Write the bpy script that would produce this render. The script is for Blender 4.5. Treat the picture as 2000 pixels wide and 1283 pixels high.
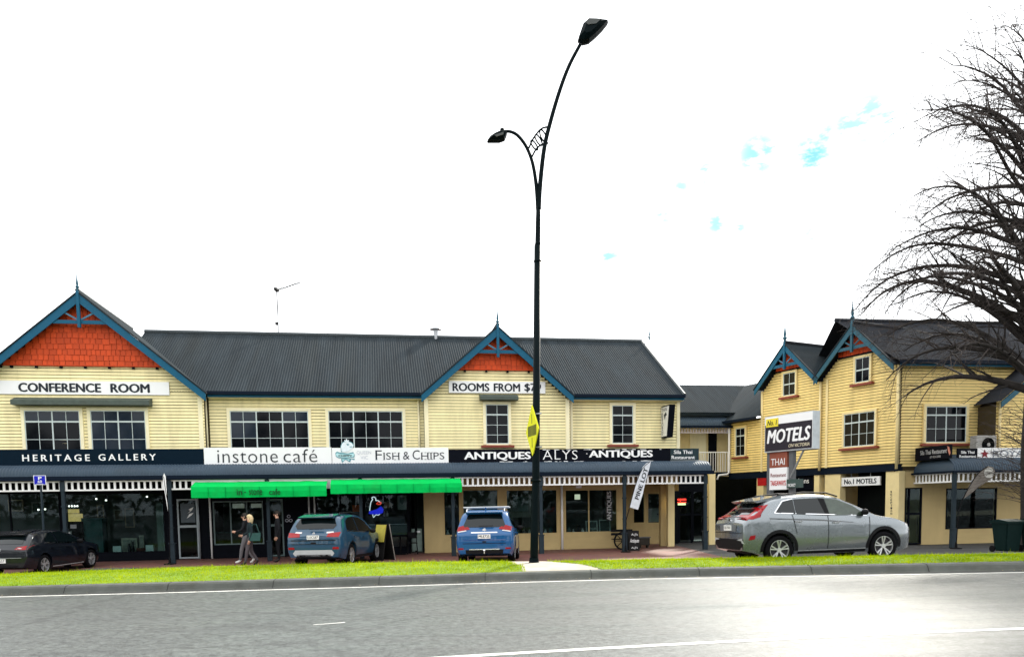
import bpy, bmesh, math, random
from mathutils import Vector, Matrix, noise
from mathutils.bvhtree import BVHTree
random.seed(7)
R = math.radians
for o in list(bpy.data.objects): bpy.data.objects.remove(o)
scene = bpy.context.scene
col = scene.collection

# ------------------------------------------------------------------ camera
FPX, PITCH, ROLL, EYE = 1500.0, R(4.4), 0.016, 1.75
PPX, PPY = 1000.0, 984 + FPX*math.tan(PITCH)
cF = Vector((0, math.cos(PITCH), -math.sin(PITCH)))
cR0 = Vector((1, 0, 0)); cU0 = cR0.cross(cF)
cR = cR0*math.cos(ROLL) - cU0*math.sin(ROLL)
cU = cR0*math.sin(ROLL) + cU0*math.cos(ROLL)
cC = Vector((0, 0, EYE))
cd = bpy.data.cameras.new('camera'); cam = bpy.data.objects.new('camera', cd); col.objects.link(cam)
cd.sensor_width = 36; cd.lens = 36*FPX/2000; cd.clip_end = 5000; cd.clip_start = .1
cd.shift_x = 0; cd.shift_y = (PPY-641.5)/2000
mw = Matrix((cR, cU, -cF)).transposed().to_4x4(); mw.translation = cC
cam.matrix_world = mw
scene.camera = cam

# ------------------------------------------------------------------ sky, sun, exposure
SUN_AZ, SUN_EL = R(31), R(34)          # to the right of straight ahead, behind the buildings
w = bpy.data.worlds.new('World'); scene.world = w; w.use_nodes = True
nt = w.node_tree; nt.nodes.clear()
def N(tree, t, **kw):
    n = tree.nodes.new(t)
    for k, v in kw.items():
        if k in n.inputs: n.inputs[k].default_value = v
        else: setattr(n, k, v)
    return n
out = N(nt, 'ShaderNodeOutputWorld'); bg = N(nt, 'ShaderNodeBackground', Strength=0.12)
sky = N(nt, 'ShaderNodeTexSky', sky_type='NISHITA', sun_disc=False, sun_elevation=SUN_EL, sun_rotation=SUN_AZ, air_density=1.0, dust_density=1.0)
tc = N(nt, 'ShaderNodeTexCoord')
n1 = N(nt, 'ShaderNodeTexNoise', Scale=2.6, Detail=7.0, Roughness=.55)
mp = N(nt, 'ShaderNodeMapping'); mp.inputs['Scale'].default_value = (1, 1, 2.6); mp.inputs['Location'].default_value = (.35, .2, .1)
rp = N(nt, 'ShaderNodeValToRGB'); rp.color_ramp.elements[0].position = .24; rp.color_ramp.elements[1].position = .34
mx = N(nt, 'ShaderNodeMix', data_type='RGBA')
mx.inputs['B'].default_value = (7.6, 7.75, 7.9, 1)
nt.links.new(tc.outputs['Generated'], mp.inputs['Vector']); nt.links.new(mp.outputs[0], n1.inputs['Vector'])
nt.links.new(n1.outputs['Fac'], rp.inputs['Fac']); pass
# thin gaps where the blue shows, low in the sky to the right
gap = None
for px_, py_, rad_, amt_ in ((1585, 303, .75, .9), (1565, 308, .5, .85), (1610, 270, .55, .8), (1480, 302, .8, .84), (1510, 296, .5, .8), (1190, 500, .45, .80), (1383, 340, .45, .84), (1400, 437, .42, .8), (1440, 447, .35, .78), (1700, 232, .95, .78), (1660, 245, .6, .78), (1330, 366, .3, .75), (1292, 426, .38, .78), (1585, 458, .3, .72)):
    d_ = (cF + cR*((px_-PPX)/FPX) + cU*((PPY-py_)/FPX)).normalized()
    dp = N(nt, 'ShaderNodeVectorMath', operation='DOT_PRODUCT'); dp.inputs[1].default_value = d_; nt.links.new(tc.outputs['Generated'], dp.inputs[0])
    m_ = N(nt, 'ShaderNodeMapRange', interpolation_type='SMOOTHSTEP'); m_.inputs['From Min'].default_value = math.cos(R(rad_*2.3)); m_.inputs['From Max'].default_value = math.cos(R(rad_*.05)); m_.inputs['To Max'].default_value = amt_; nt.links.new(dp.outputs['Value'], m_.inputs[0])
    if gap is None: gap = m_.outputs[0]
    else:
        a_ = N(nt, 'ShaderNodeMath', operation='MAXIMUM'); nt.links.new(gap, a_.inputs[0]); nt.links.new(m_.outputs[0], a_.inputs[1]); gap = a_.outputs[0]
n2 = N(nt, 'ShaderNodeTexNoise', Scale=48.0, Detail=6.0, Roughness=.6); mp2 = N(nt, 'ShaderNodeMapping'); mp2.inputs['Scale'].default_value = (1, 1, 2.4); nt.links.new(tc.outputs['Generated'], mp2.inputs[0]); nt.links.new(mp2.outputs[0], n2.inputs['Vector'])
r2 = N(nt, 'ShaderNodeMapRange'); r2.inputs['From Min'].default_value = .28; r2.inputs['From Max'].default_value = .58; nt.links.new(n2.outputs['Fac'], r2.inputs[0])
gm = N(nt, 'ShaderNodeMath', operation='MULTIPLY'); nt.links.new(gap, gm.inputs[0]); nt.links.new(r2.outputs[0], gm.inputs[1])
nt.links.new(rp.outputs['Color'], mx.inputs['Factor'])
mg = N(nt, 'ShaderNodeMix', data_type='RGBA'); mg.inputs['B'].default_value = (.6, 2.6, 3.2, 1); nt.links.new(gm.outputs[0], mg.inputs['Factor'])
nt.links.new(sky.outputs[0], mx.inputs['A']); nt.links.new(mx.outputs['Result'], mg.inputs['A']); nt.links.new(mg.outputs['Result'], bg.inputs['Color']); nt.links.new(bg.outputs[0], out.inputs[0])
sl = bpy.data.lights.new('sun', 'SUN'); sl.energy = 3.1; sl.angle = R(6); sl.color = (1, .95, .85)
so = bpy.data.objects.new('sun', sl); col.objects.link(so)
sdir = Vector((math.sin(SUN_AZ)*math.cos(SUN_EL), math.cos(SUN_AZ)*math.cos(SUN_EL), math.sin(SUN_EL)))
so.rotation_euler = sdir.to_track_quat('Z', 'Y').to_euler(); so.location = (30, 40, 40)
vs = scene.view_settings
vs.view_transform = 'Standard'; vs.look = 'None'; vs.exposure = 1.3; vs.gamma = 1; vs.use_curve_mapping = False

# ------------------------------------------------------------------ helpers: pixels to places
GS = 0.0135                                   # the street climbs gently to the right
def ray(x, y): return cF + cR*((x-PPX)/FPX) + cU*((PPY-y)/FPX)
def gpx(x, y, dz=0.0):
    d = ray(x, y); t = (dz-EYE)/(d.z-GS*d.x); return cC + d*t
def apx(x, y, Y):
    d = ray(x, y); return cC + d*(Y/d.y)
class Frame:
    def __init__(s, o, th):
        s.o = Vector((o[0], o[1], 0)); s.th = th
        s.e = Vector((math.cos(th), math.sin(th), 0)); s.b = Vector((-math.sin(th), math.cos(th), 0))
        s.M = Matrix.Translation(s.o) @ Matrix.Rotation(th, 4, 'Z')
    def __call__(s, x, y, yb=0.0):
        d = ray(x, y); t = ((s.o-cC).dot(s.b)+yb)/d.dot(s.b); P = cC + d*t
        return (P-s.o).dot(s.e), P.z
    def u(s, x, y, yb=0.0): return s(x, y, yb)[0]
    def z(s, x, y, yb=0.0): return s(x, y, yb)[1]
    def w(s, u, yb, z): return s.o + s.e*u + s.b*yb + Vector((0, 0, z))
def smooth(a, b, x):
    t = max(0, min(1, (x-a)/(b-a))); return t*t*(3-2*t)
def ground_z(X, Y):
    Xc = max(-40, min(40, X)); base = GS*Xc
    return base + (-.165-base)*smooth(20.0, 27.5, Y)

# ------------------------------------------------------------------ materials
MATS = {}
def lin(c): return tuple(((v/255)/12.92 if v/255 <= .04045 else ((v/255+.055)/1.055)**2.4) for v in c)
def mat(name, c, rough=.6, metal=0.0, var=.12, scale=6.0, bump=0.0, bscale=None, spec=.22, coat=0.0, dirt=0.0, rnd=0.0, emit=None, trans=0.0, ior=None, stretch=None, world=False):
    if name in MATS: return MATS[name]
    m = bpy.data.materials.new(name); m.use_nodes = True; MATS[name] = m
    t = m.node_tree; b = t.nodes['Principled BSDF']
    b.inputs['Roughness'].default_value = rough; b.inputs['Metallic'].default_value = metal
    b.inputs['Specular IOR Level'].default_value = spec; b.inputs['Coat Weight'].default_value = coat
    if coat: b.inputs['Coat Roughness'].default_value = .04
    if ior: b.inputs['IOR'].default_value = ior
    c = tuple(c)
    b.inputs['Base Color'].default_value = c+(1,)
    L = t.links.new
    tcn = N(t, 'ShaderNodeTexCoord'); vec = tcn.outputs['Object']
    if world: vec = N(t, 'ShaderNodeNewGeometry').outputs['Position']
    if stretch:
        mpn = N(t, 'ShaderNodeMapping'); mpn.inputs['Scale'].default_value = stretch; L(vec, mpn.inputs[0]); vec = mpn.outputs[0]
    if var:
        nz = N(t, 'ShaderNodeTexNoise', Scale=scale, Detail=5.0, Roughness=.6); L(vec, nz.inputs['Vector'])
        mr = N(t, 'ShaderNodeMapRange'); mr.inputs['From Min'].default_value = .25; mr.inputs['From Max'].default_value = .75
        mr.inputs['To Min'].default_value = 1-var; mr.inputs['To Max'].default_value = 1+var
        L(nz.outputs['Fac'], mr.inputs[0]); fac = mr.outputs[0]
        if rnd:
            oi = N(t, 'ShaderNodeObjectInfo'); m2 = N(t, 'ShaderNodeMapRange'); m2.inputs['To Min'].default_value = 1-rnd; m2.inputs['To Max'].default_value = 1+rnd
            L(oi.outputs['Random'], m2.inputs[0]); mm = N(t, 'ShaderNodeMath', operation='MULTIPLY'); L(fac, mm.inputs[0]); L(m2.outputs[0], mm.inputs[1]); fac = mm.outputs[0]
        vm = N(t, 'ShaderNodeVectorMath', operation='SCALE'); vm.inputs[0].default_value = c; L(fac, vm.inputs['Scale'])
        cout = vm.outputs[0]
        if dirt:
            n2 = N(t, 'ShaderNodeTexNoise', Scale=scale*.35, Detail=8.0, Roughness=.7); L(vec, n2.inputs['Vector'])
            r2 = N(t, 'ShaderNodeMapRange'); r2.inputs['From Min'].default_value = .5; r2.inputs['From Max'].default_value = .75; r2.inputs['To Max'].default_value = dirt
            L(n2.outputs['Fac'], r2.inputs[0]); mxn = N(t, 'ShaderNodeMix', data_type='RGBA'); L(r2.outputs[0], mxn.inputs['Factor']); L(cout, mxn.inputs['A'])
            mxn.inputs['B'].default_value = (c[0]*.45+.02, c[1]*.43+.018, c[2]*.38+.012, 1); cout = mxn.outputs['Result']
        L(cout, b.inputs['Base Color'])
        rr = N(t, 'ShaderNodeMapRange'); rr.inputs['To Min'].default_value = max(.02, rough-.06); rr.inputs['To Max'].default_value = min(1, rough+.08); L(nz.outputs['Fac'], rr.inputs[0]); L(rr.outputs[0], b.inputs['Roughness'])
    if bump:
        nb = N(t, 'ShaderNodeTexNoise', Scale=bscale or scale*6, Detail=4.0); L(vec, nb.inputs['Vector'])
        bp = N(t, 'ShaderNodeBump', Strength=bump, Distance=.02); L(nb.outputs['Fac'], bp.inputs['Height']); L(bp.outputs[0], b.inputs['Normal'])
    if emit: b.inputs['Emission Color'].default_value = tuple(emit[:3])+(1,); b.inputs['Emission Strength'].default_value = emit[3]
    if trans: b.inputs['Transmission Weight'].default_value = trans
    return m
def glass_mat(name, tint, refl=.6, thru=.92):
    """thin shop-window pane: see-through, reflecting more at grazing angles"""
    if name in MATS: return MATS[name]
    m = bpy.data.materials.new(name); m.use_nodes = True; MATS[name] = m
    t = m.node_tree; t.nodes.clear(); L = t.links.new
    o = N(t, 'ShaderNodeOutputMaterial'); tr = N(t, 'ShaderNodeBsdfTransparent'); tr.inputs[0].default_value = tuple(v*thru for v in tint)+(1,)
    gl = N(t, 'ShaderNodeBsdfGlossy', Roughness=.02); gl.inputs[0].default_value = (.85, .95, 1, 1)
    fr = N(t, 'ShaderNodeFresnel', IOR=1.3); mu = N(t, 'ShaderNodeMath', operation='MULTIPLY'); mu.inputs[1].default_value = refl; L(fr.outputs[0], mu.inputs[0])
    mixn = N(t, 'ShaderNodeMixShader'); L(mu.outputs[0], mixn.inputs[0]); L(tr.outputs[0], mixn.inputs[1]); L(gl.outputs[0], mixn.inputs[2]); L(mixn.outputs[0], o.inputs[0])
    return m

CREAM = mat('cream_paint', (.88, .775, .43), .55, var=.10, scale=2.2, bump=.12, bscale=30, dirt=.42, rnd=.05, world=True, stretch=(1.6, 1.6, .22))
CREAMT = mat('cream_trim', (.88, .80, .53), .5, var=.06, scale=4, dirt=.15)
YELLOW = mat('shaded_cream_paint', (.84, .64, .25), .55, var=.10, scale=2.2, bump=.12, bscale=30, dirt=.42, rnd=.05, world=True, stretch=(1.6, 1.6, .22))  # cream deepened: the motel walls' dimmer light is put into this colour
YELLOWT = mat('yellow_trim', (.80, .65, .33), .5, var=.06, scale=4, dirt=.15)
BACKING = mat('lap_shade_backing', (.06, .045, .022), .9)  # dark colour stands in for the lap shadow between boards
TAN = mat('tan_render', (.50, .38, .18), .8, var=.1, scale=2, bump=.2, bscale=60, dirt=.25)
BLUE = mat('blue_paint', (.003, .085, .155), .55, var=.12, scale=4, dirt=.25)
TEALD = mat('dull_teal_paint', (.02, .09, .13), .5, var=.15, scale=4, dirt=.2)
RED = mat('red_shingle_paint', (.52, .058, .010), .6, var=.14, scale=5, bump=.2, bscale=40, rnd=.16, dirt=.2)
ROOF = mat('roof_steel', (.024, .031, .036), .85, var=.35, scale=1.0, stretch=(2.2, .25, .25), dirt=.35, spec=.06)
ROOFD = mat('roof_steel_weathered', (.024, .026, .031), .85, var=.4, scale=1.2, stretch=(2.2, .3, .3), dirt=.4, spec=.06)
NAVY = mat('navy_gutter', (.003, .008, .018), .5, var=.1, spec=.08)
VERAN = mat('veranda_steel', (.035, .056, .08), .55, var=.12, scale=2, dirt=.25)
POSTC = mat('post_paint', (.022, .034, .043), .5, spec=.1, var=.1, scale=5, dirt=.2)
WHITE = mat('white_paint', (.8, .8, .78), .5, var=.04, scale=5, dirt=.12)
SIGNW = mat('sign_white', (.84, .84, .83), .4, var=.02, scale=2)
BLACKS = mat('black_signboard', (.003, .004, .008), .5, var=.1, spec=.05)
NAVYS = mat('dark_navy_signboard', (.002, .010, .020), .5, var=.08, spec=.05)
GREYT = mat('grey_text', (.25, .27, .30), .5, var=.03)
DARKT = mat('dark_text', (.015, .02, .028), .5, var=.03)
ALU = mat('aluminium_frame', (.30, .34, .36), .4, metal=.3, var=.08)
TEALF = mat('teal_joinery', (.09, .14, .15), .45, var=.1)
DARKJ = mat('dark_joinery', (.003, .004, .007), .6, var=.15, scale=3, spec=.05)
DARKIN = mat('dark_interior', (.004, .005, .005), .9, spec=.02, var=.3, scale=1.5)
MAROON = mat('maroon_sill', (.24, .055, .035), .55, var=.12)
PANE = mat('upper_pane', (.002, .003, .005), .05, var=.25, scale=.9, spec=.14)
PANEB = mat('upper_pane_blue_reflection', (.006, .014, .026), .06, var=.3, scale=.9, spec=.28)  # bluish reflection put into the base colour of some panes
SHOPG = glass_mat('shop_glass', (.75, .85, .85))
BLACK = mat('black_rubber', (.006, .006, .007), .7, spec=.1, var=.15)
STEEL = mat('galvanised', (.35, .36, .37), .4, metal=.7, var=.1)

# ------------------------------------------------------------------ helpers: meshes and objects
def tag(o, label, cat, group=None):
    o['label'] = label; o['category'] = cat
    if group: o['group'] = group
    return o
def link(name, me, m=None, parent=None, M=None):
    o = bpy.data.objects.new(name, me); col.objects.link(o)
    if m is not None and me is not None and not me.materials: me.materials.append(m)
    if parent is not None: o.parent = parent
    if M is not None:
        if parent is not None: o.matrix_local = M
        else: o.matrix_world = M
    return o
def mesh(bm, sm=False, name='m'):
    me = bpy.data.meshes.new(name); bmesh.ops.recalc_face_normals(bm, faces=bm.faces[:]); bm.to_mesh(me); bm.free()
    if sm:
        for p in me.polygons: p.use_smooth = True
    return me
def obj(name, bm, m, parent=None, M=None, sm=False): return link(name, mesh(bm, sm, name), m, parent, M)
def empty(name, M, label=None, cat=None, group=None):
    o = bpy.data.objects.new(name, None); col.objects.link(o); o.matrix_world = M; o.empty_display_size = .2
    if label: tag(o, label, cat, group)
    return o
def T(x, y, z): return Matrix.Translation((x, y, z))
def RZ(a): return Matrix.Rotation(a, 4, 'Z')
def B(): return bmesh.new()
def bx(bm, x0, x1, y0, y1, z0, z1):
    v = [bm.verts.new(p) for p in ((x0,y0,z0),(x1,y0,z0),(x1,y1,z0),(x0,y1,z0),(x0,y0,z1),(x1,y0,z1),(x1,y1,z1),(x0,y1,z1))]
    for f in ((0,1,2,3),(7,6,5,4),(0,4,5,1),(1,5,6,2),(2,6,7,3),(3,7,4,0)): bm.faces.new([v[i] for i in f])
    return bm
def box(x0, x1, y0, y1, z0, z1): return bx(B(), x0, x1, y0, y1, z0, z1)
def prism(bm, pts, d0, d1, axis='y'):
    """outline in the (x,z) plane pushed from y=d0 to y=d1"""
    def P(a, b, d): return (a, d, b) if axis == 'y' else ((d, a, b) if axis == 'x' else (a, b, d))
    A = [bm.verts.new(P(a, b, d0)) for a, b in pts]; Bv = [bm.verts.new(P(a, b, d1)) for a, b in pts]
    n = len(pts); bm.faces.new(A); bm.faces.new(Bv[::-1])
    for i in range(n): bm.faces.new((A[i], Bv[i], Bv[(i+1) % n], A[(i+1) % n]))
    return bm
def tube(bm, pts, rad, n=8, cap=True, squash=None):
    pts = [Vector(p) for p in pts]; rs = rad if isinstance(rad, (list, tuple)) else [rad]*len(pts)
    rings = []; prev = None
    for i, p in enumerate(pts):
        d = (pts[min(i+1, len(pts)-1)]-pts[max(i-1, 0)]).normalized()
        if prev is None: a = d.orthogonal().normalized()
        else:
            a = prev - d*prev.dot(d)
            a = a.normalized() if a.length > 1e-6 else d.orthogonal().normalized()
        prev = a; b = d.cross(a)
        rings.append([bm.verts.new(p + (a*math.cos(2*math.pi*k/n) + b*math.sin(2*math.pi*k/n))*rs[i]) for k in range(n)])
    for r0, r1 in zip(rings, rings[1:]):
        for k in range(n): bm.faces.new((r0[k], r0[(k+1) % n], r1[(k+1) % n], r1[k]))
    if cap and n > 2: bm.faces.new(rings[0][::-1]); bm.faces.new(rings[-1])
    return bm
def lathe(bm, prof, n=16, cx=0, cy=0):
    rings = [[bm.verts.new((cx+r*math.cos(2*math.pi*k/n), cy+r*math.sin(2*math.pi*k/n), z)) for k in range(n)] for r, z in prof]
    for r0, r1 in zip(rings, rings[1:]):
        for k in range(n): bm.faces.new((r0[k], r0[(k+1) % n], r1[(k+1) % n], r1[k]))
    bm.faces.new(rings[0][::-1]); bm.faces.new(rings[-1])
    return bm
def corr(p0, p1, q0, q1, pitch=.1, amp=.012, th=0.0, rows=1, bow=None):
    """corrugated sheet: p0-p1 the lower edge, q0-q1 the upper edge, ribs running up the slope"""
    bm = B(); p0, p1, q0, q1 = map(Vector, (p0, p1, q0, q1)); n = max(4, int((p1-p0).length/pitch*6))
    nrm = (p1-p0).cross(q0-p0).normalized(); grid = []
    if nrm.z < 0: nrm = -nrm
    L = (p1-p0).length
    for j in range(rows+1):
        v = j/rows; a, b = p0.lerp(q0, v), p1.lerp(q1, v); row = []
        for i in range(n+1):
            s = i/n; row.append(bm.verts.new(a.lerp(b, s) + nrm*(amp*math.sin(2*math.pi*s*L/pitch))))
        grid.append(row)
    for j in range(rows):
        for i in range(n): bm.faces.new((grid[j][i], grid[j][i+1], grid[j+1][i+1], grid[j+1][i]))
    return bm
_unit = {}
def unit(key, fn):
    if key not in _unit: _unit[key] = fn()
    return _unit[key]
def S3(x, y, z): return Matrix.Diagonal((x, y, z, 1))
def ubox(): return unit('box', lambda: mesh(box(0, 1, 0, 1, 0, 1), name='unit_box'))
_um = {}
def pbox(name, m, parent, x0, x1, y0, y1, z0, z1):
    """box part that shares one unit mesh per material"""
    k = m.name
    if k not in _um:
        me = mesh(box(0, 1, 0, 1, 0, 1), name='box_'+k); me.materials.append(m); _um[k] = me
    return link(name, _um[k], None, parent, T(x0, y0, z0) @ S3(x1-x0, y1-y0, z1-z0))
_tc = {}
def text_mesh(s, bold=0.0, shear=0.0, spacing=1.0, ext=.01, res=3):
    fat = max(0, bold)*1.45; bold = min(bold, 0)
    cu = bpy.data.curves.new('t', 'FONT'); cu.body = s; cu.offset = bold; cu.shear = shear; cu.space_character = spacing
    cu.extrude = ext; cu.resolution_u = res; cu.fill_mode = 'BOTH'
    o = bpy.data.objects.new('t', cu); col.objects.link(o)
    dg = bpy.context.evaluated_depsgraph_get(); me = bpy.data.meshes.new_from_object(o.evaluated_get(dg)); me.name = 'lettering'
    bpy.data.objects.remove(o); bpy.data.curves.remove(cu)
    if fat > .001:                       # heavier strokes: the outline repeated slightly shifted, each a hair deeper
        bm = bmesh.new(); bm.from_mesh(me); n0 = list(bm.verts) + list(bm.edges) + list(bm.faces)
        for k, (dx, dy) in enumerate(((fat, 0), (-fat, 0), (0, fat*.5), (0, -fat*.5))):
            r_ = bmesh.ops.duplicate(bm, geom=n0)
            for v in r_['geom']:
                if isinstance(v, bmesh.types.BMVert): v.co += Vector((dx, dy, -.002*(k+1)))
        bm.to_mesh(me); bm.free()
    return me
def letters(s, m, parent, x0, x1, z0, z1, y, bold=0.0, shear=0.0, spacing=1.0, th=.006, name='lettering', vertical=False):
    """flat lettering filling the box x0..x1, z0..z1 on the plane y, facing -y"""
    me = text_mesh(s, bold, shear, spacing)
    xs = [v.co.x for v in me.vertices]; ys = [v.co.y for v in me.vertices]; zs = [v.co.z for v in me.vertices]
    a, b, c, d = min(xs), max(xs), min(ys), max(ys); e, f = min(zs), max(zs)
    for v in me.vertices:
        x = x0 + (v.co.x-a)/(b-a)*(x1-x0); z = z0 + (v.co.y-c)/(d-c)*(z1-z0)
        v.co = (x, y - th*(v.co.z-e)/max(1e-6, f-e), z)
    me.materials.clear()
    return link(name, me, m, parent)
# ------------------------------------------------------------------ the ground, road, kerb, median, paving
import array
def sheet(name, xs, ys, zf, m, kind='structure'):
    bm = B(); g = [[bm.verts.new((x, y, zf(x, y))) for x in xs] for y in ys]
    for j in range(len(ys)-1):
        for i in range(len(xs)-1): bm.faces.new((g[j][i], g[j][i+1], g[j+1][i+1], g[j+1][i]))
    o = obj(name, bm, m, sm=True); o['kind'] = kind; return o
def span(a, b, n): return [a+(b-a)*i/n for i in range(n+1)]
def asphalt(name, c, rough, fleck):
    m = bpy.data.materials.new(name); m.use_nodes = True; MATS[name] = m; t = m.node_tree; b = t.nodes['Principled BSDF']; L = t.links.new
    tcn = N(t, 'ShaderNodeTexCoord'); v = tcn.outputs['Object']
    fine = N(t, 'ShaderNodeTexNoise', Scale=32.0, Detail=4.0, Roughness=.85); L(v, fine.inputs['Vector'])
    mpn = N(t, 'ShaderNodeMapping'); mpn.inputs['Scale'].default_value = (.11, .75, 1); mpn.inputs['Rotation'].default_value = (0, 0, .06); L(v, mpn.inputs[0])
    band = N(t, 'ShaderNodeTexNoise', Scale=1.7, Detail=6.0, Roughness=.62); L(mpn.outputs[0], band.inputs['Vector'])
    def mr(src, a, bb, lo, hi):
        n = N(t, 'ShaderNodeMapRange'); n.inputs['From Min'].default_value = a; n.inputs['From Max'].default_value = bb; n.inputs['To Min'].default_value = lo; n.inputs['To Max'].default_value = hi; L(src, n.inputs[0]); return n.outputs[0]
    mid = N(t, 'ShaderNodeTexNoise', Scale=9.0, Detail=5.0, Roughness=.8); L(v, mid.inputs['Vector'])
    mpc = N(t, 'ShaderNodeMapping'); mpc.inputs['Scale'].default_value = (.28, .8, 1); L(v, mpc.inputs[0])
    dn_ = N(t, 'ShaderNodeTexNoise', Scale=2.2, Detail=4.0); L(v, dn_.inputs['Vector']); mxv = N(t, 'ShaderNodeMix', data_type='VECTOR'); mxv.inputs['Factor'].default_value = .12; L(mpc.outputs[0], mxv.inputs[4]); L(dn_.outputs['Color'], mxv.inputs[5])
    vor = N(t, 'ShaderNodeTexVoronoi', feature='DISTANCE_TO_EDGE', Scale=.55); L(mxv.outputs[1], vor.inputs['Vector'])
    crack = mr(vor.outputs['Distance'], .0, .012, .62, 1.0)
    fa_ = N(t, 'ShaderNodeMath', operation='ADD'); L(fine.outputs['Fac'], fa_.inputs[0]); L(mid.outputs['Fac'], fa_.inputs[1]); hf = N(t, 'ShaderNodeMath', operation='MULTIPLY'); hf.inputs[1].default_value = .5; L(fa_.outputs[0], hf.inputs[0])
    f1 = mr(hf.outputs[0], .36, .64, 1-fleck, 1+fleck)
    m1 = N(t, 'ShaderNodeMath', operation='MULTIPLY'); L(f1, m1.inputs[0]); L(crack, m1.inputs[1]); f1 = m1.outputs[0]; f2 = mr(band.outputs['Fac'], .3, .7, .72, 1.28)
    mu = N(t, 'ShaderNodeMath', operation='MULTIPLY'); L(f1, mu.inputs[0]); L(f2, mu.inputs[1])
    vm = N(t, 'ShaderNodeVectorMath', operation='SCALE'); vm.inputs[0].default_value = c; L(mu.outputs[0], vm.inputs['Scale']); L(vm.outputs[0], b.inputs['Base Color'])
    L(mr(band.outputs['Fac'], .3, .7, rough+.1, rough-.1), b.inputs['Roughness'])
    bp = N(t, 'ShaderNodeBump', Strength=.6, Distance=.012); L(hf.outputs[0], bp.inputs['Height']); L(bp.outputs[0], b.inputs['Normal'])
    b.inputs['Specular IOR Level'].default_value = .42 if rough < .6 else .25
    return m
ASPH = asphalt('asphalt', (.060, .067, .063), .45, 1.25)
ASPH2 = asphalt('old_asphalt', (.055, .056, .056), .75, .3)
xs = [-900, -400, -200, -100, -60] + span(-40, 40, 40) + [60, 100, 200, 400, 900]
sheet('ground', xs, [-300, -100, -30] + span(-10, 40, 50) + [60, 120, 300, 900, 2500], lambda x, y: ground_z(x, y)-.03, ASPH2)
def kerb_y(X):
    P = [(-60, 18.2), (-14, 17.75), (-8, 17.5), (-4, 17.45), (0, 17.5), (3, 17.42), (6.6, 17.0), (11, 16.45), (16, 15.8), (60, 10)]
    for (a, ya), (b_, yb_) in zip(P, P[1:]):
        if X <= b_: return ya + (yb_-ya)*(X-a)/(b_-a)
    return P[-1][1]
KX = span(-45, 45, 180)
def strip(name, X, y0f, y1f, zf, m, parent=None, kind=True):
    bm = B(); r0 = [bm.verts.new((x, y0f(x), zf(x))) for x in X]; r1 = [bm.verts.new((x, y1f(x), zf(x))) for x in X]
    for i in range(len(X)-1): bm.faces.new((r0[i], r0[i+1], r1[i+1], r1[i]))
    o = obj(name, bm, m, parent, sm=True)
    if kind: o['kind'] = 'structure'
    return o
strip('road', KX, lambda x: -6.0, lambda x: kerb_y(x)+.05, lambda x: GS*x, ASPH)
LINE = mat('road_paint', (.62, .62, .58), .55, var=.3, scale=5, dirt=.55, bump=.2)
strip('edge_line', KX, lambda x: kerb_y(x)-.46, lambda x: kerb_y(x)-.34, lambda x: GS*x+.004, LINE)
def lane_y(x): return 8.92 + .155*x - .0085*x*abs(x)*(1 if x > 0 else 0)
strip('lane_line', span(-1.6, 16, 60), lambda x: lane_y(x)-.07, lambda x: lane_y(x)+.07, lambda x: GS*x+.004, LINE)
# scuffed remains of an old marking
strip('worn_line', span(-3.05, -2.6, 6), lambda x: 11.62+.35*(x+3), lambda x: 11.67+.35*(x+3), lambda x: GS*x+.004, LINE)
# kerb
KERB = mat('kerb_concrete', (.085, .09, .08), .85, var=.25, scale=3, bump=.4, bscale=40, dirt=.7)
CHAN = mat('kerb_channel', (.03, .032, .03), .8, var=.3, scale=3, dirt=.6)
bm = B(); prof = [(-.02, .004), (.015, .03), (.07, .13), (.12, .165), (.30, .185), (.34, .05)]
rows = [[bm.verts.new((x, kerb_y(x)+a, GS*x+z)) for a, z in prof] for x in KX]
for r0, r1 in zip(rows, rows[1:]):
    for k in range(len(prof)-1): bm.faces.new((r0[k], r1[k], r1[k+1], r0[k+1]))
kb = obj('kerb', bm, KERB); kb['kind'] = 'structure'
JOINT = mat('kerb_joint', (.015, .015, .013), .9); kx = -15.2
while kx < 15:
    bm = B(); pr_ = [(kerb_y(kx)+a-.004, GS*kx+z+.004) for a, z in prof[:-1]]; prism(bm, pr_+[(pr_[-1][0], pr_[0][1])], kx-.005, kx+.005, 'x'); obj('joint', bm, JOINT, kb); kx += 2.43
strip('gutter_channel', KX, lambda x: kerb_y(x)-.30, lambda x: kerb_y(x)+.01, lambda x: GS*x+.008, CHAN)
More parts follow.
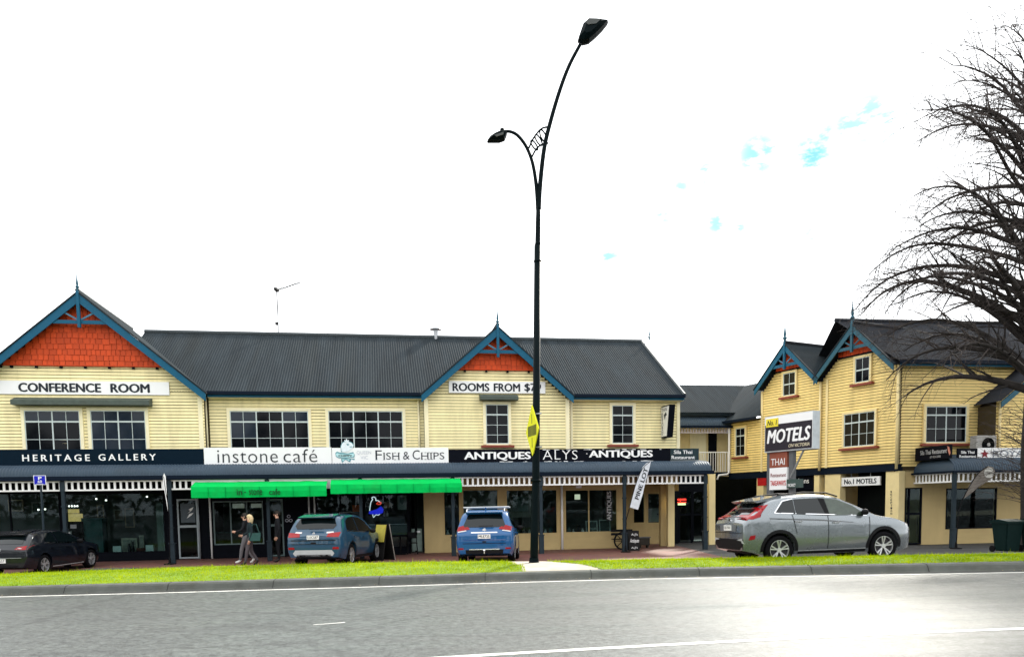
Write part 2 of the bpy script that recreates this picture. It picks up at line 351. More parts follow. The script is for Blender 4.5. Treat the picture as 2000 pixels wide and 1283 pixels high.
# median bed (bare concrete path and soil) with turf on both sides of the lamp
def back_y(X):
    P = [(-60, 21), (-16, 21.3), (-13, 21.8), (-9, 22.2), (-5, 21.9), (-1.4, 21.2), (1.5, 20.2), (4, 19.9), (7.3, 19.2), (12, 18.3), (18, 17.2), (60, 12)]
    for (a, ya), (b_, yb_) in zip(P, P[1:]):
        if X <= b_: return ya + (yb_-ya)*(X-a)/(b_-a)
    return P[-1][1]
def med_z(x, v): return GS*x + .165 + .055*math.sin(math.pi*min(1, v*1.1))*1.0 + .04*v
PATHC = mat('path_concrete', (.36, .33, .27), .85, var=.25, scale=2.5, bump=.4, bscale=50, dirt=.5)
def med_sheet(name, X, m, lift, v0=0.0, v1=1.0, skirt=False):
    bm = B(); g = []
    for j in range(9):
        v = v0+(v1-v0)*j/8
        g.append([bm.verts.new((x, (kerb_y(x)+.3)*(1-v)+back_y(x)*v, med_z(x, v)+lift)) for x in X])
    if skirt: g.append([bm.verts.new((x, back_y(x)+.12, ground_z(x, back_y(x))-.02)) for x in X])
    for j in range(len(g)-1):
        for i in range(len(X)-1): bm.faces.new((g[j][i], g[j][i+1], g[j+1][i+1], g[j+1][i]))
    o = obj(name, bm, m, sm=True); o['kind'] = 'structure'; return o
med_sheet('median', KX, PATHC, 0, skirt=True)
# turf: where grass grows, as a test in (x, v)
def grass_here(x, v, e=0.0):
    n = .13*noise.noise((x*1.7, v*3.1, 4.2))
    left = x < .28 - .42*v + n - e + (.35*(1-v) if v < .3 else 0)*0
    right = x > 2.15 - 1.15*v + n + e
    return (left or right)
TURF = mat('turf_soil', (.12, .20, .012), .9, var=.3, scale=3, bump=.5, bscale=30)
bm = B(); NX, NV = 900, 26; X0, X1 = -26, 26; vv = {}
for i in range(NX+1):
    x = X0+(X1-X0)*i/NX
    for j in range(NV+1):
        v = j/NV; y = (kerb_y(x)+.27)*(1-v)+back_y(x)*v
        vv[i, j] = bm.verts.new((x, y, med_z(x, v)+.006+.012*noise.noise((x*3, y*3, 0))))
for i in range(NX):
    for j in range(NV):
        if grass_here(X0+(X1-X0)*(i+.5)/NX, (j+.5)/NV): bm.faces.new((vv[i, j], vv[i+1, j], vv[i+1, j+1], vv[i, j+1]))
for v in [v for v in bm.verts if not v.link_faces]: bm.verts.remove(v)
t_ = obj('turf', bm, TURF, sm=True); t_['kind'] = 'structure'
# grass blades: one mass
def grass_mat():
    m = bpy.data.materials.new('grass_blades'); m.use_nodes = True; t = m.node_tree; b = t.nodes['Principled BSDF']; L = t.links.new
    tcn = N(t, 'ShaderNodeTexCoord'); nz = N(t, 'ShaderNodeTexNoise', Scale=.9, Detail=6.0, Roughness=.7); L(tcn.outputs['Object'], nz.inputs['Vector'])
    cr = N(t, 'ShaderNodeValToRGB'); e = cr.color_ramp.elements
    e[0].position = .40; e[0].color = (.15, .24, .002, 1); e[1].position = .60; e[1].color = (.40, .47, .002, 1)
    nf = N(t, 'ShaderNodeTexNoise', Scale=14.0, Detail=3.0); L(tcn.outputs['Object'], nf.inputs['Vector']); av = N(t, 'ShaderNodeMix', data_type='FLOAT'); av.inputs[0].default_value = .45; L(nz.outputs['Fac'], av.inputs[2]); L(nf.outputs['Fac'], av.inputs[3]); L(av.outputs[0], cr.inputs[0]); L(cr.outputs[0], b.inputs['Base Color']); b.inputs['Roughness'].default_value = .55; b.inputs['Specular IOR Level'].default_value = .04
    tl = N(t, 'ShaderNodeBsdfTranslucent'); L(cr.outputs[0], tl.inputs[0]); ms = N(t, 'ShaderNodeMixShader'); ms.inputs[0].default_value = .5
    L(b.outputs[0], ms.inputs[1]); L(tl.outputs[0], ms.inputs[2]); L(ms.outputs[0], t.nodes['Material Output'].inputs[0])
    return m
rg = random.Random(3); co = array.array('f'); nb = 0
while nb < 90000:
    x = rg.uniform(-17, 17); v = rg.random()
    if not grass_here(x, v, -.06): continue
    y = (kerb_y(x)+.24)*(1-v)+back_y(x)*v; z = med_z(x, v); h = rg.uniform(.02, .06)*(1.9 if rg.random() < .07 else 1)*(1.35 if v < .03 or v > .97 else 1); a = rg.uniform(0, math.pi); wd = .006
    lx, ly = rg.gauss(0, .02), rg.gauss(0, .02); dx, dy = wd*math.cos(a), wd*math.sin(a)
    co.extend((x-dx, y-dy, z, x+dx, y+dy, z, x+lx, y+ly, z+h)); nb += 1
me = bpy.data.meshes.new('grass'); me.vertices.add(nb*3); me.vertices.foreach_set('co', co); me.loops.add(nb*3); me.loops.foreach_set('vertex_index', range(nb*3))
me.polygons.add(nb); me.polygons.foreach_set('loop_start', range(0, nb*3, 3)); me.polygons.foreach_set('loop_total', [3]*nb); me.update()
gr = link('grass', me, grass_mat()); gr['kind'] = 'stuff'; tag(gr, 'bright green mown grass growing along the median strip', 'grass')
# leaf litter lying in the gutter
bm = B(); rl = random.Random(5)
for i in range(260):
    x = rl.uniform(-14, 14); y = kerb_y(x)-rl.random()**3*.5; s = rl.uniform(.008, .022)
    if rl.random() < .25: x = -.4+rl.gauss(0, .12)*3; 
    z = GS*x+.012+rl.random()*.012; a = rl.uniform(0, 6.3)
    bm.faces.new([bm.verts.new((x+s*math.cos(a+k*1.57)*(1 if k % 2 else .5), y+s*math.sin(a+k*1.57)*(1 if k % 2 else .5), z+rl.uniform(0, .012))) for k in range(4)])
lt = obj('leaf_litter', bm, mat('dry_leaf', (.32, .25, .13), .8, var=.3)); lt['kind'] = 'stuff'; tag(lt, 'dry leaf litter blown along the road gutter', 'leaves')
# ------------------------------------------------------------------ the long two-storey shop building
mf = Frame(apx(850, 1079, 31), R(9.5))
ZB = mf.z(850, 1079)
# paving in front of the shops (laid in the shop building's direction)
BRICK = bpy.data.materials.new('brick_paving'); BRICK.use_nodes = True
def _bp():
    t = BRICK.node_tree; b = t.nodes['Principled BSDF']; L = t.links.new; tcn = N(t, 'ShaderNodeTexCoord')
    br = N(t, 'ShaderNodeTexBrick', Scale=4.3); br.inputs['Color1'].default_value = (.24, .085, .06, 1); br.inputs['Color2'].default_value = (.17, .07, .055, 1); br.inputs['Mortar'].default_value = (.10, .08, .07, 1); br.inputs['Mortar Size'].default_value = .012
    nz = N(t, 'ShaderNodeTexNoise', Scale=.8, Detail=6.0); vm = N(t, 'ShaderNodeMix', data_type='RGBA', blend_type='MULTIPLY'); vm.inputs['Factor'].default_value = .5
    L(tcn.outputs['Object'], br.inputs['Vector']); L(tcn.outputs['Object'], nz.inputs['Vector']); L(br.outputs['Color'], vm.inputs['A']); L(nz.outputs['Color'], vm.inputs['B']); L(vm.outputs['Result'], b.inputs['Base Color']); b.inputs['Roughness'].default_value = .7
_bp()
FPZ = ZB - .004
def pav_z(x, y): return ground_z(x, y) if y < 27.6 else FPZ
def pav(name, x0, x1, m, lift):
    sheet(name, span(x0, x1, int((x1-x0)*1.2)), span(18.5, 28, 30)+[30, 34, 40, 60], lambda x, y: pav_z(x, y)+lift, m)
pav('footpath', -34, 7.2, BRICK, 0.0)
pav('driveway', 7.2, 40, ASPH2, -.003)
shop = empty('shop_building', mf.M, 'long cream weatherboard shop building with red shingled gables and grey corrugated roof', 'building')
YG, YR, YV, YS = -.35, 0.0, -2.3, -1.62           # gable wall, recessed wall, veranda edge, fascia signs
Z_EAVE = mf.z(820, 771); YE = -.40
U = lambda x, y, yb=0.0: mf.u(x, y, yb)
uG1c, zG1 = mf(152, 572, YG-.4); uG1r = U(402, 778, YG-.4); hw1 = uG1r-uG1c
uG2c, zG2 = mf(974.5, 639, YG-.4); uG2r = U(1120, 775, YG-.4); uG2l = U(823, 773, YG-.4); hw2 = (uG2r-uG2l)/2; uG2c = (uG2r+uG2l)/2
YRIDGE = 5.0; Z_RIDGE = mf.z(700, 657, YRIDGE)
UL, UR = uG1c-hw1-6, U(1326, 820)
Z_SG = mf.z(1200, 900, YS)          # top of the veranda roof where the signs stand
BOARD_P = .118
def board_mesh(m):
    def f():
        bm = B(); prism(bm, [(-.001, 0), (-.001, BOARD_P-.020), (-.022, BOARD_P-.020), (-.042, 0)], 0, 1, 'x')   # (y,z) outline along x
        me = mesh(bm, name='board_'+m.name); me.materials.append(m); return me
    return unit('board_'+m.name, f)
def boards(parent, m, z0, z1, span_at, yb):
    k = 0; z = z0
    while z < z1-.02:
        for a, b in span_at(z+BOARD_P*.5):
            if b-a > .05: link('board', board_mesh(m), None, parent, T(a, yb, z) @ S3(b-a, 1, 1))
        z += BOARD_P
# backing walls
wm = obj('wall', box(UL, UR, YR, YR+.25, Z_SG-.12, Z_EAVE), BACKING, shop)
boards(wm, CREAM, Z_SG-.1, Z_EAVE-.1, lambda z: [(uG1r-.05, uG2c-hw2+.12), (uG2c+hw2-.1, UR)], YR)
def gable_wall(uc, hw, zap, zsh, name):
    ins = .16; uw = hw-ins; sl = (zap-Z_EAVE)/hw
    def half(z): return uw if z < Z_EAVE-.2 else max(0, min(uw, hw-(z-Z_EAVE+.28)/sl))
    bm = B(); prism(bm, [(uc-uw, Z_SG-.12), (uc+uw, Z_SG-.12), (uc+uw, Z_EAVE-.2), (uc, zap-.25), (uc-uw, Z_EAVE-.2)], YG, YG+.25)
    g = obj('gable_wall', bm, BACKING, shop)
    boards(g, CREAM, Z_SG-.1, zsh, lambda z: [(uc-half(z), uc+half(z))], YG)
    return g, half
zs1 = mf.z(152, 716, YG); zs2 = mf.z(975, 724, YG)
g1, half1 = gable_wall(uG1c, hw1, zG1, zs1, 'a'); g2, half2 = gable_wall(uG2c, hw2, zG2, zs2, 'b')
def shingles(parent, uc, half, z0, z1, yb, m, rh=.17, seed=1, wmin=.15, wmax=.27):
    rr = random.Random(seed)
    shapes = []
    for k in range(4):
        bm = B(); prism(bm, [(-.004, 0), (-.004, rh+.03), (-.012, rh+.03), (-.034, 0)], 0, 1, 'x'); me = mesh(bm, name='shingle'); me.materials.append(m); shapes.append(me)
    z = z0
    while z < z1:
        h = half(z+.02); x = uc-h+rr.uniform(0, .06)
        while x < uc+h:
            wd = min(rr.uniform(wmin, wmax), uc+h-x)
            if wd > .05: link('shingle', rr.choice(shapes), None, parent, T(x, yb-.03+rr.uniform(-.006, .004), z+rr.uniform(-.012, .012)) @ S3(wd-.014, 1, 1))
            x += wd
        z += rh
# shingled panels stand proud on small brackets
def shingle_panel(uc, hw, half, zs, zap, seed, parent, rh):
    bm = B(); h0 = half(zs+.05); prism(bm, [(uc-h0-.1, zs), (uc+h0+.1, zs), (uc, zap-.12)], YG-.05, YG-.004)
    p = obj('shingle_panel', bm, RED, shop); p['label'] = 'orange red shingled gable panel'
    shingles(p, uc, half, zs, zap-.35, YG-.05, RED, rh, seed)
    n = max(3, int(h0*2/.72))
    for i in range(n):
        x = uc-h0+.25+(2*h0-.5)*i/(n-1); pbox('bracket', DARKJ, shop, x-.04, x+.04, YG-.13, YG-.028, zs-.08, zs-.002)
    pbox('drip_mould', RED, shop, uc-h0-.02, uc+h0+.02, YG-.14, YG-.03, zs-.001, zs+.035)
shingle_panel(uG1c, hw1, half1, zs1, zG1, 3, g1, .20); shingle_panel(uG2c, hw2, half2, zs2, zG2, 8, g2, .20)

def barge(parent, uc, hw, zap, zlow, yb, m, wd=.26, th=.05):
    """two raking boards, a collar, king post, struts and finial"""
    for s in (-1, 1):
        dx, dz = hw, zlow-zap; L_ = math.hypot(dx, dz); nx, nz = -dz/L_, dx/L_
        A = (uc, zap); Bp = (uc+s*hw, zlow)
        bm = B(); prism(bm, [(A[0], A[1]), (Bp[0], Bp[1]), (Bp[0]-s*nx*0.0, Bp[1]-wd*1.08), (A[0], A[1]-wd*L_/hw)], yb-th, yb)
        obj('barge_board', bm, m, parent)
        bm = B(); prism(bm, [(A[0], A[1]+.05), (Bp[0]+s*.04, Bp[1]+.05), (Bp[0]+s*.04, Bp[1]-.01), (A[0], A[1]-.01)], yb-th-.03, yb-.003); obj('barge_capping', bm, ROOF, parent)
def truss(parent, uc, zap, zc, zk, sl, yb, m, strut=True):
    hwc = (zap-.25-zc)/sl
    pbox('collar_tie', m, parent, uc-hwc-.12, uc+hwc+.12, yb+.004, yb+.05, zc-.065, zc+.065)
    pbox('king_post', m, parent, uc-.05, uc+.05, yb-.062, yb+.03, zk, zap+.05)
    if strut:
        for s in (-1, 1):
            x1, z1 = uc+s*hwc*.55, zc+(zap-.3-zc)*.48; x0, z0 = uc+s*.05, zc+.08
            bm = B(); d = Vector((x1-x0, 0, z1-z0)).normalized(); p = Vector((-d.z, 0, d.x))*.028
            prism(bm, [(x0+p.x, z0+p.z), (x1+p.x, z1+p.z), (x1-p.x, z1-p.z), (x0-p.x, z0-p.z)], yb+.008, yb+.045); obj('strut', bm, TEALD if m is TEALD else mat('blue_strut', (.05, .16, .24), .5), parent)
def finial(parent, u, yb, z, h, m):
    k = h/.75
    bm = lathe(B(), [(.05*k, 0), (.045*k, .12*k), (.075*k, .15*k), (.075*k, .18*k), (.035*k, .22*k), (.05*k, .3*k), (.022*k, .5*k), (.004, h)], 10); obj('finial', bm, m, parent, T(u, yb, z), sm=False)
barge(shop, uG1c, hw1, zG1, Z_EAVE-.12, YG-.4, BLUE); barge(shop, uG2c, hw2, zG2, Z_EAVE-.12, YG-.4, BLUE, .25)
truss(shop, uG1c, zG1, mf.z(152, 629, YG-.4), mf.z(152, 640, YG-.4), (zG1-Z_EAVE)/hw1, YG-.42, BLUE)
truss(shop, uG2c, zG2, mf.z(974, 687, YG-.4), mf.z(974, 698, YG-.4), (zG2-Z_EAVE)/hw2, YG-.42, BLUE)
finial(shop, uG1c, YG-.42, zG1+.05, mf.z(152, 531, YG-.4)-zG1-.05, TEALD); finial(shop, uG2c, YG-.42, zG2+.05, mf.z(974, 601, YG-.4)-zG2-.05, TEALD)
# roofs
uRr = U(1337, 772, YE)
ULr = uG1c+.6
rf = obj('roof', corr((ULr, YE, Z_EAVE), (uRr, YE, Z_EAVE), (ULr, YRIDGE, Z_RIDGE), (uRr, YRIDGE, Z_RIDGE)), ROOF, shop, sm=True)
obj('roof_back', corr((ULr, 2*YRIDGE-YE, Z_EAVE), (uRr, 2*YRIDGE-YE, Z_EAVE), (ULr, YRIDGE, Z_RIDGE), (uRr, YRIDGE, Z_RIDGE), amp=.002, pitch=1), ROOF, shop)
obj('ridge_cap', tube(B(), [(ULr, YRIDGE, Z_RIDGE+.02), (uRr+.02, YRIDGE, Z_RIDGE+.02)], .1, 8), mat('ridge_steel', (.05, .06, .064), .6), rf)
obj('verge_flashing', tube(B(), [(uRr, YE, Z_EAVE+.03), (uRr, YRIDGE, Z_RIDGE+.03)], .07, 6), MATS['ridge_steel'], rf)
bm = B(); v = [bm.verts.new(p) for p in ((UR, YR+.02, 2.2), (UR, 2*YRIDGE-.1, 2.2), (UR, 2*YRIDGE-.1, Z_EAVE), (UR, YRIDGE, Z_RIDGE-.15), (UR, YR+.02, Z_EAVE))]; bm.faces.new(v); obj('end_wall', bm, CREAM, shop)
for uc, hw, zap in ((uG1c, hw1, zG1), (uG2c, hw2, zG2)):
    bk = min(YRIDGE, YE+(zap-Z_EAVE)/(Z_RIDGE-Z_EAVE)*(YRIDGE-YE))+.3
    for s in (-1, 1):
        g = corr((uc+s*(hw+.03), YG-.44, Z_EAVE-.09), (uc+s*(hw+.03), bk, Z_EAVE-.09), (uc, YG-.44, zap+.06), (uc, bk, zap+.06)); obj('gable_roof', g, ROOF, shop, sm=True)
    obj('ridge_cap', tube(B(), [(uc, YG-.45, zap+.08), (uc, bk, zap+.08)], .08, 8), MATS['ridge_steel'], shop)
finial(shop, U(1268, 666, YRIDGE), YRIDGE, Z_RIDGE+.1, .62, TEALD)
bm = lathe(B(), [(.11, -.3), (.11, .26), (.13, .27)], 12); vt = obj('roof_vent', bm, STEEL, shop, T(U(851, 657, YRIDGE), YRIDGE, Z_RIDGE+.1)); obj('vent_cowl', lathe(B(), [(.05, .24), (.28, .27), (.26, .31), (.06, .40)], 14), STEEL, vt)
# eaves: fascia + gutter on the two recessed lengths
for a, b in ((uG1r-.02, uG2c-hw2+.02), (uG2c+hw2-.02, uRr)):
    pbox('fascia_board', BLUE, shop, a, b, YE+.02, YE+.06, Z_EAVE-.19, Z_EAVE-.06)
    pbox('gutter', NAVY, shop, a, b, YE-.12, YE+.015, Z_EAVE-.10, Z_EAVE+.015)
    pbox('soffit', CREAMT, shop, a, b, YE+.062, YR, Z_EAVE-.20, Z_EAVE-.18)
# corner boards and downpipes
def cboard(x, y, yb, wd=.13):
    u = U(x, y, yb); pbox('corner_board', CREAMT, shop, u-wd/2, u+wd/2, yb-.06, yb-.001, Z_SG-.1, Z_EAVE-.2)
cboard(393, 830, YG, .16); cboard(833, 830, YG, .16); cboard(1108, 830, YG, .16); cboard(1324, 830, YR, .14); cboard(1116, 830, YR, .1)
def pipe(x, y, yb, z0, z1, m=CREAMT, r=.045, parent=None):
    u = U(x, y, yb); return obj('downpipe', tube(B(), [(u, yb-.06, z0), (u, yb-.06, z1)], r, 8), m, parent or shop, sm=True)
pipe(404, 830, YR, Z_SG-.1, Z_EAVE-.15); pipe(818, 830, YR, Z_SG-.1, Z_EAVE-.15)
# upper windows
def window(frame, parent, x0, x1, yt, ybm, yb, mull, rows, casing=.11, sill=False, ct=CREAMT, hood=None, blue=(), zlow=None, refx=None):
    """casing > frame, pane, sill. mull: number of main lights (each halved by a thin bar); rows: fractions from the top"""
    xm = refx or (x0+x1)/2; u0, u1 = frame.u(x0, yt, yb), frame.u(x1, yt, yb); z1 = frame.z(xm, yt, yb); z0 = frame.z(xm, ybm, yb) if zlow is None else zlow
    bm = B(); y0, y1 = yb-.09, yb-.002
    bx(bm, u0-casing, u0, y0, y1, z0-.02, z1+casing); bx(bm, u1, u1+casing, y0, y1, z0-.02, z1+casing); bx(bm, u0, u1, y0, y1, z1, z1+casing)
    bx(bm, u0, u1, y0+.004, y1, z0-.05, z0)
    wdw = obj('window', bm, ct, parent)
    bm = B(); fy0, fy1 = yb-.068, yb-.03; fw = .032
    bx(bm, u0, u1, fy0, fy1, z0, z0+fw); bx(bm, u0, u1, fy0, fy1, z1-fw, z1); bx(bm, u0, u0+fw, fy0-.002, fy1, z0, z1); bx(bm, u1-fw, u1, fy0-.002, fy1, z0, z1)
    W = u1-u0
    for i in range(1, mull): bx(bm, u0+W*i/mull-.022, u0+W*i/mull+.022, fy0-.003, fy1, z0, z1)
    for i in range(mull): c = u0+W*(i+.5)/mull; bx(bm, c-.009, c+.009, fy0+.004, fy1, z0, z1)
    for k, r_ in enumerate(rows): zz = z1-(z1-z0)*r_; t = .028 if k == 0 else .009; bx(bm, u0, u1, fy0+(.001 if k == 0 else .006), fy1, zz-t, zz+t)
    obj('frame', bm, mat('window_bars', (.55, .62, .60), .45, var=.06), wdw)
    cuts = [0]+list(rows)+[1]; nc = mull*2
    for j in range(len(cuts)-1):
        for i in range(nc):
            a, b = u0+W*i/nc, u0+W*(i+1)/nc; c, d = z1-(z1-z0)*cuts[j+1], z1-(z1-z0)*cuts[j]
            pm = PANEB if (j, i//2) in blue else PANE
            o = pbox('pane', pm, wdw, a+.004, b-.004, yb-.05, yb-.044, c+.004, d-.004)
            o.matrix_local = T(a+.004, yb-.05, c+.004) @ Matrix.Rotation(random.uniform(-.008, .008), 4, 'Z') @ Matrix.Rotation(random.uniform(-.008, .008), 4, 'X') @ S3(b-a-.008, .006, d-c-.008)
    if sill: pbox('sill', MAROON, wdw, u0-casing-.1, u1+casing+.1, yb-.17, yb-.005, z0-.14, z0-.052)
    if hood is not None:
        hu0, hu1 = frame.u(hood[0], hood[2], yb), frame.u(hood[1], hood[2], yb); hz = frame.z(xm, hood[2], yb); hz0 = frame.z(xm, hood[3], yb)
        bm = B(); prism(bm, [(yb-.02, hz+.12), (yb-.45, hz-.02), (yb-.45, hz0), (yb-.02, hz0)], hu0, hu1, 'x'); obj('hood', bm, mat('hood_paint', (.07, .09, .075), .6, var=.2, dirt=.5), parent)
    return wdw
zl = Z_SG+.02
window(mf, shop, 48, 156, 802, 905, YG, 2, (.2, .52), zlow=zl, blue=((0, 0), (0, 1)), hood=(31, 298, 783, 793))
window(mf, shop, 177, 284, 802, 905, YG, 2, (.2, .52), zlow=zl, blue=((0, 0), (0, 1), (1, 0), (1, 1), (2, 0), (2, 1)))
window(mf, shop, 449, 602, 803, 905, YR, 3, (.2, .5), zlow=zl, blue=((0, 0), (0, 2), (1, 0)))
window(mf, shop, 641, 786, 803, 905, YR, 3, (.2, .5), zlow=zl)
window(mf, shop, 948, 992, 790, 867, YG, 1, (.26, .52, .77), sill=True, hood=(936, 1009, 776, 783))
window(mf, shop, 1194.5, 1235.5, 792, 866, YR, 1, (.26, .52, .77), sill=True)

# ------------------------------------------------------------------ veranda
vz_g = mf.z(1200, 921, YV); vz_t = Z_SG-.02
uVr = U(1390, 925, YV); uVl = UL
ver = None
def bullnose(p, frame_len, yv, ys, zg, zt, u0, u1, pitch=.1):
    prof = []
    for k in range(9):
        a = math.pi/2*k/8; prof.append((ys-(ys-yv)*math.cos(a)**.9 if k < 8 else ys, zg+(zt-zg)*math.sin(a)))
    prof.append((ys+(0-ys)*.98, zt+.2))
    n = int((u1-u0)/pitch*6); bm = B(); g = []
    for j, (yy, zz) in enumerate(prof):
        a = math.pi/2*min(1, j/8); ny, nz = -math.cos(a), math.sin(a)
        g.append([bm.verts.new((u0+(u1-u0)*i/n, yy+ny*.011*math.sin(2*math.pi*(u1-u0)*i/n/pitch), zz+nz*.011*math.sin(2*math.pi*(u1-u0)*i/n/pitch))) for i in range(n+1)])
    for j in range(len(prof)-1):
        for i in range(n): bm.faces.new((g[j][i], g[j][i+1], g[j+1][i+1], g[j+1][i]))
    return bm, prof
bm, prof = bullnose(None, None, YV, -1.6, vz_g, vz_t, uVl, uVr)
ver = obj('veranda_roof', bm, VERAN, shop, sm=True)
bm = B(); pp = [(y, z) for y, z in prof]+[(0, vz_g), ]; prism(bm, [(y, z-.015) for y, z in pp], uVr-.02, uVr-.005, 'x'); obj('roof_end', bm, VERAN, ver)
pbox('gutter', NAVY, ver, uVl, uVr+.05, YV-.13, YV+.01, mf.z(1200, 927.5, YV), vz_g+.01)
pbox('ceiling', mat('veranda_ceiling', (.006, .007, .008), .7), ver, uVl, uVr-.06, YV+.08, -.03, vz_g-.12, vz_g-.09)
zf1, zf0, zr1, zr0 = mf.z(1200, 930.2, YV), mf.z(1200, 943.2, YV), mf.z(1200, 928.4, YV), mf.z(1200, 946, YV)
ua, ub, uend = U(374, 950, YV), U(893, 950, YV), U(1381, 940, YV)
pbox('fringe_beam', WHITE, ver, uVl, uend, YV+.005, YV+.06, zf1-.01, zr1)
for a, b in ((uVl, ua), (ub, uend)): pbox('fringe_rail', WHITE, ver, a, b, YV-.0, YV+.055, zr0, zf0)
pbox('pelmet', WHITE, ver, ua, ub, YV+.012, YV+.045, zr0-.02, zf1-.011)
slat = mesh(box(-.036, .036, YV+.015, YV+.04, zf0+.001, zf1-.011), name='slat'); slat.materials.append(WHITE)
x = U(-30, 950, YV)
while x < uend-.05:
    if not (ua < x < ub): link('slat', slat, None, ver, T(x, 0, 0))
    x += .196
pm = None
for px_, py_ in ((125, 1000), (333, 1000), (524, 1000), (705, 1000), (885, 1000), (1057, 1000), (1220, 1000), (1378, 1000)):
    if pm is None:
        bm = B(); bx(bm, -.055, .055, -.055, .055, ZB+.72, vz_g-.1); bx(bm, -.085, .085, -.085, .085, ZB, ZB+.7); bx(bm, -.11, .11, -.11, .11, ZB+.70, ZB+.735); bx(bm, -.075, .075, -.075, .075, zr0-.55, zr0-.50); bx(bm, -.07, .07, -.07, .07, ZB+1.25, ZB+1.29); bx(bm, -.075, .075, -.08, .075, zr0-.02, zf1+.02)
        pm = mesh(bm, name='post'); pm.materials.append(POSTC)
    link('post', pm, None, ver, T(U(px_, py_, YV), YV+.03, 0))

# ------------------------------------------------------------------ ground floor: shopfronts
ZL = vz_g-.1           # head of everything under the veranda
def dz(y, x=850, yb=0.0): return mf.z(x, y, yb)
class Op: pass
def shopfront(frame, parent, yb, ops, x_from, x_to, wall_m, zb, zh, th=.18, yref=1000, floorx=None):
    """wall with openings: (x0, x1, ytop, ybottom, mullion px list, bar material, glazed?)"""
    us = lambda x: frame.u(x, yref, yb)
    cur = us(x_from)
    k = 0
    for (x0, x1, yt, ybt, mulls, fm, wm_, kind) in ops:
        a, b = us(x0), us(x1); zt = frame.z((x0+x1)/2, yt, yb); zs = frame.z((x0+x1)/2, ybt, yb)
        if kind == 'door': zs = zb+.03
        if a > cur+.01: pbox('pier', wm_, parent, cur, a, yb, yb+th, zb, zh)
        if zs > zb+.06: pbox('stall_riser', wm_, parent, a, b, yb, yb+th, zb, zs)
        if zh > zt+.02: pbox('lintel', wm_, parent, a, b, yb, yb+th, zt, zh)
        name = 'shop_door' if kind == 'door' else 'shop_window'
        bm = B(); fw = .055 if kind == 'door' else .045; y0, y1 = yb-.012, yb+.07
        bx(bm, a, b, y0, y1, zs, zs+fw); bx(bm, a, b, y0, y1, zt-fw, zt); bx(bm, a, a+fw, y0-.003, y1, zs, zt); bx(bm, b-fw, b, y0-.003, y1, zs, zt)
        edges = [a]+[us(q) for q in mulls]+[b]
        for q in edges[1:-1]: bx(bm, q-fw*.5, q+fw*.5, y0-.002, y1, zs, zt)
        if kind == 'door':
            bx(bm, a+fw, b-fw, y0+.01, y1-.01, zs+(zt-zs)*.52, zs+(zt-zs)*.52+.09)
        wn = obj(name, bm, fm, parent)
        for p, q in zip(edges, edges[1:]): pbox('pane', SHOPG, wn, p+.02, q-.02, yb+.02, yb+.026, zs+.02, zt-.02)
        cur = b
    e = us(x_to)
    if e > cur+.01: pbox('pier', ops[-1][6], parent, cur, e, yb, yb+th, zb, zh)
W_ = 'window'; D_ = 'door'
CAFEJ = mat('cafe_joinery', (.12, .17, .17), .45, var=.1)
shopfront(mf, shop, YR, [
    (-160, 118, 962, 1079, (-60, 20), DARKJ, DARKJ, W_), (122, 322, 962, 1080, (), DARKJ, DARKJ, W_),
    (346, 386, 974, 1090, (), ALU, DARKJ, D_),
    (416, 514, 978, 1063, (450, 482), CAFEJ, DARKJ, W_), (521, 553, 974, 1088, (), CAFEJ, DARKJ, D_),
    (618, 797, 960, 1071, (665, 710), DARKJ, DARKJ, W_)], -200, 800, DARKJ, ZB, ZL)
shopfront(mf, shop, YR, [
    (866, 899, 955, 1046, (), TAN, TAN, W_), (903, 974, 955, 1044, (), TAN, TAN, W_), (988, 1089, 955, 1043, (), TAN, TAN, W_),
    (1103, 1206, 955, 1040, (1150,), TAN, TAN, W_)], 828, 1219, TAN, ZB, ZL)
pbox('lintel', DARKJ, shop, U(800, 1000), U(828, 1000), YR, YR+.18, ZL-.35, ZL)
pipe(1097, 1000, YR, ZB, ZL, WHITE, .05); pipe(411, 1000, YR, ZB, ZL, WHITE, .035); pipe(388, 1000, YR, ZB, ZL, ALU, .03); pipe(604, 1000, YR, ZB, ZL, WHITE, .03); pipe(615, 1000, YR, ZB, ZL, WHITE, .03)
# rooms behind the glass: floor, back wall, ceiling, party walls
uA, uB = U(-200, 1000), U(1219, 1000)
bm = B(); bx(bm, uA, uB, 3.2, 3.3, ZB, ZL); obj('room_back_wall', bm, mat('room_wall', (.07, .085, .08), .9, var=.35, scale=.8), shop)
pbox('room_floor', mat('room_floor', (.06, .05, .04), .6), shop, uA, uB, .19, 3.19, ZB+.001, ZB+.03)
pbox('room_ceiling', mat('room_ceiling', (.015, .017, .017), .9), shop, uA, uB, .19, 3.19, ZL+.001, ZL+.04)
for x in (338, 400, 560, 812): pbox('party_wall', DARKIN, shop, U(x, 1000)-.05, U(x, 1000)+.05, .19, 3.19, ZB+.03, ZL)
pbox('party_wall', TAN, shop, uB-.12, uB, .181, 2.29, ZB+.03, ZL)
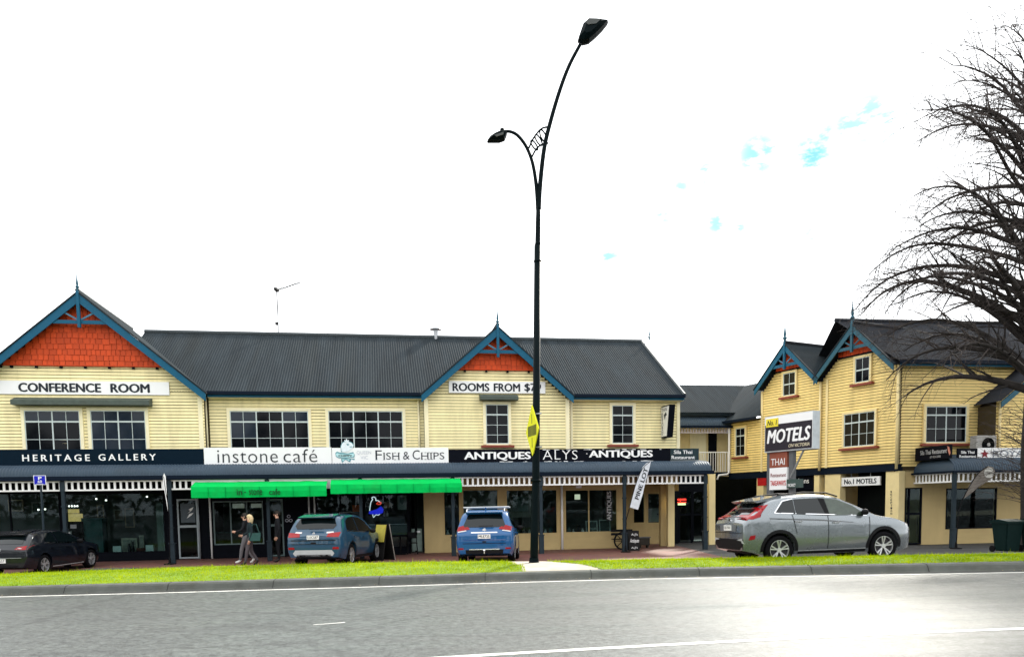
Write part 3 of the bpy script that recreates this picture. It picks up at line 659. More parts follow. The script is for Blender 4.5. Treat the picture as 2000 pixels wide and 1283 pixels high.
# set-back entry of the end shop
YB2 = 2.3
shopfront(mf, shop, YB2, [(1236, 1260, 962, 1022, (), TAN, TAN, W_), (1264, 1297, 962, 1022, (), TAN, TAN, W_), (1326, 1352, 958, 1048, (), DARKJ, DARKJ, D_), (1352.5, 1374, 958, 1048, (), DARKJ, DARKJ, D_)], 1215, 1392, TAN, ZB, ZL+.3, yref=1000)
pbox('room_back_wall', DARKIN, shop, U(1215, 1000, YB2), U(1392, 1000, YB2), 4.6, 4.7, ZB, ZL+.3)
pbox('floor_over', DARKJ, shop, uB, uVr-.1, .0, 4.6, ZL+.02, ZL+.32)
for x0, x1, yb, m in ((1290.5, 1303, .55, TAN), (1305, 1317.5, .1, YELLOWT), (1385, 1397, .6, YELLOWT)):
    pbox('column', m, shop, U(x0, 1000, yb), U(x1, 1000, yb), yb, yb+.22, ZB, ZL+.1)
# ------------------------------------------------------------------ the motel building to the right
_P = apx(1748, 906, 31.0); _d2 = ray(1427, 925); _Q = cC + _d2*((_P.z-EYE)/_d2.z)
bf = Frame(_Q, math.atan2(_P.y-_Q.y, _P.x-_Q.x))         # long side facing the driveway
cf = Frame(_P, R(8.5))                                    # side facing the street
df = Frame(_Q, R(9.5))                                    # balcony wall set far back, facing the street
mot = empty('motel_building', Matrix.Translation((_P.x, _P.y, ZB)), 'cream yellow weatherboard motel building with twin gables on the right', 'building')
IM = Matrix.Translation((-_P.x, -_P.y, -ZB))
mB = empty('driveway_side', bf.M); mC = empty('street_side', cf.M); mD = empty('balcony_wing', df.M)
# the three sides are held by plain meshes (backing walls) under the motel
for e_ in (mB, mC, mD): bpy.data.objects.remove(e_)
def part(name, bm, m, fr, sm=False): return link(name, mesh(bm, sm, name), m, mot, IM @ fr.M)
ZF = _P.z; ZE2 = bf.z(1604, 737); uA0, uA1, uB1 = bf.u(1490, 780), bf.u(1604, 780), bf.u(1755, 780)
zA, zBp = bf.z(1541, 670, -.4), bf.z(1687, 628, -.4); uAc, uBc = bf.u(1541, 670, -.4), bf.u(1687, 628, -.4)
uAc = (uA0+uA1)/2; uBc = (uA1+uB1)/2
ZE3 = bf.z(1460, 819)
def gpart(name, uc, hw, zap, zsh, fr):
    sl = (zap-ZE2)/hw
    def half(z): return hw if z < ZE2-.2 else max(0, min(hw, hw-(z-ZE2+.22)/sl))
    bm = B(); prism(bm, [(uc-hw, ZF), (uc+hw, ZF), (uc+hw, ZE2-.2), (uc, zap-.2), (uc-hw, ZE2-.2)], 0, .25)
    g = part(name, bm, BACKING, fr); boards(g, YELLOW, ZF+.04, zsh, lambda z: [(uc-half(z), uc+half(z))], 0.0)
    h0 = half(zsh+.03); bm = B(); prism(bm, [(uc-h0-.05, zsh), (uc+h0+.05, zsh), (uc, zap-.12)], -.05, -.004); p = part('shingle_panel', bm, RED, fr)
    shingles(g, uc, half, zsh, zap-.3, -.05, RED, .20, 5)
    pbox('bracket_rail', DARKJ, g, uc-h0, uc+h0, -.12, -.03, zsh-.06, zsh-.002)
    return g
gA = gpart('gable_wall', uAc, (uA1-uA0)/2, zA, bf.z(1541, 722), bf); gB = gpart('gable_wall', uBc, (uB1-uA1)/2, zBp, bf.z(1687, 690), bf)
for g, uc, hw, zap, m in ((gA, uAc, (uA1-uA0)/2+.12, zA, BLUE), (gB, uBc, (uB1-uA1)/2+.06, zBp, TEALD)):
    barge(g, uc, hw, zap, ZE2-.1, -.4, m, .22); zc = zap-.95; truss(g, uc, zap, zc, zc-.18, (zap-ZE2)/hw, -.42, m)
    finial(g, uc, -.42, zap+.05, .95, TEALD)
    for s in (-1, 1): obj('gable_roof', corr((uc+s*hw, -.44, ZE2-.09), (uc+s*hw, 7, ZE2-.09), (uc, -.44, zap+.06), (uc, 7, zap+.06)), ROOF if m is BLUE else ROOFD, g, sm=True)
    obj('ridge_cap', tube(B(), [(uc, -.45, zap+.08), (uc, 7, zap+.08)], .08, 8), ROOFD, g)
# lower wing between the gables and the balcony
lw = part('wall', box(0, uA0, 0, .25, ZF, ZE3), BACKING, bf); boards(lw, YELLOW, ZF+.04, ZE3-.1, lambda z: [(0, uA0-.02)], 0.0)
obj('roof', corr((-.35, -.4, ZE3), (uA0-.03, -.4, ZE3), (-2.6, 3.4, ZE3+2.35), (uA0-.03, 3.4, ZE3+2.35)), ROOF, lw, sm=True)
pbox('fascia_board', NAVY, lw, -.3, uA0-.03, -.5, -.38, ZE3-.1, ZE3+.02)
for g, a in ((gA, uA0), (gA, uA1), (gB, uA1+.35), (gB, uB1)):
    pbox('corner_board', YELLOWT, g, a-.06, a+.06, -.065, -.043, ZF+.01, ZE2-.15)
def bpipe(x, y, z0, z1, m=YELLOWT): u = bf.u(x, y, -.1); return obj('downpipe', tube(B(), [(u, -.12, z0), (u, -.12, z1)], .055, 8), m, gB, sm=True)
bpipe(1602, 830, ZF-.1, ZE2-.1); bpipe(1753, 830, ZF-.2, ZE2-.1)
obj('rain_head', box(uA1-.14, uA1+.14, -.25, -.06, ZE2-.2, ZE2-.02), NAVY, gB)
part('floor_edge', box(-.1, uB1+.03, -.02, .3, ZF-.28, ZF-.002), NAVY, bf)
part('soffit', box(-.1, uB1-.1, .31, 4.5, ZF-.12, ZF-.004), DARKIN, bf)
window(bf, mot, 1, 2, 1, 2, 0, 1, ()) if False else None
class Hold: pass
def mwindow(fr, parent, *a, **k): return window(fr, parent, *a, ct=YELLOWT, **k)
mwindow(bf, gA, 1532, 1555.5, 728, 772, -.03, 1, (.5,), casing=.09, sill=True)
mwindow(bf, gB, 1673, 1701, 698, 746, -.03, 1, (.5,), casing=.09, sill=True)
mwindow(bf, gB, 1651, 1711, 806, 871, -.03, 2, (.28, .63), casing=.09, sill=True)
mwindow(bf, lw, 1439, 1457, 836, 890, -.03, 1, (.28, .64), casing=.09, sill=True)
# street side
ue = cf.u(2100, 700); ZE4 = cf.z(1880, 706, -.3)
uC1 = cf.u(1962, 632, 3.2); zRC = cf.z(1830, 631, 3.2)
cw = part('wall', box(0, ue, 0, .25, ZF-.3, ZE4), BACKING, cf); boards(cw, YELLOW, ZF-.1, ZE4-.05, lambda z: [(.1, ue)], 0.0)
pbox('corner_board', YELLOWT, cw, .0, .12, -.065, -.001, ZF-.2, ZE4-.05)
obj('roof', corr((-.2, -.4, ZE4), (ue, -.4, ZE4), (-.75, 3.2, zRC), (uC1, 3.2, zRC)), ROOFD, cw, sm=True)
bm = B(); bm.faces.new([bm.verts.new(p) for p in ((-.2, 6.8, ZE4), (ue, 6.8, ZE4), (uC1, 3.2, zRC), (-.75, 3.2, zRC))]); bm.faces.new([bm.verts.new(p) for p in ((ue, -.4, ZE4), (ue, 6.8, ZE4), (uC1, 3.2, zRC))]); obj('roof_back', bm, ROOFD, cw)
obj('ridge_cap', tube(B(), [(-.75, 3.2, zRC+.03), (uC1, 3.2, zRC+.03)], .09, 8), ROOFD, cw)
pbox('gutter', NAVY, cw, -.15, ue, -.52, -.38, ZE4-.12, ZE4+.02); pbox('fascia_board', BLUE, cw, -.1, ue, -.375, -.34, ZE4-.2, ZE4-.05)
mwindow(cf, cw, 1807, 1886, 794, 864, -.03, 2, (.24, .62), casing=.1, sill=True)
# annex at the far right with its own raking roof
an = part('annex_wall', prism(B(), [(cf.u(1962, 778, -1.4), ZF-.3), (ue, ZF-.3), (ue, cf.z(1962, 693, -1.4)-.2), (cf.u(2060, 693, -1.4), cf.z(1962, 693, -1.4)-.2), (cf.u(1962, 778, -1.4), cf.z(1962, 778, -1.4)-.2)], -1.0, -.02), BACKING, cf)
ua_, za_ = cf(1962, 778, -1.4); ub_, zb_ = cf.u(2060, 693, -1.4), cf.z(1962, 693, -1.4)
boards(an, YELLOW, ZF-.2, zb_, lambda z: [(ua_ if z < za_ else ua_+(z-za_)/(zb_-za_)*(ub_-ua_), ue)], -1.0)
obj('barge_board', prism(B(), [(ua_-.15, za_-.12), (ub_, zb_), (ub_, zb_-.25), (ua_-.15, za_-.36)], -1.45, -1.40), TEALD, an); obj('roof', corr((ua_-.2, -1.46, za_-.1), (ua_-.2, 0, za_-.1), (ub_, -1.46, zb_+.05), (ub_, 0, zb_+.05)), ROOFD, an, sm=True)
obj('downpipe', tube(B(), [(ua_+.1, -1.08, ZF-.2), (ua_+.1, -1.08, za_-.1)], .05, 8), YELLOWT, an, sm=True)
# ground floor, street side
ZL2 = ZF-.25
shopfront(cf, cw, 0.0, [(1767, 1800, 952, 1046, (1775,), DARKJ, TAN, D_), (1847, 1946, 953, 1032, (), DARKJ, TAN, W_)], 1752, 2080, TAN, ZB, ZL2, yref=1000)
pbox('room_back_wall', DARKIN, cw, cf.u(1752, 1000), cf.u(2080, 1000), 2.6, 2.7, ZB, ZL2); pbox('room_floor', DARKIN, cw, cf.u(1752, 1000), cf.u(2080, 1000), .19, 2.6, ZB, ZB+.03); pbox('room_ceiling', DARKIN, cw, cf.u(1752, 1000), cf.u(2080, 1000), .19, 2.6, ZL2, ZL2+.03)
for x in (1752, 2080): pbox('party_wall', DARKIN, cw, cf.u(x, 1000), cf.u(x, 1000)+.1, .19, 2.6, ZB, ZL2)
# its veranda wraps the corner
YV2 = -2.3; uk = cf.u(1862, 1000, YV2); zg2 = cf.z(1900, 919, YV2); zt2 = cf.z(1900, 893, -1.5); f1, f0, r1, r0 = cf.z(1900, 924, YV2), cf.z(1900, 938, YV2), cf.z(1900, 922, YV2), cf.z(1900, 941, YV2)
bm, prof2 = bullnose(None, None, YV2, -1.6, zg2, zt2, uk, ue)
v2 = obj('veranda_roof', bm, VERAN, cw, sm=True)
# returned side: the same curve turned toward the driveway
bm = B(); rows_ = []
for y_, z_ in prof2[:9]:
    o_ = y_-YV2; rows_.append([bm.verts.new((uk+o_*.9 - .02, yy, z_)) for yy in (y_, -.02)])
for r_a, r_b in zip(rows_, rows_[1:]): bm.faces.new((r_a[0], r_a[1], r_b[1], r_b[0]))
obj('roof_return', bm, VERAN, v2, sm=True)
pbox('gutter', NAVY, v2, uk-.12, ue, YV2-.13, YV2+.01, r1-.005, zg2+.01); pbox('gutter', NAVY, v2, uk-.12, uk-.01, YV2+.012, -.02, r1-.005, zg2+.01)
pbox('fringe_beam', WHITE, v2, uk, ue, YV2+.005, YV2+.06, f1-.01, r1-.006); pbox('fringe_rail', WHITE, v2, uk, ue, YV2, YV2+.055, r0, f0)
pbox('fringe_beam', WHITE, v2, uk-.005, uk+.05, YV2+.062, -.02, f1-.01, r1-.006); pbox('fringe_rail', WHITE, v2, uk-.005, uk+.05, YV2+.062, -.02, r0, f0)
sl2 = mesh(box(-.036, .036, YV2+.015, YV2+.04, f0+.001, f1-.011), name='slat'); sl2.materials.append(WHITE); sl3 = mesh(box(.008, .035, -.036, .036, f0+.001, f1-.011), name='slat'); sl3.materials.append(WHITE)
x = uk+.2
while x < ue: link('slat', sl2, None, v2, T(x, 0, 0)); x += .196
y = YV2+.2
while y < -.1: link('slat', sl3, None, v2, T(uk, y, 0)); y += .196
for x in (uk+.03, uk+4.6):
    bm = B(); bx(bm, -.06, .06, -.06, .06, ZB+.72, zg2-.02); bx(bm, -.085, .085, -.085, .085, ZB, ZB+.7); bx(bm, -.11, .11, -.11, .11, ZB+.70, ZB+.735); obj('post', bm, POSTC, v2, T(x, YV2+.03, 0))
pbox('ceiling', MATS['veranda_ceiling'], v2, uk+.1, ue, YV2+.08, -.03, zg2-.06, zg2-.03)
# under the driveway side: columns and set-back walls
ucol = []
for x0, x1, yb in ((1611, 1641, .02), (1730, 1756, .02), (1478, 1491, .02), (1590, 1600, .02)):
    part('column', box(bf.u(x0, 940, yb), bf.u(x1, 940, yb), yb, yb+.35, ZB, ZF-.281), YELLOWT, bf)
rw = part('reception_wall', box(bf.u(1600, 940), uB1-.2, 1.6, 1.75, ZB, ZF-.13), TAN, bf)
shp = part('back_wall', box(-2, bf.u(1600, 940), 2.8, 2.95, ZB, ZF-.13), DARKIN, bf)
def flatwin(parent, x0, x1, y0, y1, yb, m=PANE, fm=DARKJ):
    u0, u1 = bf.u(x0, 960, yb), bf.u(x1, 960, yb); z1_, z0_ = bf.z((x0+x1)/2, y0, yb), bf.z((x0+x1)/2, y1, yb)
    bm = B(); f_ = .05; bx(bm, u0-f_, u1+f_, yb-.06, yb-.002, z1_, z1_+f_); bx(bm, u0-f_, u1+f_, yb-.06, yb-.002, z0_-f_, z0_); bx(bm, u0-f_, u0, yb-.06, yb-.002, z0_, z1_); bx(bm, u1, u1+f_, yb-.06, yb-.002, z0_, z1_)
    w_ = obj('window', bm, fm, parent); pbox('pane', m, w_, u0, u1, yb-.03, yb-.02, z0_, z1_)
flatwin(rw, 1697, 1729, 952, 1010, 1.6)
# balcony wing far back, above the passage
zbal = df.z(1380, 921); ubl = -8.0
bw = part('balcony_wall', box(ubl, 1.5, 1.3, 1.5, zbal-.2, df.z(1380, 812)+.1), YELLOWT, df)
boards(bw, YELLOW, zbal, df.z(1380, 815)+.1, lambda z: [(df.u(1410, 880, 1.3), .1)], 1.3)
pbox('balcony_floor', NAVY, bw, ubl, .1, -.02, 1.3, zbal-.18, zbal-.02)
zba, zbt = df.z(1380, 832), df.z(1380, 813)
bm, _pf = bullnose(None, None, -.1, .5, zba, zbt, ubl, .25); obj('balcony_roof', bm, VERAN, bw, sm=True)
pbox('gutter', NAVY, bw, ubl, .3, -.2, -.09, zba-.1, zba+.01)
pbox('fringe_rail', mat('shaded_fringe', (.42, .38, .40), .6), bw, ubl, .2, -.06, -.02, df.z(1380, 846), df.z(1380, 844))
fz0, fz1 = df.z(1380, 844), zba-.1
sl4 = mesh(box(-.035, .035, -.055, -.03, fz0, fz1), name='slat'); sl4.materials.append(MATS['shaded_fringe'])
x = df.u(1326, 840, 0)
while x < .15: link('slat', sl4, None, bw, T(x, 0, 0)); x += .15
obj('roof', corr((ubl, .3, zbt+.05), (4.5, .3, zbt+.05), (ubl, 4.2, df.z(1380, 752, 4.2)), (4.5, 4.2, df.z(1380, 752, 4.2))), ROOF, bw, sm=True)
zr_ = zbal+1.0
pbox('handrail', WHITE, bw, ubl, .05, -.02, .03, zr_-.05, zr_)
x = df.u(1326, 900, 0)
while x < .05: pbox('baluster', WHITE, bw, x-.012, x+.012, -.005, .018, zbal-.02, zr_-.05); x += .13
u0, u1 = df.u(1383, 880, 1.3), df.u(1399, 880, 1.3)
pbox('window', DARKJ, bw, u0, u1, 1.24, 1.295, zbal+.1, zbal+2.1); pbox('door', CREAMT, bw, df.u(1347, 880, 1.3), df.u(1378, 880, 1.3), 1.25, 1.29, zbal, zbal+2.05)
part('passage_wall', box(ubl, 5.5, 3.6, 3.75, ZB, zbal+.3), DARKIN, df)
obj('downpipe', tube(B(), [(df.u(1424, 880, -.1), -.1, zba-.1), (df.u(1424, 880, -.1), -.1, zbal-.05), (df.u(1420, 922, -.1), -.1, zbal-.14), (df.u(1404, 925, -.1), -.1, zbal-.18), (df.u(1401, 935, -.1), -.1, zbal-.4)], .05, 8), WHITE, bw, sm=True)
# ------------------------------------------------------------------ signs on the buildings
def sign(name, fr, x0, x1, y0, y1, yb, m, label, cat='sign', th=.06, group=None):
    xm = (x0+x1)/2; u0, u1 = fr.u(x0, y0, yb), fr.u(x1, y0, yb); z1, z0 = fr.z(xm, y0, yb), fr.z(xm, y1, yb)
    o = obj(name, box(0, u1-u0, 0, th, 0, z1-z0), m, M=fr.M @ T(u0, yb, z0)); tag(o, label, cat, group)
    o['w'] = u1-u0; o['h'] = z1-z0
    def c(x, y): return fr.u(x, y, yb)-u0, fr.z(xm, y, yb)-z0
    return o, c
def put(s, m, o, c, x0, x1, y0, y1, **k):
    a, zt = c(x0, y0); b, zb_ = c(x1, y1); return letters(s, m, o, a, b, zb_, zt, -.003, **k)
o, c = sign('shop_sign', mf, -70, 397, 877, 909, YS, NAVYS, 'dark navy fascia sign lettered HERITAGE GALLERY above the veranda'); put('HERITAGE', SIGNW, o, c, 43, 176, 887, 900, bold=.012, spacing=1.45); put('GALLERY', SIGNW, o, c, 192, 305, 886.5, 899.5, bold=.012, spacing=1.45)
o, c = sign('shop_sign', mf, 397.6, 647, 873.5, 908, YS, SIGNW, 'white fascia sign with thin grey lettering instone café'); put('instone', mat('charcoal_text', (.03, .035, .04), .5), o, c, 424, 543, 878.5, 903, bold=-.008, spacing=1.06); put('café', MATS['charcoal_text'], o, c, 553, 620, 877, 903, bold=-.008, spacing=1.06)
o, c = sign('shop_sign', mf, 648, 875.5, 874, 904.5, YS, SIGNW, 'white fascia sign lettered FISH & CHIPS with a crowned head logo')
SER = mat('serif_text', (.012, .018, .028), .5)
def serifs(o, c, m, items, y0, y1, w_=4.2):
    bm = B()
    for x, full in items:
        for yy in (y0, y1):
            a, zc = c(x-w_/2, yy); b, _ = c(x+w_/2, yy); bx(bm, a, b, -.011, -.004, zc-.008, zc+.008)
    obj('serif', bm, m, o)
for s_, a_, b_, t_ in (('F', 733, 746, 879), ('ISH', 749, 780, 883.5), ('&', 787, 800, 882), ('C', 805.5, 820, 879), ('HIPS', 822.5, 868, 883.5)):
    put(s_, SER, o, c, a_, b_, t_, 897.3, bold=-.004)
serifs(o, c, SER, [(735, 1), (750, 1), (771.5, 1), (779, 1), (824, 1), (831, 1), (838, 1), (844, 1)], 884, 897.3, 4)
PALE = mat('pale_grey_text', (.50, .52, .58), .5)
put('QUEEN', PALE, o, c, 696.5, 725, 880, 887.5, bold=-.005); put('VIC', PALE, o, c, 704, 719, 889.5, 896, bold=-.005)
def poly(o, c, pts, m, name, lift=.004, th=.012):
    return obj(name, prism(B(), [c(*p) for p in pts], -lift-th, -lift), m, o)
LOGO1 = mat('logo_white', (.72, .78, .82), .5); LOGO2 = mat('logo_teal', (.10, .28, .32), .5); LOGO3 = mat('logo_pale_teal', (.45, .70, .72), .5)
hd = [(667, 880), (666, 872), (668, 866), (672, 863), (678, 862), (683, 863), (687, 865), (690, 869), (689, 873), (686, 876), (682, 880), (676, 881.5), (670, 881.5)]
poly(o, c, [(667-.8, 882.5)]+[(x+(.9 if x > 678 else -.9), y-.9) for x, y in hd[1:]], LOGO2, 'emblem_outline', .003, .008)
poly(o, c, hd, LOGO1, 'emblem_head', .012, .006)
poly(o, c, [(673, 862), (672.5, 858.5), (675, 860), (676.8, 855.5), (678.6, 860), (681.5, 858.5), (681, 862)], LOGO1, 'emblem_crown', .006)
poly(o, c, [(676, 867), (680, 866), (682, 868), (679, 870), (678, 868.5)], LOGO2, 'emblem_mark', .019, .003); poly(o, c, [(683, 871.5), (688, 871), (687, 873), (683, 873)], LOGO2, 'emblem_mark', .019, .003)
poly(o, c, [(655, 884), (658, 881), (664, 883), (680, 884.5), (690, 882), (693, 888), (692, 892.5), (676, 894.5), (662, 894), (656, 891)], LOGO2, 'ribbon_edge', .004, .008)
poly(o, c, [(656, 885), (659, 884), (665, 886), (680, 886.5), (691, 884.5), (692, 888), (690, 891.5), (676, 893), (662, 892.5), (657, 890)], LOGO3, 'ribbon', .013, .004)
poly(o, c, [(666, 895), (668, 903), (675, 897), (684, 902), (686, 896), (692, 898), (693, 895), (676, 894.6)], LOGO2, 'ribbon_tail', .004, .006); poly(o, c, [(668, 896), (669.5, 900), (675, 896), (682, 899), (683, 896)], LOGO3, 'ribbon_tail', .011, .004)
lg = put('CHIPPY', DARKT, o, c, 661, 688, 887.3, 891.2, bold=.02); lg.location.y = -.018
o, c = sign('shop_sign', mf, 876, 1309, 876.5, 901.5, YS, BLACKS, 'long black fascia sign lettered ANTIQUES ALYS ANTIQUES')
put('ANTIQUES', SIGNW, o, c, 906, 1037, 881.5, 898.5, bold=.027); put('ANTIQUES', SIGNW, o, c, 1150, 1275, 879.5, 896, bold=.027); put('ALYS', SIGNW, o, c, 1060, 1128, 879, 897, bold=-.012, spacing=1.1); put('.', SIGNW, o, c, 1145, 1147, 885, 887)
def flakes(o, c, x0, x1, yy, n, seed):
    rr = random.Random(seed); bm = B()
    for i in range(n):
        x = rr.uniform(x0, x1); a, z = c(x, yy-rr.uniform(0, .8)); wd = rr.uniform(.03, .22); bx(bm, a, a+wd, -.012, -.002, max(.001, z-.02), max(.001, z-.02)+rr.uniform(.008, .03))
    obj('torn_edge', bm, SIGNW, o)
flakes(o, c, 970, 1290, 901, 26, 4); flakes(o, c, 1060, 1300, 878, 18, 6)
o, c = sign('shop_sign', mf, 1309.6, 1365, 875.5, 898.5, YS, mat('dark_teal_signboard', (.012, .03, .036), .45), 'small dark fascia sign lettered Sila Thai Restaurant at the veranda end'); put('Sila Thai', SIGNW, o, c, 1316, 1352, 879, 886, bold=.01); put('Restaurant', SIGNW, o, c, 1311.5, 1357, 889.5, 896, bold=.01)
o, c = sign('wall_sign', mf, -70, 329.5, 744, 770, YG-.1, SIGNW, 'long white wall sign lettered CONFERENCE ROOM on the large gable', th=.05); put('CONFERENCE', DARKT, o, c, 35, 198, 748, 766, bold=.03); put('ROOM', DARKT, o, c, 215, 293, 748, 766, bold=.03)
o, c = sign('wall_sign', mf, 876.5, 1065, 744.5, 767.5, YG-.1, SIGNW, 'white wall sign lettered ROOMS FROM $79 on the smaller gable', th=.05); put('ROOMS', DARKT, o, c, 883.5, 956, 748.5, 764.5, bold=.026); put('FROM', DARKT, o, c, 964, 1016, 748.5, 764.5, bold=.026); put('$79', DARKT, o, c, 1024, 1057, 748, 765.5, bold=.022)
# projecting THAI RESTAURANT blade sign
bu, bz1 = mf(1306, 790, -.9); bz0 = mf.z(1306, 853, -.9)
ub0 = mf.u(1308, 820, -1.0)
bsn = obj('projecting_sign', prism(B(), [(-1.0, bz1-bz0), (-.04, bz1-bz0+.02), (-.04, .02), (-.72, 0)], 0, .24, 'x'), BLACKS, M=mf.M @ T(ub0, 0, bz0)); tag(bsn, 'black edged tapering sign lettered THAI RESTAURANT projecting from the wall', 'sign')
H_ = bz1-bz0
fc = obj('sign_face', prism(B(), [(-.93, H_-.05), (-.08, H_-.03), (-.08, .07), (-.68, .06)], -.012, -.002, 'x'), mat('sign_ivory', (.75, .74, .68), .5), bsn)
def side_letters(s, m, parent, y0, y1, z0, z1, x=-.014, **k):
    me = text_mesh(s, **k); xs = [v.co.x for v in me.vertices]; ys = [v.co.y for v in me.vertices]
    for v in me.vertices: v.co = (x, y0+(v.co.x-min(xs))/(max(xs)-min(xs))*(y1-y0), z0+(v.co.y-min(ys))/(max(ys)-min(ys))*(z1-z0))
    me.materials.clear(); return link('lettering', me, m, parent)
side_letters('THAI', DARKT, bsn, -.12, -.75, H_-.22, H_-.07, bold=.01)
for i, ch in enumerate('RESTAURANT'): zt_ = H_-.26-(H_-.36)*i/10; side_letters(ch, DARKT, bsn, -.13, -.30, zt_-.085, zt_, bold=.015)
obj('arrow', prism(B(), [(-.45, H_*.62), (-.38, H_*.72), (-.62, H_*.80), (-.72, H_*.70), (-.58, H_*.68), (-.48, H_*.56)], -.017, -.013, 'x'), DARKT, bsn)
# motel signs
o, c = sign('hanging_sign', bf, 1643.5, 1718.5, 931, 948, .1, SIGNW, 'white hanging sign lettered No.1 MOTELS under the yellow upper floor', th=.08)
put('No.1 MOTELS', DARKT, o, c, 1649, 1712, 934.5, 944.5, bold=.025)
for f_ in (.25, .75): obj('hanger', tube(B(), [(o['w']*f_, .04, o['h']), (o['w']*f_, .04, ZF-.28-(o.matrix_world.translation.z))], .012, 6), STEEL, o)
o, c = sign('wall_sign', bf, 1531, 1589, 922, 957, .12, BLACKS, 'black sign lettered Kitchens partly hidden behind the motel pylon', th=.06); put('Kitchens', SIGNW, o, c, 1541, 1580, 934, 944, bold=.008)
o, c = sign('wall_sign', bf, 1479.5, 1496, 933, 948, .0, mat('red_sign', (.45, .012, .015), .5), 'small plain red sign at the left of the motel pylon', th=.05)
for i, ch in enumerate('RECEPTION'):
    pass
colm = obj('column_lettering', box(0, .001, 0, .001, 0, .001), DARKT); bpy.data.objects.remove(colm)
def col_text(s, m, fr, x, y0, y1, yb, parent, wpx):
    n = len(s)
    for i, ch in enumerate(s):
        ya = y0+(y1-y0)*i/n; yb_ = ya+(y1-y0)/n*.72; a, b = fr.u(x-wpx/2, ya, yb), fr.u(x+wpx/2, ya, yb)
        me = letters(ch, m, None, a, b, fr.z(x, yb_, yb), fr.z(x, ya, yb), yb-.002, bold=.02); me.parent = parent; me.matrix_local = IM @ fr.M
col_text('RECEPTION', DARKT, bf, 1741, 958, 1006, .02, mot, 3.2)
# Sila Thai corner signs over the right veranda
PINKL = mat('salmon_leaf', (.55, .22, .16), .5)
o = obj('shop_sign', box(0, .05, 0, 2.02, 0, .52), BLACKS, M=cf.M @ T(uk-.02, YV2+.18, zt2-.06)); tag(o, 'angled black sign lettered Sila Thai Restaurant above the corner veranda return', 'sign')
side_letters('Sila Thai Restaurant', SIGNW, o, 1.72, .22, .22, .40, x=-.004, bold=.014); side_letters('07 823 2300', SIGNW, o, 1.15, .55, .07, .15, x=-.004, bold=.01)
obj('leaf', prism(B(), [(.02, .2), (.10, .42), (.2, .47), (.17, .3), (.08, .12)], -.006, -.001, 'x'), PINKL, o)
o, c = sign('shop_sign', cf, 1870.5, 1909, 875.5, 897, -1.9, BLACKS, 'small black square sign lettered Sila Thai Restaurant facing the street'); put('Sila Thai', SIGNW, o, c, 1877, 1903, 880, 885.5, bold=.012); put('Restaurant', SIGNW, o, c, 1873.5, 1906, 888, 893.5, bold=.012)
o, c = sign('shop_sign', cf, 1909.6, 2040, 874, 898, -1.88, SIGNW, 'white sign with dark red star emblem lettered ROYA behind the bare twigs'); put('ROYAL', GREYT, o, c, 1939, 2010, 879, 892, bold=.02)
st = [(1923+(9 if k % 2 == 0 else 3.8)*math.sin(k*math.pi/5), 886-(9 if k % 2 == 0 else 3.8)*math.cos(k*math.pi/5)) for k in range(10)]; poly(o, c, st, mat('dark_red', (.20, .01, .02), .5), 'star')
# air conditioner standing on the corner veranda
a0, a1 = cf.u(1907, 870, -1.2), cf.u(1946, 870, -1.2); z0 = cf.z(1925, 886, -1.2); z1 = cf.z(1925, 850, -1.2)
ac = obj('air_conditioner', box(0, a1-a0, 0, .34, 0, z1-z0), mat('grey_casing', (.33, .32, .30), .6, dirt=.4), M=cf.M @ T(a0, -1.2, z0)); tag(ac, 'grey boxy air conditioner with round fan grille above the corner signs', 'air conditioner')
g_ = obj('fan_guard', lathe(B(), [(.02, 0), (.27, .005), (.27, .02), (.02, .02)], 24), DARKIN, ac, T((a1-a0)*.58, -.002, (z1-z0)*.5) @ Matrix.Rotation(R(90), 4, 'X')); obj('fan_hub', lathe(B(), [(.07, 0), (.07, .03)], 14), MATS['grey_casing'], ac, T((a1-a0)*.58, -.02, (z1-z0)*.5) @ Matrix.Rotation(R(90), 4, 'X'))
# ---- motel pylon sign in the driveway
pz = FPZ; py_b = gpx(1545, 1075, -.22); 
Yp = 27.6; pc = apx(1530, 960, Yp); pth = bf.th
pf = Frame(pc, pth)
py = empty('pylon_sign', pf.M @ T(0, 0, pz), 'large motel pylon sign with THAI Restaurant TAKEAWAYS panels below', 'sign')
def pp(x, y, yb=0.0): u, z = pf(x, y, yb); return u, z-pz
a, zt_ = pp(1494, 812); b, _ = pp(1589, 803); _, zb_ = pp(1494, 884); 
zt_ = (pp(1494, 814)[1]+pp(1588, 802)[1])/2; zb_ = (pp(1493, 884)[1]+pp(1583, 876.5)[1])/2
cab = obj('sign_cabinet', box(a, b, 0, .32, zb_, zt_), mat('cabinet_grey', (.50, .54, .56), .5, dirt=.2), py)
hh = zt_-zb_
obj('sign_face', box(a+.03, b-.03, -.012, -.002, zb_+.03, zt_-.03), SIGNW, cab); obj('dark_panel', box(a+.04, b-.04, -.02, -.013, zb_+.04, zb_+hh*.76), mat('plum_black', (.022, .018, .026), .5), cab)
W2 = b-a
letters('MOTELS', SIGNW, cab, a+W2*.06, b-W2*.04, zb_+hh*.24, zb_+hh*.62, -.022, bold=.028, shear=.2); letters('ON VICTORIA', mat('tan_text', (.62, .55, .38), .5), cab, a+W2*.52, b-W2*.06, zb_+hh*.09, zb_+hh*.18, -.022, bold=.01, shear=.25)
pl = obj('yellow_plate', box(a+W2*.04, a+W2*.30, -.034, -.024, zb_+hh*.70, zb_+hh*.93), mat('sign_yellow', (.80, .66, .05), .5), cab); letters('No. 1', DARKT, cab, a+W2*.07, a+W2*.28, zb_+hh*.745, zb_+hh*.885, -.036, bold=.012, shear=.25)
ps0, ps1 = pp(1500, 900)[0], pp(1534, 900)[0]; zq = lambda y: pp(1517, y)[1]
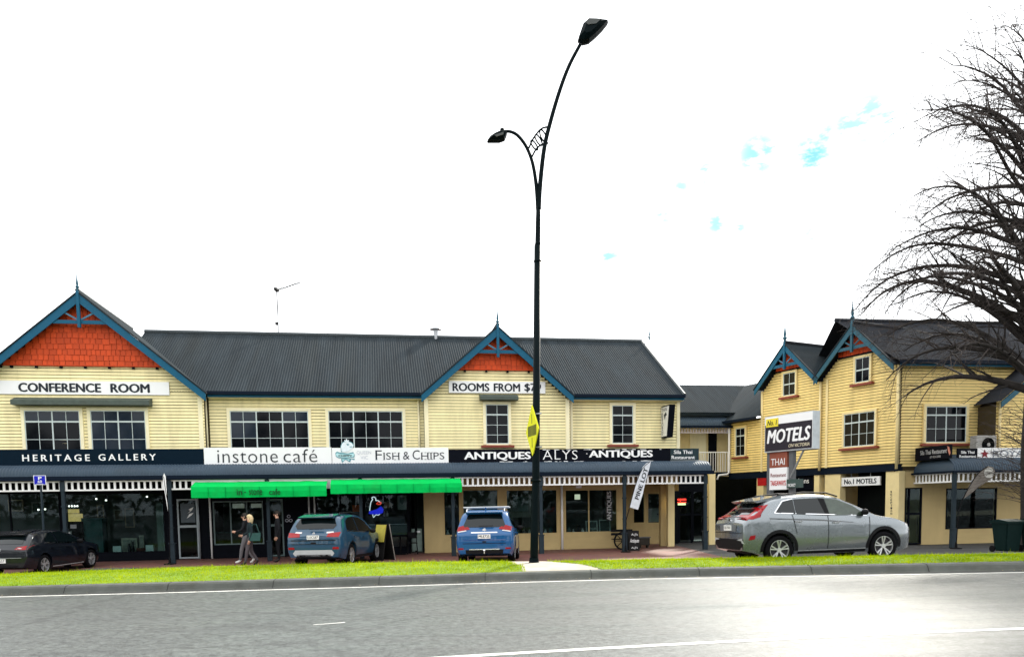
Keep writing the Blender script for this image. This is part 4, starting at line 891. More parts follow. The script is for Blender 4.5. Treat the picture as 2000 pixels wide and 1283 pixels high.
obj('thai_panel', box(ps0, ps1, .08, .2, zq(912.5), zb_-.01), mat('brown_red', (.26, .075, .045), .5), py)
t_ = letters('THAI', SIGNW, py, ps0+.08, ps1-.1, zq(908), zq(895), .076, bold=-.002); 
obj('takeaway_panel', box(ps0, ps1, .08, .2, zq(956), zq(913)), SIGNW, py); letters('Restaurant', mat('brown_text', (.22, .06, .05), .5), py, ps0+.06, ps1-.04, zq(931), zq(923.5), .076); letters('TAKEAWAYS', mat('red_text', (.50, .015, .02), .5), py, ps0+.05, ps1-.04, zq(948), zq(938), .076, bold=.015)
for u_ in (ps0-.06, ps1+.16): obj('post', box(u_-.09, u_+.09, .10, .26, 0, zb_+.05), mat('grey_post', (.11, .115, .12), .5), py)
u1_, z1_ = pp(1566, 878); u0_, z0_ = pp(1540, 932); obj('brace', tube(B(), [(u0_, .1, z0_), (u1_, .1, z1_)], .035, 8), STEEL, py)
va, vz = pp(1537, 946); vb, vz1 = pp(1562, 936); obj('vacancy_box', box(va, vb, -.02, .18, vz-.12, vz1+.02), mat('vacancy_green', (.05, .08, .07), .5), py); letters('VACANCY', SIGNW, py, va+.06, vb-.16, vz-.08, vz+.03, -.026, bold=.01)
# ---- green awnings
GREEN = mat('green_canvas', (.003, .46, .085), .9, var=.1, scale=3, bump=.2, bscale=8, spec=.03, dirt=.45)
def awning(x0, x1, yt, ybm, label, text=None):
    u0, u1 = mf.u(x0, yt, -3.0), mf.u(x1, yt, -3.0); xm = (x0+x1)/2; zt = mf.z(xm, yt, -3.0); zb2 = mf.z(xm, ybm, -3.0); zw = mf.z(xm, yt-8, YV)
    e_ = empty('awning', mf.M @ T(u0, -3.0, zb2), label, 'awning'); L_ = u1-u0; h = zt-zb2; n = 40
    bm = B(); g = []
    rr = random.Random(int(x0))
    for j, (y, z) in enumerate(((.66, zw-zb2+.02), (.33, (zw-zb2+h)/2+.01), (0, h), (-.015, h*.55), (.0, 0))):
        g.append([bm.verts.new((L_*i/n, y+(.022*noise.noise((i*.25, j*.9, x0)) if j > 1 else 0), z-(.018*math.sin(math.pi*i/n) if j in (1, 2) else .01*noise.noise((i*.3, j, 1+x0))))) for i in range(n+1)])
    for j in range(4):
        for i in range(n): bm.faces.new((g[j][i], g[j][i+1], g[j+1][i+1], g[j+1][i]))
    ob = obj('canopy', bm, GREEN, e_, sm=False); sm_ = ob.modifiers.new('thick', 'SOLIDIFY'); sm_.thickness = .006
    obj('front_bar', tube(B(), [(-.02, .07, h-.05), (L_+.02, .07, h-.05)], .022, 8), WHITE, e_); obj('roller', tube(B(), [(0, .68, zw-zb2-.02), (L_, .68, zw-zb2-.02)], .05, 10), WHITE, e_)
    for i in range(1, 8): obj('seam', box(L_*i/8-.006, L_*i/8+.006, -.048, -.03, .015, h-.01), mat('awning_seam', (.002, .22, .045), .9, spec=.02), e_)
    for s_ in (.06, .5, .94): obj('arm', tube(B(), [(L_*s_, .66, zw-zb2-.08), (L_*s_+.15, .3, (zw-zb2+h)/2-.08), (L_*s_, .07, h-.07)], .018, 6), WHITE, e_)
    if text:
        a = mf.u(463, 962, -3.0)-u0; b = mf.u(548, 962, -3.0)-u0
        for s_, q0, q1 in (('in', 0, .12), ('-', .17, .21), ('stone', .28, .58), ('cafe', .74, 1)): letters(s_, mat('awning_text', (.004, .05, .015), .7), e_, a+(b-a)*q0, a+(b-a)*q1, h*(.2 if s_ != '-' else .42), h*(.74 if s_ != '-' else .5), -.05, bold=.004)
    return e_
awning(372.5, 637.5, 949, 970.5, 'green canvas awning lettered in-stone cafe under the veranda edge', 'in - stone   cafe')
awning(645, 902, 944, 962.5, 'plain green canvas awning over the fish and chip shop')
# ------------------------------------------------------------------ cars
def lerp_tab(tab, x):
    if x <= tab[0][0]: return tab[0][1]
    for (a, ya), (b, yb_) in zip(tab, tab[1:]):
        if x <= b: return ya+(yb_-ya)*(x-a)/(b-a)
    return tab[-1][1]
def smooth_tab(tab, x, h=.05): return (lerp_tab(tab, x-h)+2*lerp_tab(tab, x)+lerp_tab(tab, x+h))/4
def paint(name, c, metal=.08, rough=.5, coat=1.0): return mat(name, c, rough, metal=metal, var=.04, scale=2, spec=.1, coat=coat)
CGLASS = mat('car_glass', (.003, .006, .007), .03, var=0, spec=.4)
CGLASSL = mat('car_glass_light', (.04, .055, .042), .04, var=.6, scale=3, spec=.5)
TYRE = mat('tyre', (.004, .004, .005), .8, var=.2, spec=.08); ALLOY = mat('alloy', (.62, .63, .64), .3, metal=.8, var=.05, spec=.5); ALLOYD = mat('alloy_dark', (.02, .02, .022), .4, var=.1)
TAILR = mat('tail_lamp_red', (.26, .004, .007), .2, var=.15, scale=30, spec=.2, coat=.2); TAILW = mat('tail_lamp_clear', (.62, .58, .58), .15, var=.1, scale=30, spec=.6); CHROME = mat('chrome', (.75, .76, .78), .15, metal=1, var=0, spec=.5)
PLAST = mat('black_plastic', (.006, .006, .007), .6, var=.15, spec=.12); SILV = mat('silver_plastic', (.42, .44, .45), .4, metal=.3, var=.06); PLATE = mat('number_plate', (.80, .80, .78), .4, var=.02)
def wheel_mesh(r, wd, rim):
    bm = B(); n = 36; k = wd/2
    prof = [(rim, -k*.86), (rim+.02, -k), (r-.035, -k), (r-.008, -k*.86), (r, -k*.5), (r, k*.5), (r-.008, k*.86), (r-.035, k), (rim+.02, k), (rim, k*.86)]
    rings = [[bm.verts.new((q*math.cos(2*math.pi*i/n), y, q*math.sin(2*math.pi*i/n))) for i in range(n)] for q, y in prof]
    for a, b in zip(rings, rings[1:]+rings[:1]):
        for i in range(n): bm.faces.new((a[i], a[(i+1) % n], b[(i+1) % n], b[i]))
    return mesh(bm, True, 'tyre')
def rim_mesh(rim, wd, spokes=5, dbl=True):
    bm = B(); y0 = -wd*.40
    n = 36
    for q0, q1, ya, yb_ in ((rim-.010, rim, y0-.012, y0+.05), (0, .055, y0+.0, y0+.03)):
        ra = [[bm.verts.new((q*math.cos(2*math.pi*i/n), y, q*math.sin(2*math.pi*i/n))) for i in range(n)] for q, y in ((max(q0, .002), ya), (q1, ya), (q1, yb_), (max(q0, .002), yb_))]
        for a, b in zip(ra, ra[1:]+ra[:1]):
            for i in range(n): bm.faces.new((a[i], a[(i+1) % n], b[(i+1) % n], b[i]))
    for s_ in range(spokes):
        for o_ in ((-.22, .22) if dbl else (0,)):
            a = 2*math.pi*s_/spokes+math.pi/2; a2 = a+o_*.8; a1 = a+o_*.35
            p0 = Vector((.045*math.cos(a1), 0, .045*math.sin(a1))); p1 = Vector(((rim-.01)*math.cos(a2), 0, (rim-.01)*math.sin(a2))); d = (p1-p0).normalized(); t = Vector((-d.z, 0, d.x))
            w0, w1 = .010, .017 if dbl else .04
            vs_ = [p0+t*w0, p1+t*w1, p1-t*w1, p0-t*w0]; f = [bm.verts.new((v.x, y0+(.012 if i in (0, 3) else -.006), v.z)) for i, v in enumerate(vs_)]; g = [bm.verts.new((v.x, y0+.05, v.z)) for v in vs_]
            bm.faces.new(f)
            for i in range(4): bm.faces.new((f[i], g[i], g[(i+1) % 4], f[(i+1) % 4]))
    return mesh(bm, False, 'rim')
def car_body(sp):
    L_, W = sp['L'], sp['W']/2; top, belt, bot = sp['top'], sp['belt'], sp.get('bot', [(0, .34), (.5, .24), (L_-.5, .22), (L_, .3)])
    xs = sorted(set([0, .02, .05, .1, .16, .24, .34, .46, .6, .75]+[.75+(L_-1.5)*i/22 for i in range(23)]+[L_-.75, L_-.6, L_-.45, L_-.3, L_-.18, L_-.08, L_-.03, L_]))
    plan = [(0, .86), (.02, .90), (.05, .925), (.12, .955), (.3, .985), (.8, 1), (L_-1.2, 1), (L_-.6, .97), (L_-.3, .92), (L_-.1, .80), (L_-.03, .7), (L_, .62)]
    bm = B(); rings = []
    for x in xs:
        w = W*lerp_tab(plan, x); zt = smooth_tab(top, x); zb_ = lerp_tab(belt, x); z0 = lerp_tab(bot, x); tum = math.tan(R(sp.get('tumble', 23)))
        def sy(z):
            zz = min(z, zb_); t = (zz-z0)/max(.05, zb_-z0)
            y = w*(.90+.10*math.sin(math.pi*min(1, max(0, t))**.8*.62)/math.sin(math.pi*.62*.82) if t < 1 else .965)
            y = w*lerp_tab([(0, .90), (.15, .955), (.35, .99), (.55, 1.0), (.7, .985), (.85, .985), (1, .955)], t)
            if z > zb_: y -= (z-zb_)*tum
            return y
        r_ = min(.13, max(.05, (zt-z0)*.12)) ; zc = zt-r_; half = []
        for k in range(11): z = z0+(zc-z0)*k/10; half.append((sy(z), z))
        yc = sy(zc); yt = max(.1, yc-r_*1.5)
        for k in range(1, 5): a = math.pi/2*k/4; half.append((yc-(yc-yt)*(1-math.cos(a)), zc+(r_-.035)*math.sin(a)))
        for k in range(1, 4): q = 1-k/3; half.append((yt*q, zt-.035*q*q))
        ring = [bm.verts.new((x, -y, z)) for y, z in half] + [bm.verts.new((x, y, z)) for y, z in half[-2::-1]]
        rings.append(ring)
    n = len(rings[0])
    for a, b in zip(rings, rings[1:]):
        for k in range(n-1): bm.faces.new((a[k], a[k+1], b[k+1], b[k]))
        bm.faces.new((a[n-1], a[0], b[0], b[n-1]))
    for rg_ in (rings[0], rings[-1]):
        h = n//2
        for k in range(h-1): bm.faces.new((rg_[k], rg_[k+1], rg_[n-2-k], rg_[n-1-k]))
        bm.faces.new((rg_[h-1], rg_[h], rg_[h+1]))
    me = mesh(bm, True, 'body')
    return me
def boolean(me, cutters):
    o = bpy.data.objects.new('tmp', me); col.objects.link(o); tmp = [o]
    for cme in cutters:
        c_ = bpy.data.objects.new('tmpc', cme); col.objects.link(c_); tmp.append(c_); md = o.modifiers.new('b', 'BOOLEAN'); md.object = c_; md.operation = 'DIFFERENCE'; md.solver = 'EXACT'
    dg = bpy.context.evaluated_depsgraph_get(); dg.update(); res = bpy.data.meshes.new_from_object(o.evaluated_get(dg))
    for t_ in tmp: bpy.data.objects.remove(t_)
    return res
def patch(bvh, pts, axis, off=.006, cuts=5, flat=None):
    """outline laid on the body: rear/front outlines are (y,z), side outlines (x,z), top outlines (x,y)"""
    bm = B(); d = {'rear': Vector((1, 0, 0)), 'front': Vector((-1, 0, 0)), 'right': Vector((0, 1, 0)), 'left': Vector((0, -1, 0)), 'top': Vector((0, 0, -1))}[axis]
    def P(a, b):
        if axis in ('rear', 'front'): return Vector((-3 if axis == 'rear' else 9, a, b))
        if axis in ('right', 'left'): return Vector((a, -3 if axis == 'right' else 3, b))
        return Vector((a, b, 4))
    f = bm.faces.new([bm.verts.new(P(*p)) for p in pts]); bmesh.ops.triangulate(bm, faces=[f]); bmesh.ops.subdivide_edges(bm, edges=bm.edges[:], cuts=cuts, use_grid_fill=True)
    miss = []; dep = []
    for v in bm.verts:
        h = bvh.ray_cast(v.co, d)
        if h[0] is None: miss.append(v); continue
        dep.append((h[0]-v.co).dot(d)); v.co = h[0]-d*off + h[1]*(off*.5 if h[1].dot(d) < 0 else -off*.5)
    for v in miss: v.co += d*(sum(dep)/len(dep) if dep else 3)
    return mesh(bm, True, 'patch')
def car(M, sp, label):
    e = empty('parked_car', M, label, 'car'); L_ = sp['L']; r = sp['r']; ra, fa = sp['axles']; pm_ = sp['paint']
    raw = car_body(sp)
    bm = bmesh.new(); bm.from_mesh(raw); bvh = BVHTree.FromBMesh(bm); bm.free()
    cut = []
    for xa in (ra, fa):
        b2 = B(); tube(b2, [(xa, -1.3, r+.01), (xa, 1.3, r+.01)], sp.get('arch', r+.05), 28); cut.append(mesh(b2))
    try: bm_ = boolean(raw, cut)
    except Exception: bm_ = raw
    if len(bm_.polygons) < 200: bm_ = raw
    bm_.materials.clear()
    for p_ in bm_.polygons: p_.use_smooth = True
    body = link('body', bm_, pm_, e)
    md = body.modifiers.new('edge', 'EDGE_SPLIT'); md.split_angle = R(38)
    hwid = sp['W']/2
    obj('wheel_well', box(.25, L_-.3, -hwid+.26, hwid-.26, .26, .75), PLAST, e)
    ty = wheel_mesh(r, .225, sp['rim']); ty.materials.append(TYRE); rm = rim_mesh(sp['rim'], .225, 5, sp.get('dbl', True)); rm.materials.append(ALLOY)
    dk = unit('hubdisc%.2f' % sp['rim'], lambda: mesh(tube(B(), [(0, -.05, 0), (0, .09, 0)], sp['rim']-.01, 28), name='disc'))
    if not dk.materials: dk.materials.append(ALLOYD)
    for xa in (ra, fa):
        for s_ in (-1, 1):
            w_ = link('wheel', dk, None, e, T(xa, s_*(hwid-.135), r) @ (RZ(math.pi) if s_ > 0 else Matrix.Identity(4)))
            link('tyre', ty, None, w_); link('rim', rm, None, w_)
    def pa(name, m, pts, axis='rear', off=.006, cuts=5, parent=None): return link(name, patch(bvh, pts, axis, off, cuts), m, parent or e)
    def both(name, m, pts, off=.006, cuts=5):
        pa(name, m, pts, 'right', off, cuts); pa(name, m, pts, 'left', off, cuts)
    for name, m, pts in sp['side']: both(name, m, pts, .006)
    for name, m, pts, mir in sp['rear']:
        pa(name, m, pts, 'rear', .007)
        if mir: pa(name, m, [(-a, b) for a, b in pts], 'rear', .007)
    for name, m, pts in sp.get('front', []): pa(name, m, pts, 'front'); pa(name, m, [(-a, b) for a, b in pts], 'front')
    pa('windscreen', CGLASS, sp['screen'], 'top', .006)
    # plate
    py0, pz0 = sp['plate']; h = bvh.ray_cast(Vector((-3, 0, pz0+.06)), Vector((1, 0, 0)))[0]; xp = min(h.x, bvh.ray_cast(Vector((-3, 0, pz0)), Vector((1, 0, 0)))[0].x)-.03
    pl_ = obj('number_plate', box(xp, xp+.02, -.19, .19, pz0, pz0+.125), PLATE, e)
    me = text_mesh(sp['no'], bold=.012, res=2); xs = [v.co.x for v in me.vertices]; ys = [v.co.y for v in me.vertices]
    for v in me.vertices: v.co = (xp-.003, .165-(v.co.x-min(xs))/(max(xs)-min(xs))*.33, pz0+.025+(v.co.y-min(ys))/(max(ys)-min(ys))*.08)
    me.materials.clear(); link('lettering', me, DARKT, pl_)
    # badge
    bz = sp['badge']; hb = bvh.ray_cast(Vector((-3, 0, bz)), Vector((1, 0, 0)))[0]
    obj('badge', tube(B(), [(hb.x-.016, 0, bz), (hb.x+.01, 0, bz)], .055 if sp.get('round') else .045, 16), CHROME, e)
    # mirrors and handles
    mx_, mz_ = sp['mirror']
    for s_ in (-1, 1):
        hy = bvh.ray_cast(Vector((mx_, -3, mz_)), Vector((0, 1, 0)))[0]; yy = abs(hy.y)
        bm = B(); bmesh.ops.create_uvsphere(bm, u_segments=12, v_segments=8, radius=1); bmesh.ops.transform(bm, matrix=T(mx_, s_*(yy+.11), mz_+.04) @ S3(.07, .115, .075), verts=bm.verts); obj('mirror', bm, sp.get('mirror_m', PLAST), e, sm=True)
        for hx, hz in sp['handles']:
            q = bvh.ray_cast(Vector((hx, -3, hz)), Vector((0, 1, 0)))[0]; obj('handle', box(hx-.09, hx+.09, s_*(abs(q.y)+.022)-.012, s_*(abs(q.y)+.022)+.012, hz-.015, hz+.018), sp.get('handle_m', pm_), e)
    return e, bvh
def seam(pts): return ('seam', PLAST, pts)
def arch_pts(xa, r0, r1, zc, a0=-5, a1=185, n=14):
    o_ = [(xa+r1*math.cos(R(a0+(a1-a0)*i/n)), zc+r1*math.sin(R(a0+(a1-a0)*i/n))) for i in range(n+1)]; i_ = [(xa+r0*math.cos(R(a1-(a1-a0)*i/n)), zc+r0*math.sin(R(a1-(a1-a0)*i/n))) for i in range(n+1)]
    return o_+i_
def vseam(x, z0, z1, lean=0.0, w_=.012): return ('seam', PLAST, [(x, z0), (x+lean, z1), (x+lean+w_, z1), (x+w_, z0)])
# --- kuga-sized teal blue suv
P_TEAL = paint('teal_blue_paint', (.012, .055, .105)); P_BLUE = paint('bright_blue_paint', (.003, .075, .22)); P_NAVY = paint('dark_navy_paint', (.002, .004, .008), .0, .5, .8); P_GREY = paint('grey_metallic_paint', (.19, .21, .225), .65, .26, 1.0)
SUV1 = dict(L=4.52, W=1.84, r=.355, rim=.235, axles=(.95, 3.64), paint=P_TEAL, dbl=True, tumble=21,
  top=[(0, .98), (.05, 1.03), (.16, 1.14), (.30, 1.36), (.42, 1.54), (.52, 1.60), (.9, 1.655), (1.8, 1.685), (2.35, 1.66), (2.8, 1.55), (3.35, 1.22), (3.55, 1.12), (3.95, 1.05), (4.3, .95), (4.46, .80), (4.52, .62)], belt=[(0, 1.05), (.6, 1.10), (2.0, 1.03), (3.3, .98), (4.52, .9)],
  screen=[(2.42, -.52), (2.42, .52), (3.22, .66), (3.22, -.66)],
  side=[('side_window', CGLASS, [(.62, 1.17), (.80, 1.44), (1.15, 1.535), (1.68, 1.56), (1.68, 1.10), (.95, 1.13)]), ('side_window', CGLASS, [(1.74, 1.10), (1.74, 1.56), (2.25, 1.535), (2.7, 1.40), (3.05, 1.17), (3.1, 1.05)]), ('trim', CHROME, [(.6, 1.12), (.95, 1.095), (3.1, 1.02), (3.1, 1.035), (.95, 1.118), (.62, 1.15)]),
        ('wheel_arch', PLAST, arch_pts(.95, .405, .44, .365)), ('wheel_arch', PLAST, arch_pts(3.64, .405, .44, .365)), ('sill', PLAST, [(1.4, .24), (3.2, .24), (3.2, .33), (1.4, .33)]), vseam(1.70, .36, 1.1), vseam(2.86, .36, 1.03), vseam(1.02, .83, 1.12, -.05)],
  rear=[('rear_window', CGLASS, [(-.58, 1.20), (.58, 1.20), (.66, 1.30), (.54, 1.55), (-.54, 1.55), (-.66, 1.30)], False), ('tail_lamp', TAILR, [(.42, .96), (.80, .95), (.83, 1.10), (.46, 1.07)], True), ('tail_lamp_clear', TAILW, [(.40, 1.06), (.62, 1.08), (.60, 1.12), (.39, 1.11)], True), ('bumper_shadow', PLAST, [(-.80, .34), (.80, .34), (.82, .42), (-.82, .42)], False),
        ('skid_plate', SILV, [(-.60, .38), (-.66, .46), (-.58, .56), (.58, .56), (.66, .46), (.60, .38)], False), ('reflector', TAILR, [(.60, .58), (.80, .58), (.80, .65), (.62, .65)], True), ('seam', PLAST, [(-.70, .735), (.70, .735), (.70, .75), (-.70, .75)], False), ('handle_recess', PLAST, [(-.09, .755), (.09, .755), (.08, .80), (-.08, .80)], False), ('crease', P_NAVY, [(-.7, .84), (.7, .84), (.72, .87), (-.72, .87)], False)],
  plate=(0, .885), no='LUC587', badge=1.06, mirror=(2.92, 1.03), handles=[(1.25, .93), (2.1, .91)])
SUV2 = dict(L=4.69, W=1.82, r=.36, rim=.235, axles=(.97, 3.68), paint=P_BLUE, tumble=20, round=True,
  top=[(0, .93), (.04, 1.0), (.12, 1.12), (.28, 1.40), (.38, 1.56), (.48, 1.63), (.9, 1.68), (1.9, 1.70), (2.5, 1.67), (3.0, 1.55), (3.5, 1.24), (3.7, 1.13), (4.1, 1.06), (4.45, .97), (4.62, .82), (4.69, .62)], belt=[(0, 1.05), (.7, 1.10), (2.1, 1.04), (3.4, .98), (4.69, .9)],
  screen=[(2.55, -.52), (2.55, .52), (3.38, .66), (3.38, -.66)],
  side=[('side_window', CGLASS, [(.55, 1.20), (.72, 1.47), (1.15, 1.56), (1.75, 1.58), (1.75, 1.10), (1.0, 1.13)]), ('side_window', CGLASS, [(1.81, 1.10), (1.81, 1.58), (2.4, 1.55), (2.9, 1.40), (3.2, 1.17), (3.25, 1.05)]), ('wheel_arch', PLAST, arch_pts(.97, .41, .46, .37)), ('wheel_arch', PLAST, arch_pts(3.68, .41, .46, .37)), ('sill', PLAST, [(1.43, .24), (3.2, .24), (3.2, .36), (1.43, .36)])],
  rear=[('rear_window', CGLASS, [(-.60, 1.14), (.60, 1.14), (.64, 1.20), (.52, 1.50), (-.52, 1.50), (-.64, 1.20)], False), ('spoiler_shadow', PLAST, [(-.50, 1.50), (.50, 1.50), (.48, 1.58), (-.48, 1.58)], False), ('tail_lamp', TAILR, [(.44, 1.08), (.62, 1.05), (.82, 1.02), (.84, 1.14), (.66, 1.20), (.48, 1.14)], True), ('tail_lamp_clear', TAILW, [(.54, 1.03), (.80, .99), (.80, 1.02), (.56, 1.055)], True), ('chrome_strip', CHROME, [(-.40, .965), (.40, .965), (.40, .995), (-.40, .995)], False),
        ('bumper_valance', PLAST, [(-.84, .34), (.84, .34), (.84, .46), (-.84, .46)], False), ('bumper_strip', CHROME, [(-.46, .455), (.46, .455), (.46, .485), (-.46, .485)], False), ('reflector', TAILR, [(.64, .47), (.80, .47), (.80, .52), (.64, .52)], True), ('seam', PLAST, [(-.66, .645), (.66, .645), (.66, .66), (-.66, .66)], False), ('handle_recess', PLAST, [(-.06, .68), (.06, .68), (.06, .72), (-.06, .72)], False), ('crease', paint('deep_blue_crease', (.003, .05, .2)), [(-.62, .74), (.62, .74), (.66, .77), (-.66, .77)], False)],
  plate=(0, .80), no='MLE725', badge=1.055, mirror=(3.08, 1.05), handles=[(1.3, .95), (2.2, .93)])
HATCH = dict(L=4.37, W=1.79, r=.32, rim=.215, axles=(.86, 3.50), paint=P_NAVY, tumble=25, round=True,
  top=[(0, .84), (.05, .90), (.14, 1.0), (.36, 1.19), (.56, 1.345), (.8, 1.40), (1.5, 1.445), (2.05, 1.425), (2.6, 1.31), (3.15, 1.06), (3.35, .98), (3.8, .91), (4.15, .82), (4.31, .70), (4.37, .55)], belt=[(0, .92), (.7, .98), (2.0, .92), (3.2, .88), (4.37, .8)], bot=[(0, .30), (.5, .20), (3.9, .18), (4.37, .26)],
  screen=[(2.2, -.48), (2.2, .48), (3.02, .62), (3.02, -.62)],
  side=[('side_window', CGLASS, [(.98, 1.05), (1.15, 1.30), (1.60, 1.35), (1.60, .98)]), ('side_window', CGLASS, [(1.66, .98), (1.66, 1.35), (2.05, 1.335), (2.5, 1.20), (2.85, 1.0), (2.9, .93)]), ('trim', CHROME, [(.93, 1.0), (2.9, .905), (2.9, .92), (.95, 1.025)]), ('sill_trim', SILV, [(1.3, .22), (3.05, .22), (3.05, .25), (1.3, .25)]), vseam(1.63, .3, .98), vseam(2.72, .3, .93)],
  rear=[('rear_window', CGLASS, [(-.62, 1.02), (.62, 1.02), (.55, 1.27), (-.55, 1.27)], False), ('spoiler_shadow', PLAST, [(-.52, 1.27), (.52, 1.27), (.46, 1.36), (-.46, 1.36)], False), ('tail_lamp', TAILR, [(.46, .86), (.82, .84), (.84, .97), (.52, .93)], True), ('tail_lamp_clear', TAILW, [(.50, .865), (.70, .86), (.70, .91), (.54, .91)], True), ('bumper_valance', PLAST, [(-.76, .29), (.76, .29), (.8, .37), (-.8, .37)], False), ('crease', SILV, [(-.68, .595), (.68, .595), (.68, .605), (-.68, .605)], False)],
  plate=(0, .45), no='NGR57', badge=.85, mirror=(2.72, .94), handles=[(1.3, .83), (2.1, .81)])
SUV3 = dict(L=4.40, W=1.805, r=.345, rim=.236, axles=(.86, 3.53), paint=P_GREY, tumble=22,
  top=[(0, .98), (.04, 1.05), (.10, 1.13), (.16, 1.17), (.42, 1.33), (.60, 1.50), (.72, 1.555), (1.1, 1.62), (1.6, 1.66), (2.0, 1.655), (2.45, 1.58), (2.95, 1.36), (3.3, 1.17), (3.45, 1.11), (3.9, 1.04), (4.2, .93), (4.34, .80), (4.40, .6)], belt=[(0, 1.12), (.7, 1.18), (1.6, 1.09), (2.6, 1.04), (3.3, 1.0), (4.4, .9)], bot=[(0, .36), (.45, .24), (3.95, .22), (4.4, .28)],
  screen=[(2.15, -.50), (2.15, .50), (3.1, .66), (3.1, -.66)],
  side=[('side_window', CGLASS, [(.78, 1.22), (1.02, 1.47), (1.28, 1.52), (1.28, 1.17)]), ('side_window', CGLASS, [(1.30, 1.17), (1.30, 1.52), (1.92, 1.535), (2.04, 1.12)]), ('pillar', PLAST, [(1.92, 1.535), (2.08, 1.525), (2.14, 1.115), (2.04, 1.12)]), ('side_window', CGLASSL, [(2.09, 1.525), (2.40, 1.49), (2.78, 1.33), (3.02, 1.16), (3.06, 1.10), (2.15, 1.115)]), ('trim', CHROME, [(.74, 1.205), (3.1, 1.08), (3.1, 1.095), (.76, 1.222)]), ('trim', CHROME, [(.74, 1.22), (.99, 1.49), (1.28, 1.54), (1.28, 1.525), (1.0, 1.475), (.77, 1.22)]),
        ('crease', paint('dark_crease', (.05, .055, .06)), [(.62, 1.075), (1.9, 1.0), (2.75, .93), (2.95, .88), (2.7, .945), (1.9, 1.03), (.62, 1.10)]), ('wheel_arch', PLAST, arch_pts(.86, .395, .47, .355)), ('wheel_arch', PLAST, arch_pts(3.53, .395, .47, .355)), ('sill', PLAST, [(1.33, .24), (3.06, .24), (3.06, .30), (1.33, .30)]), ('sill_trim', SILV, [(1.33, .305), (3.06, .305), (3.06, .325), (1.33, .325)]), vseam(2.07, .33, 1.12, .02), vseam(1.28, .72, 1.17, -.1), vseam(3.1, .33, 1.06, .06),
        ('tail_lamp', TAILR, [(.06, 1.10), (.20, 1.19), (.52, 1.39), (.64, 1.42), (.44, 1.22), (.40, 1.13), (.20, 1.08)]), ('reflector', TAILR, [(.10, .60), (.24, .62), (.26, .72), (.14, .70)])],
  rear=[('rear_window', CGLASS, [(-.56, 1.36), (.56, 1.36), (.52, 1.50), (-.52, 1.50)], False), ('lower_glass', CGLASS, [(-.60, 1.19), (.60, 1.19), (.58, 1.32), (-.58, 1.32)], False), ('tail_lamp', TAILR, [(.50, 1.09), (.80, 1.06), (.84, 1.16), (.66, 1.17)], True), ('plate_recess', mat('recess_grey', (.12, .13, .14), .4), [(-.42, .80), (.42, .80), (.46, .95), (-.46, .95)], False), ('bumper_valance', PLAST, [(-.74, .37), (.74, .37), (.78, .62), (-.78, .62)], False), ('bumper_trim', SILV, [(.44, .60), (.74, .64), (.80, .52), (.74, .53), (.70, .58)], True), ('seam', PLAST, [(-.72, .76), (.72, .76), (.72, .772), (-.72, .772)], False)],
  plate=(0, .82), no='QLY501', badge=1.06, mirror=(3.0, 1.13), handles=[(1.32, 1.0), (2.28, .95)], handle_m=CHROME, front=[('head_lamp', TAILW, [(.42, .80), (.80, .82), (.78, .90), (.45, .88)])])
def place(X, Y, ang, sp, rear_axle=True, k=1.0):
    """right rear wheel at (X, Y), heading ang; pitched and rolled with the ground"""
    a = R(ang); d = Vector((math.cos(a), math.sin(a), 0)); n = Vector((-d.y, d.x, 0))
    rw = Vector((X, Y, 0)); org = rw + n*(sp['W']/2-.13)*k - d*sp['axles'][0]*k
    def gz(p): return pav_z(p.x, p.y)
    A = rw; Bp = rw + d*(sp['axles'][1]-sp['axles'][0])*k; C_ = rw + n*(sp['W']-.26)*k
    A.z, Bp.z, C_.z = gz(A), gz(Bp), gz(C_)
    ex = (Bp-A).normalized(); ey = (C_-A); ey = (ey-ex*ey.dot(ex)).normalized(); ez = ex.cross(ey)
    M = Matrix((ex, ey, ez)).transposed().to_4x4(); o_ = A - ex*sp['axles'][0]*k + ey*(sp['W']/2-.13)*k
    M.translation = o_ + Vector((0, 0, .004)); return M @ S3(k, k, k)
def at_px(x, Y): return (ray(x, 1090)*(Y/ray(x, 1090).y)).x
cars = []
e1, b1 = car(place(at_px(82, 23.5), 23.5, 89, HATCH, k=.96), HATCH, 'very dark navy hatchback parked nose in before the gallery window')
e2, b2 = car(place(at_px(682, 24.3), 24.3, 83, SUV1), SUV1, 'teal blue SUV with silver lower bumper parked outside the cafe')
e3, b3 = car(place(at_px(1000, 24.2), 24.2, 87, SUV2), SUV2, 'bright blue SUV with roof bars and red tail lamps')
e4, b4 = car(place(at_px(1519, 19.6), 19.6, 9, SUV3, k=1.09), SUV3, 'silver grey crossover seen side on, parked beside the grass strip')
# extras
for y in (-.52, .52): obj('roof_rail', tube(B(), [(.75, y*1.14, 1.60), (.85, y*1.12, 1.675), (1.8, y*1.12, 1.705), (2.5, y*1.1, 1.665), (2.6, y*1.1, 1.62)], .016, 8), CHROME if False else PLAST, e2); obj('roof_rail', tube(B(), [(.7, y*1.14, 1.62), (.8, y*1.13, 1.70), (1.9, y*1.13, 1.735), (2.6, y*1.1, 1.68), (2.7, y*1.1, 1.62)], .018, 8), CHROME, e3); obj('roof_rail', tube(B(), [(.85, y*1.12, 1.545), (1.0, y*1.12, 1.625), (1.6, y*1.12, 1.675), (2.2, y*1.12, 1.65), (2.5, y*1.1, 1.56)], .018, 8), PLAST, e4)
for x in (.95, 1.75): obj('roof_bar', tube(B(), [(x, -.72, 1.76), (x, .72, 1.76)], .025, 8), SILV, e3)
def fin(e_, x, z, m): obj('aerial', prism(B(), [(x, z), (x+.16, z), (x-.0, z+.075), (x-.03, z+.075)], -.02, .02), m, e_)
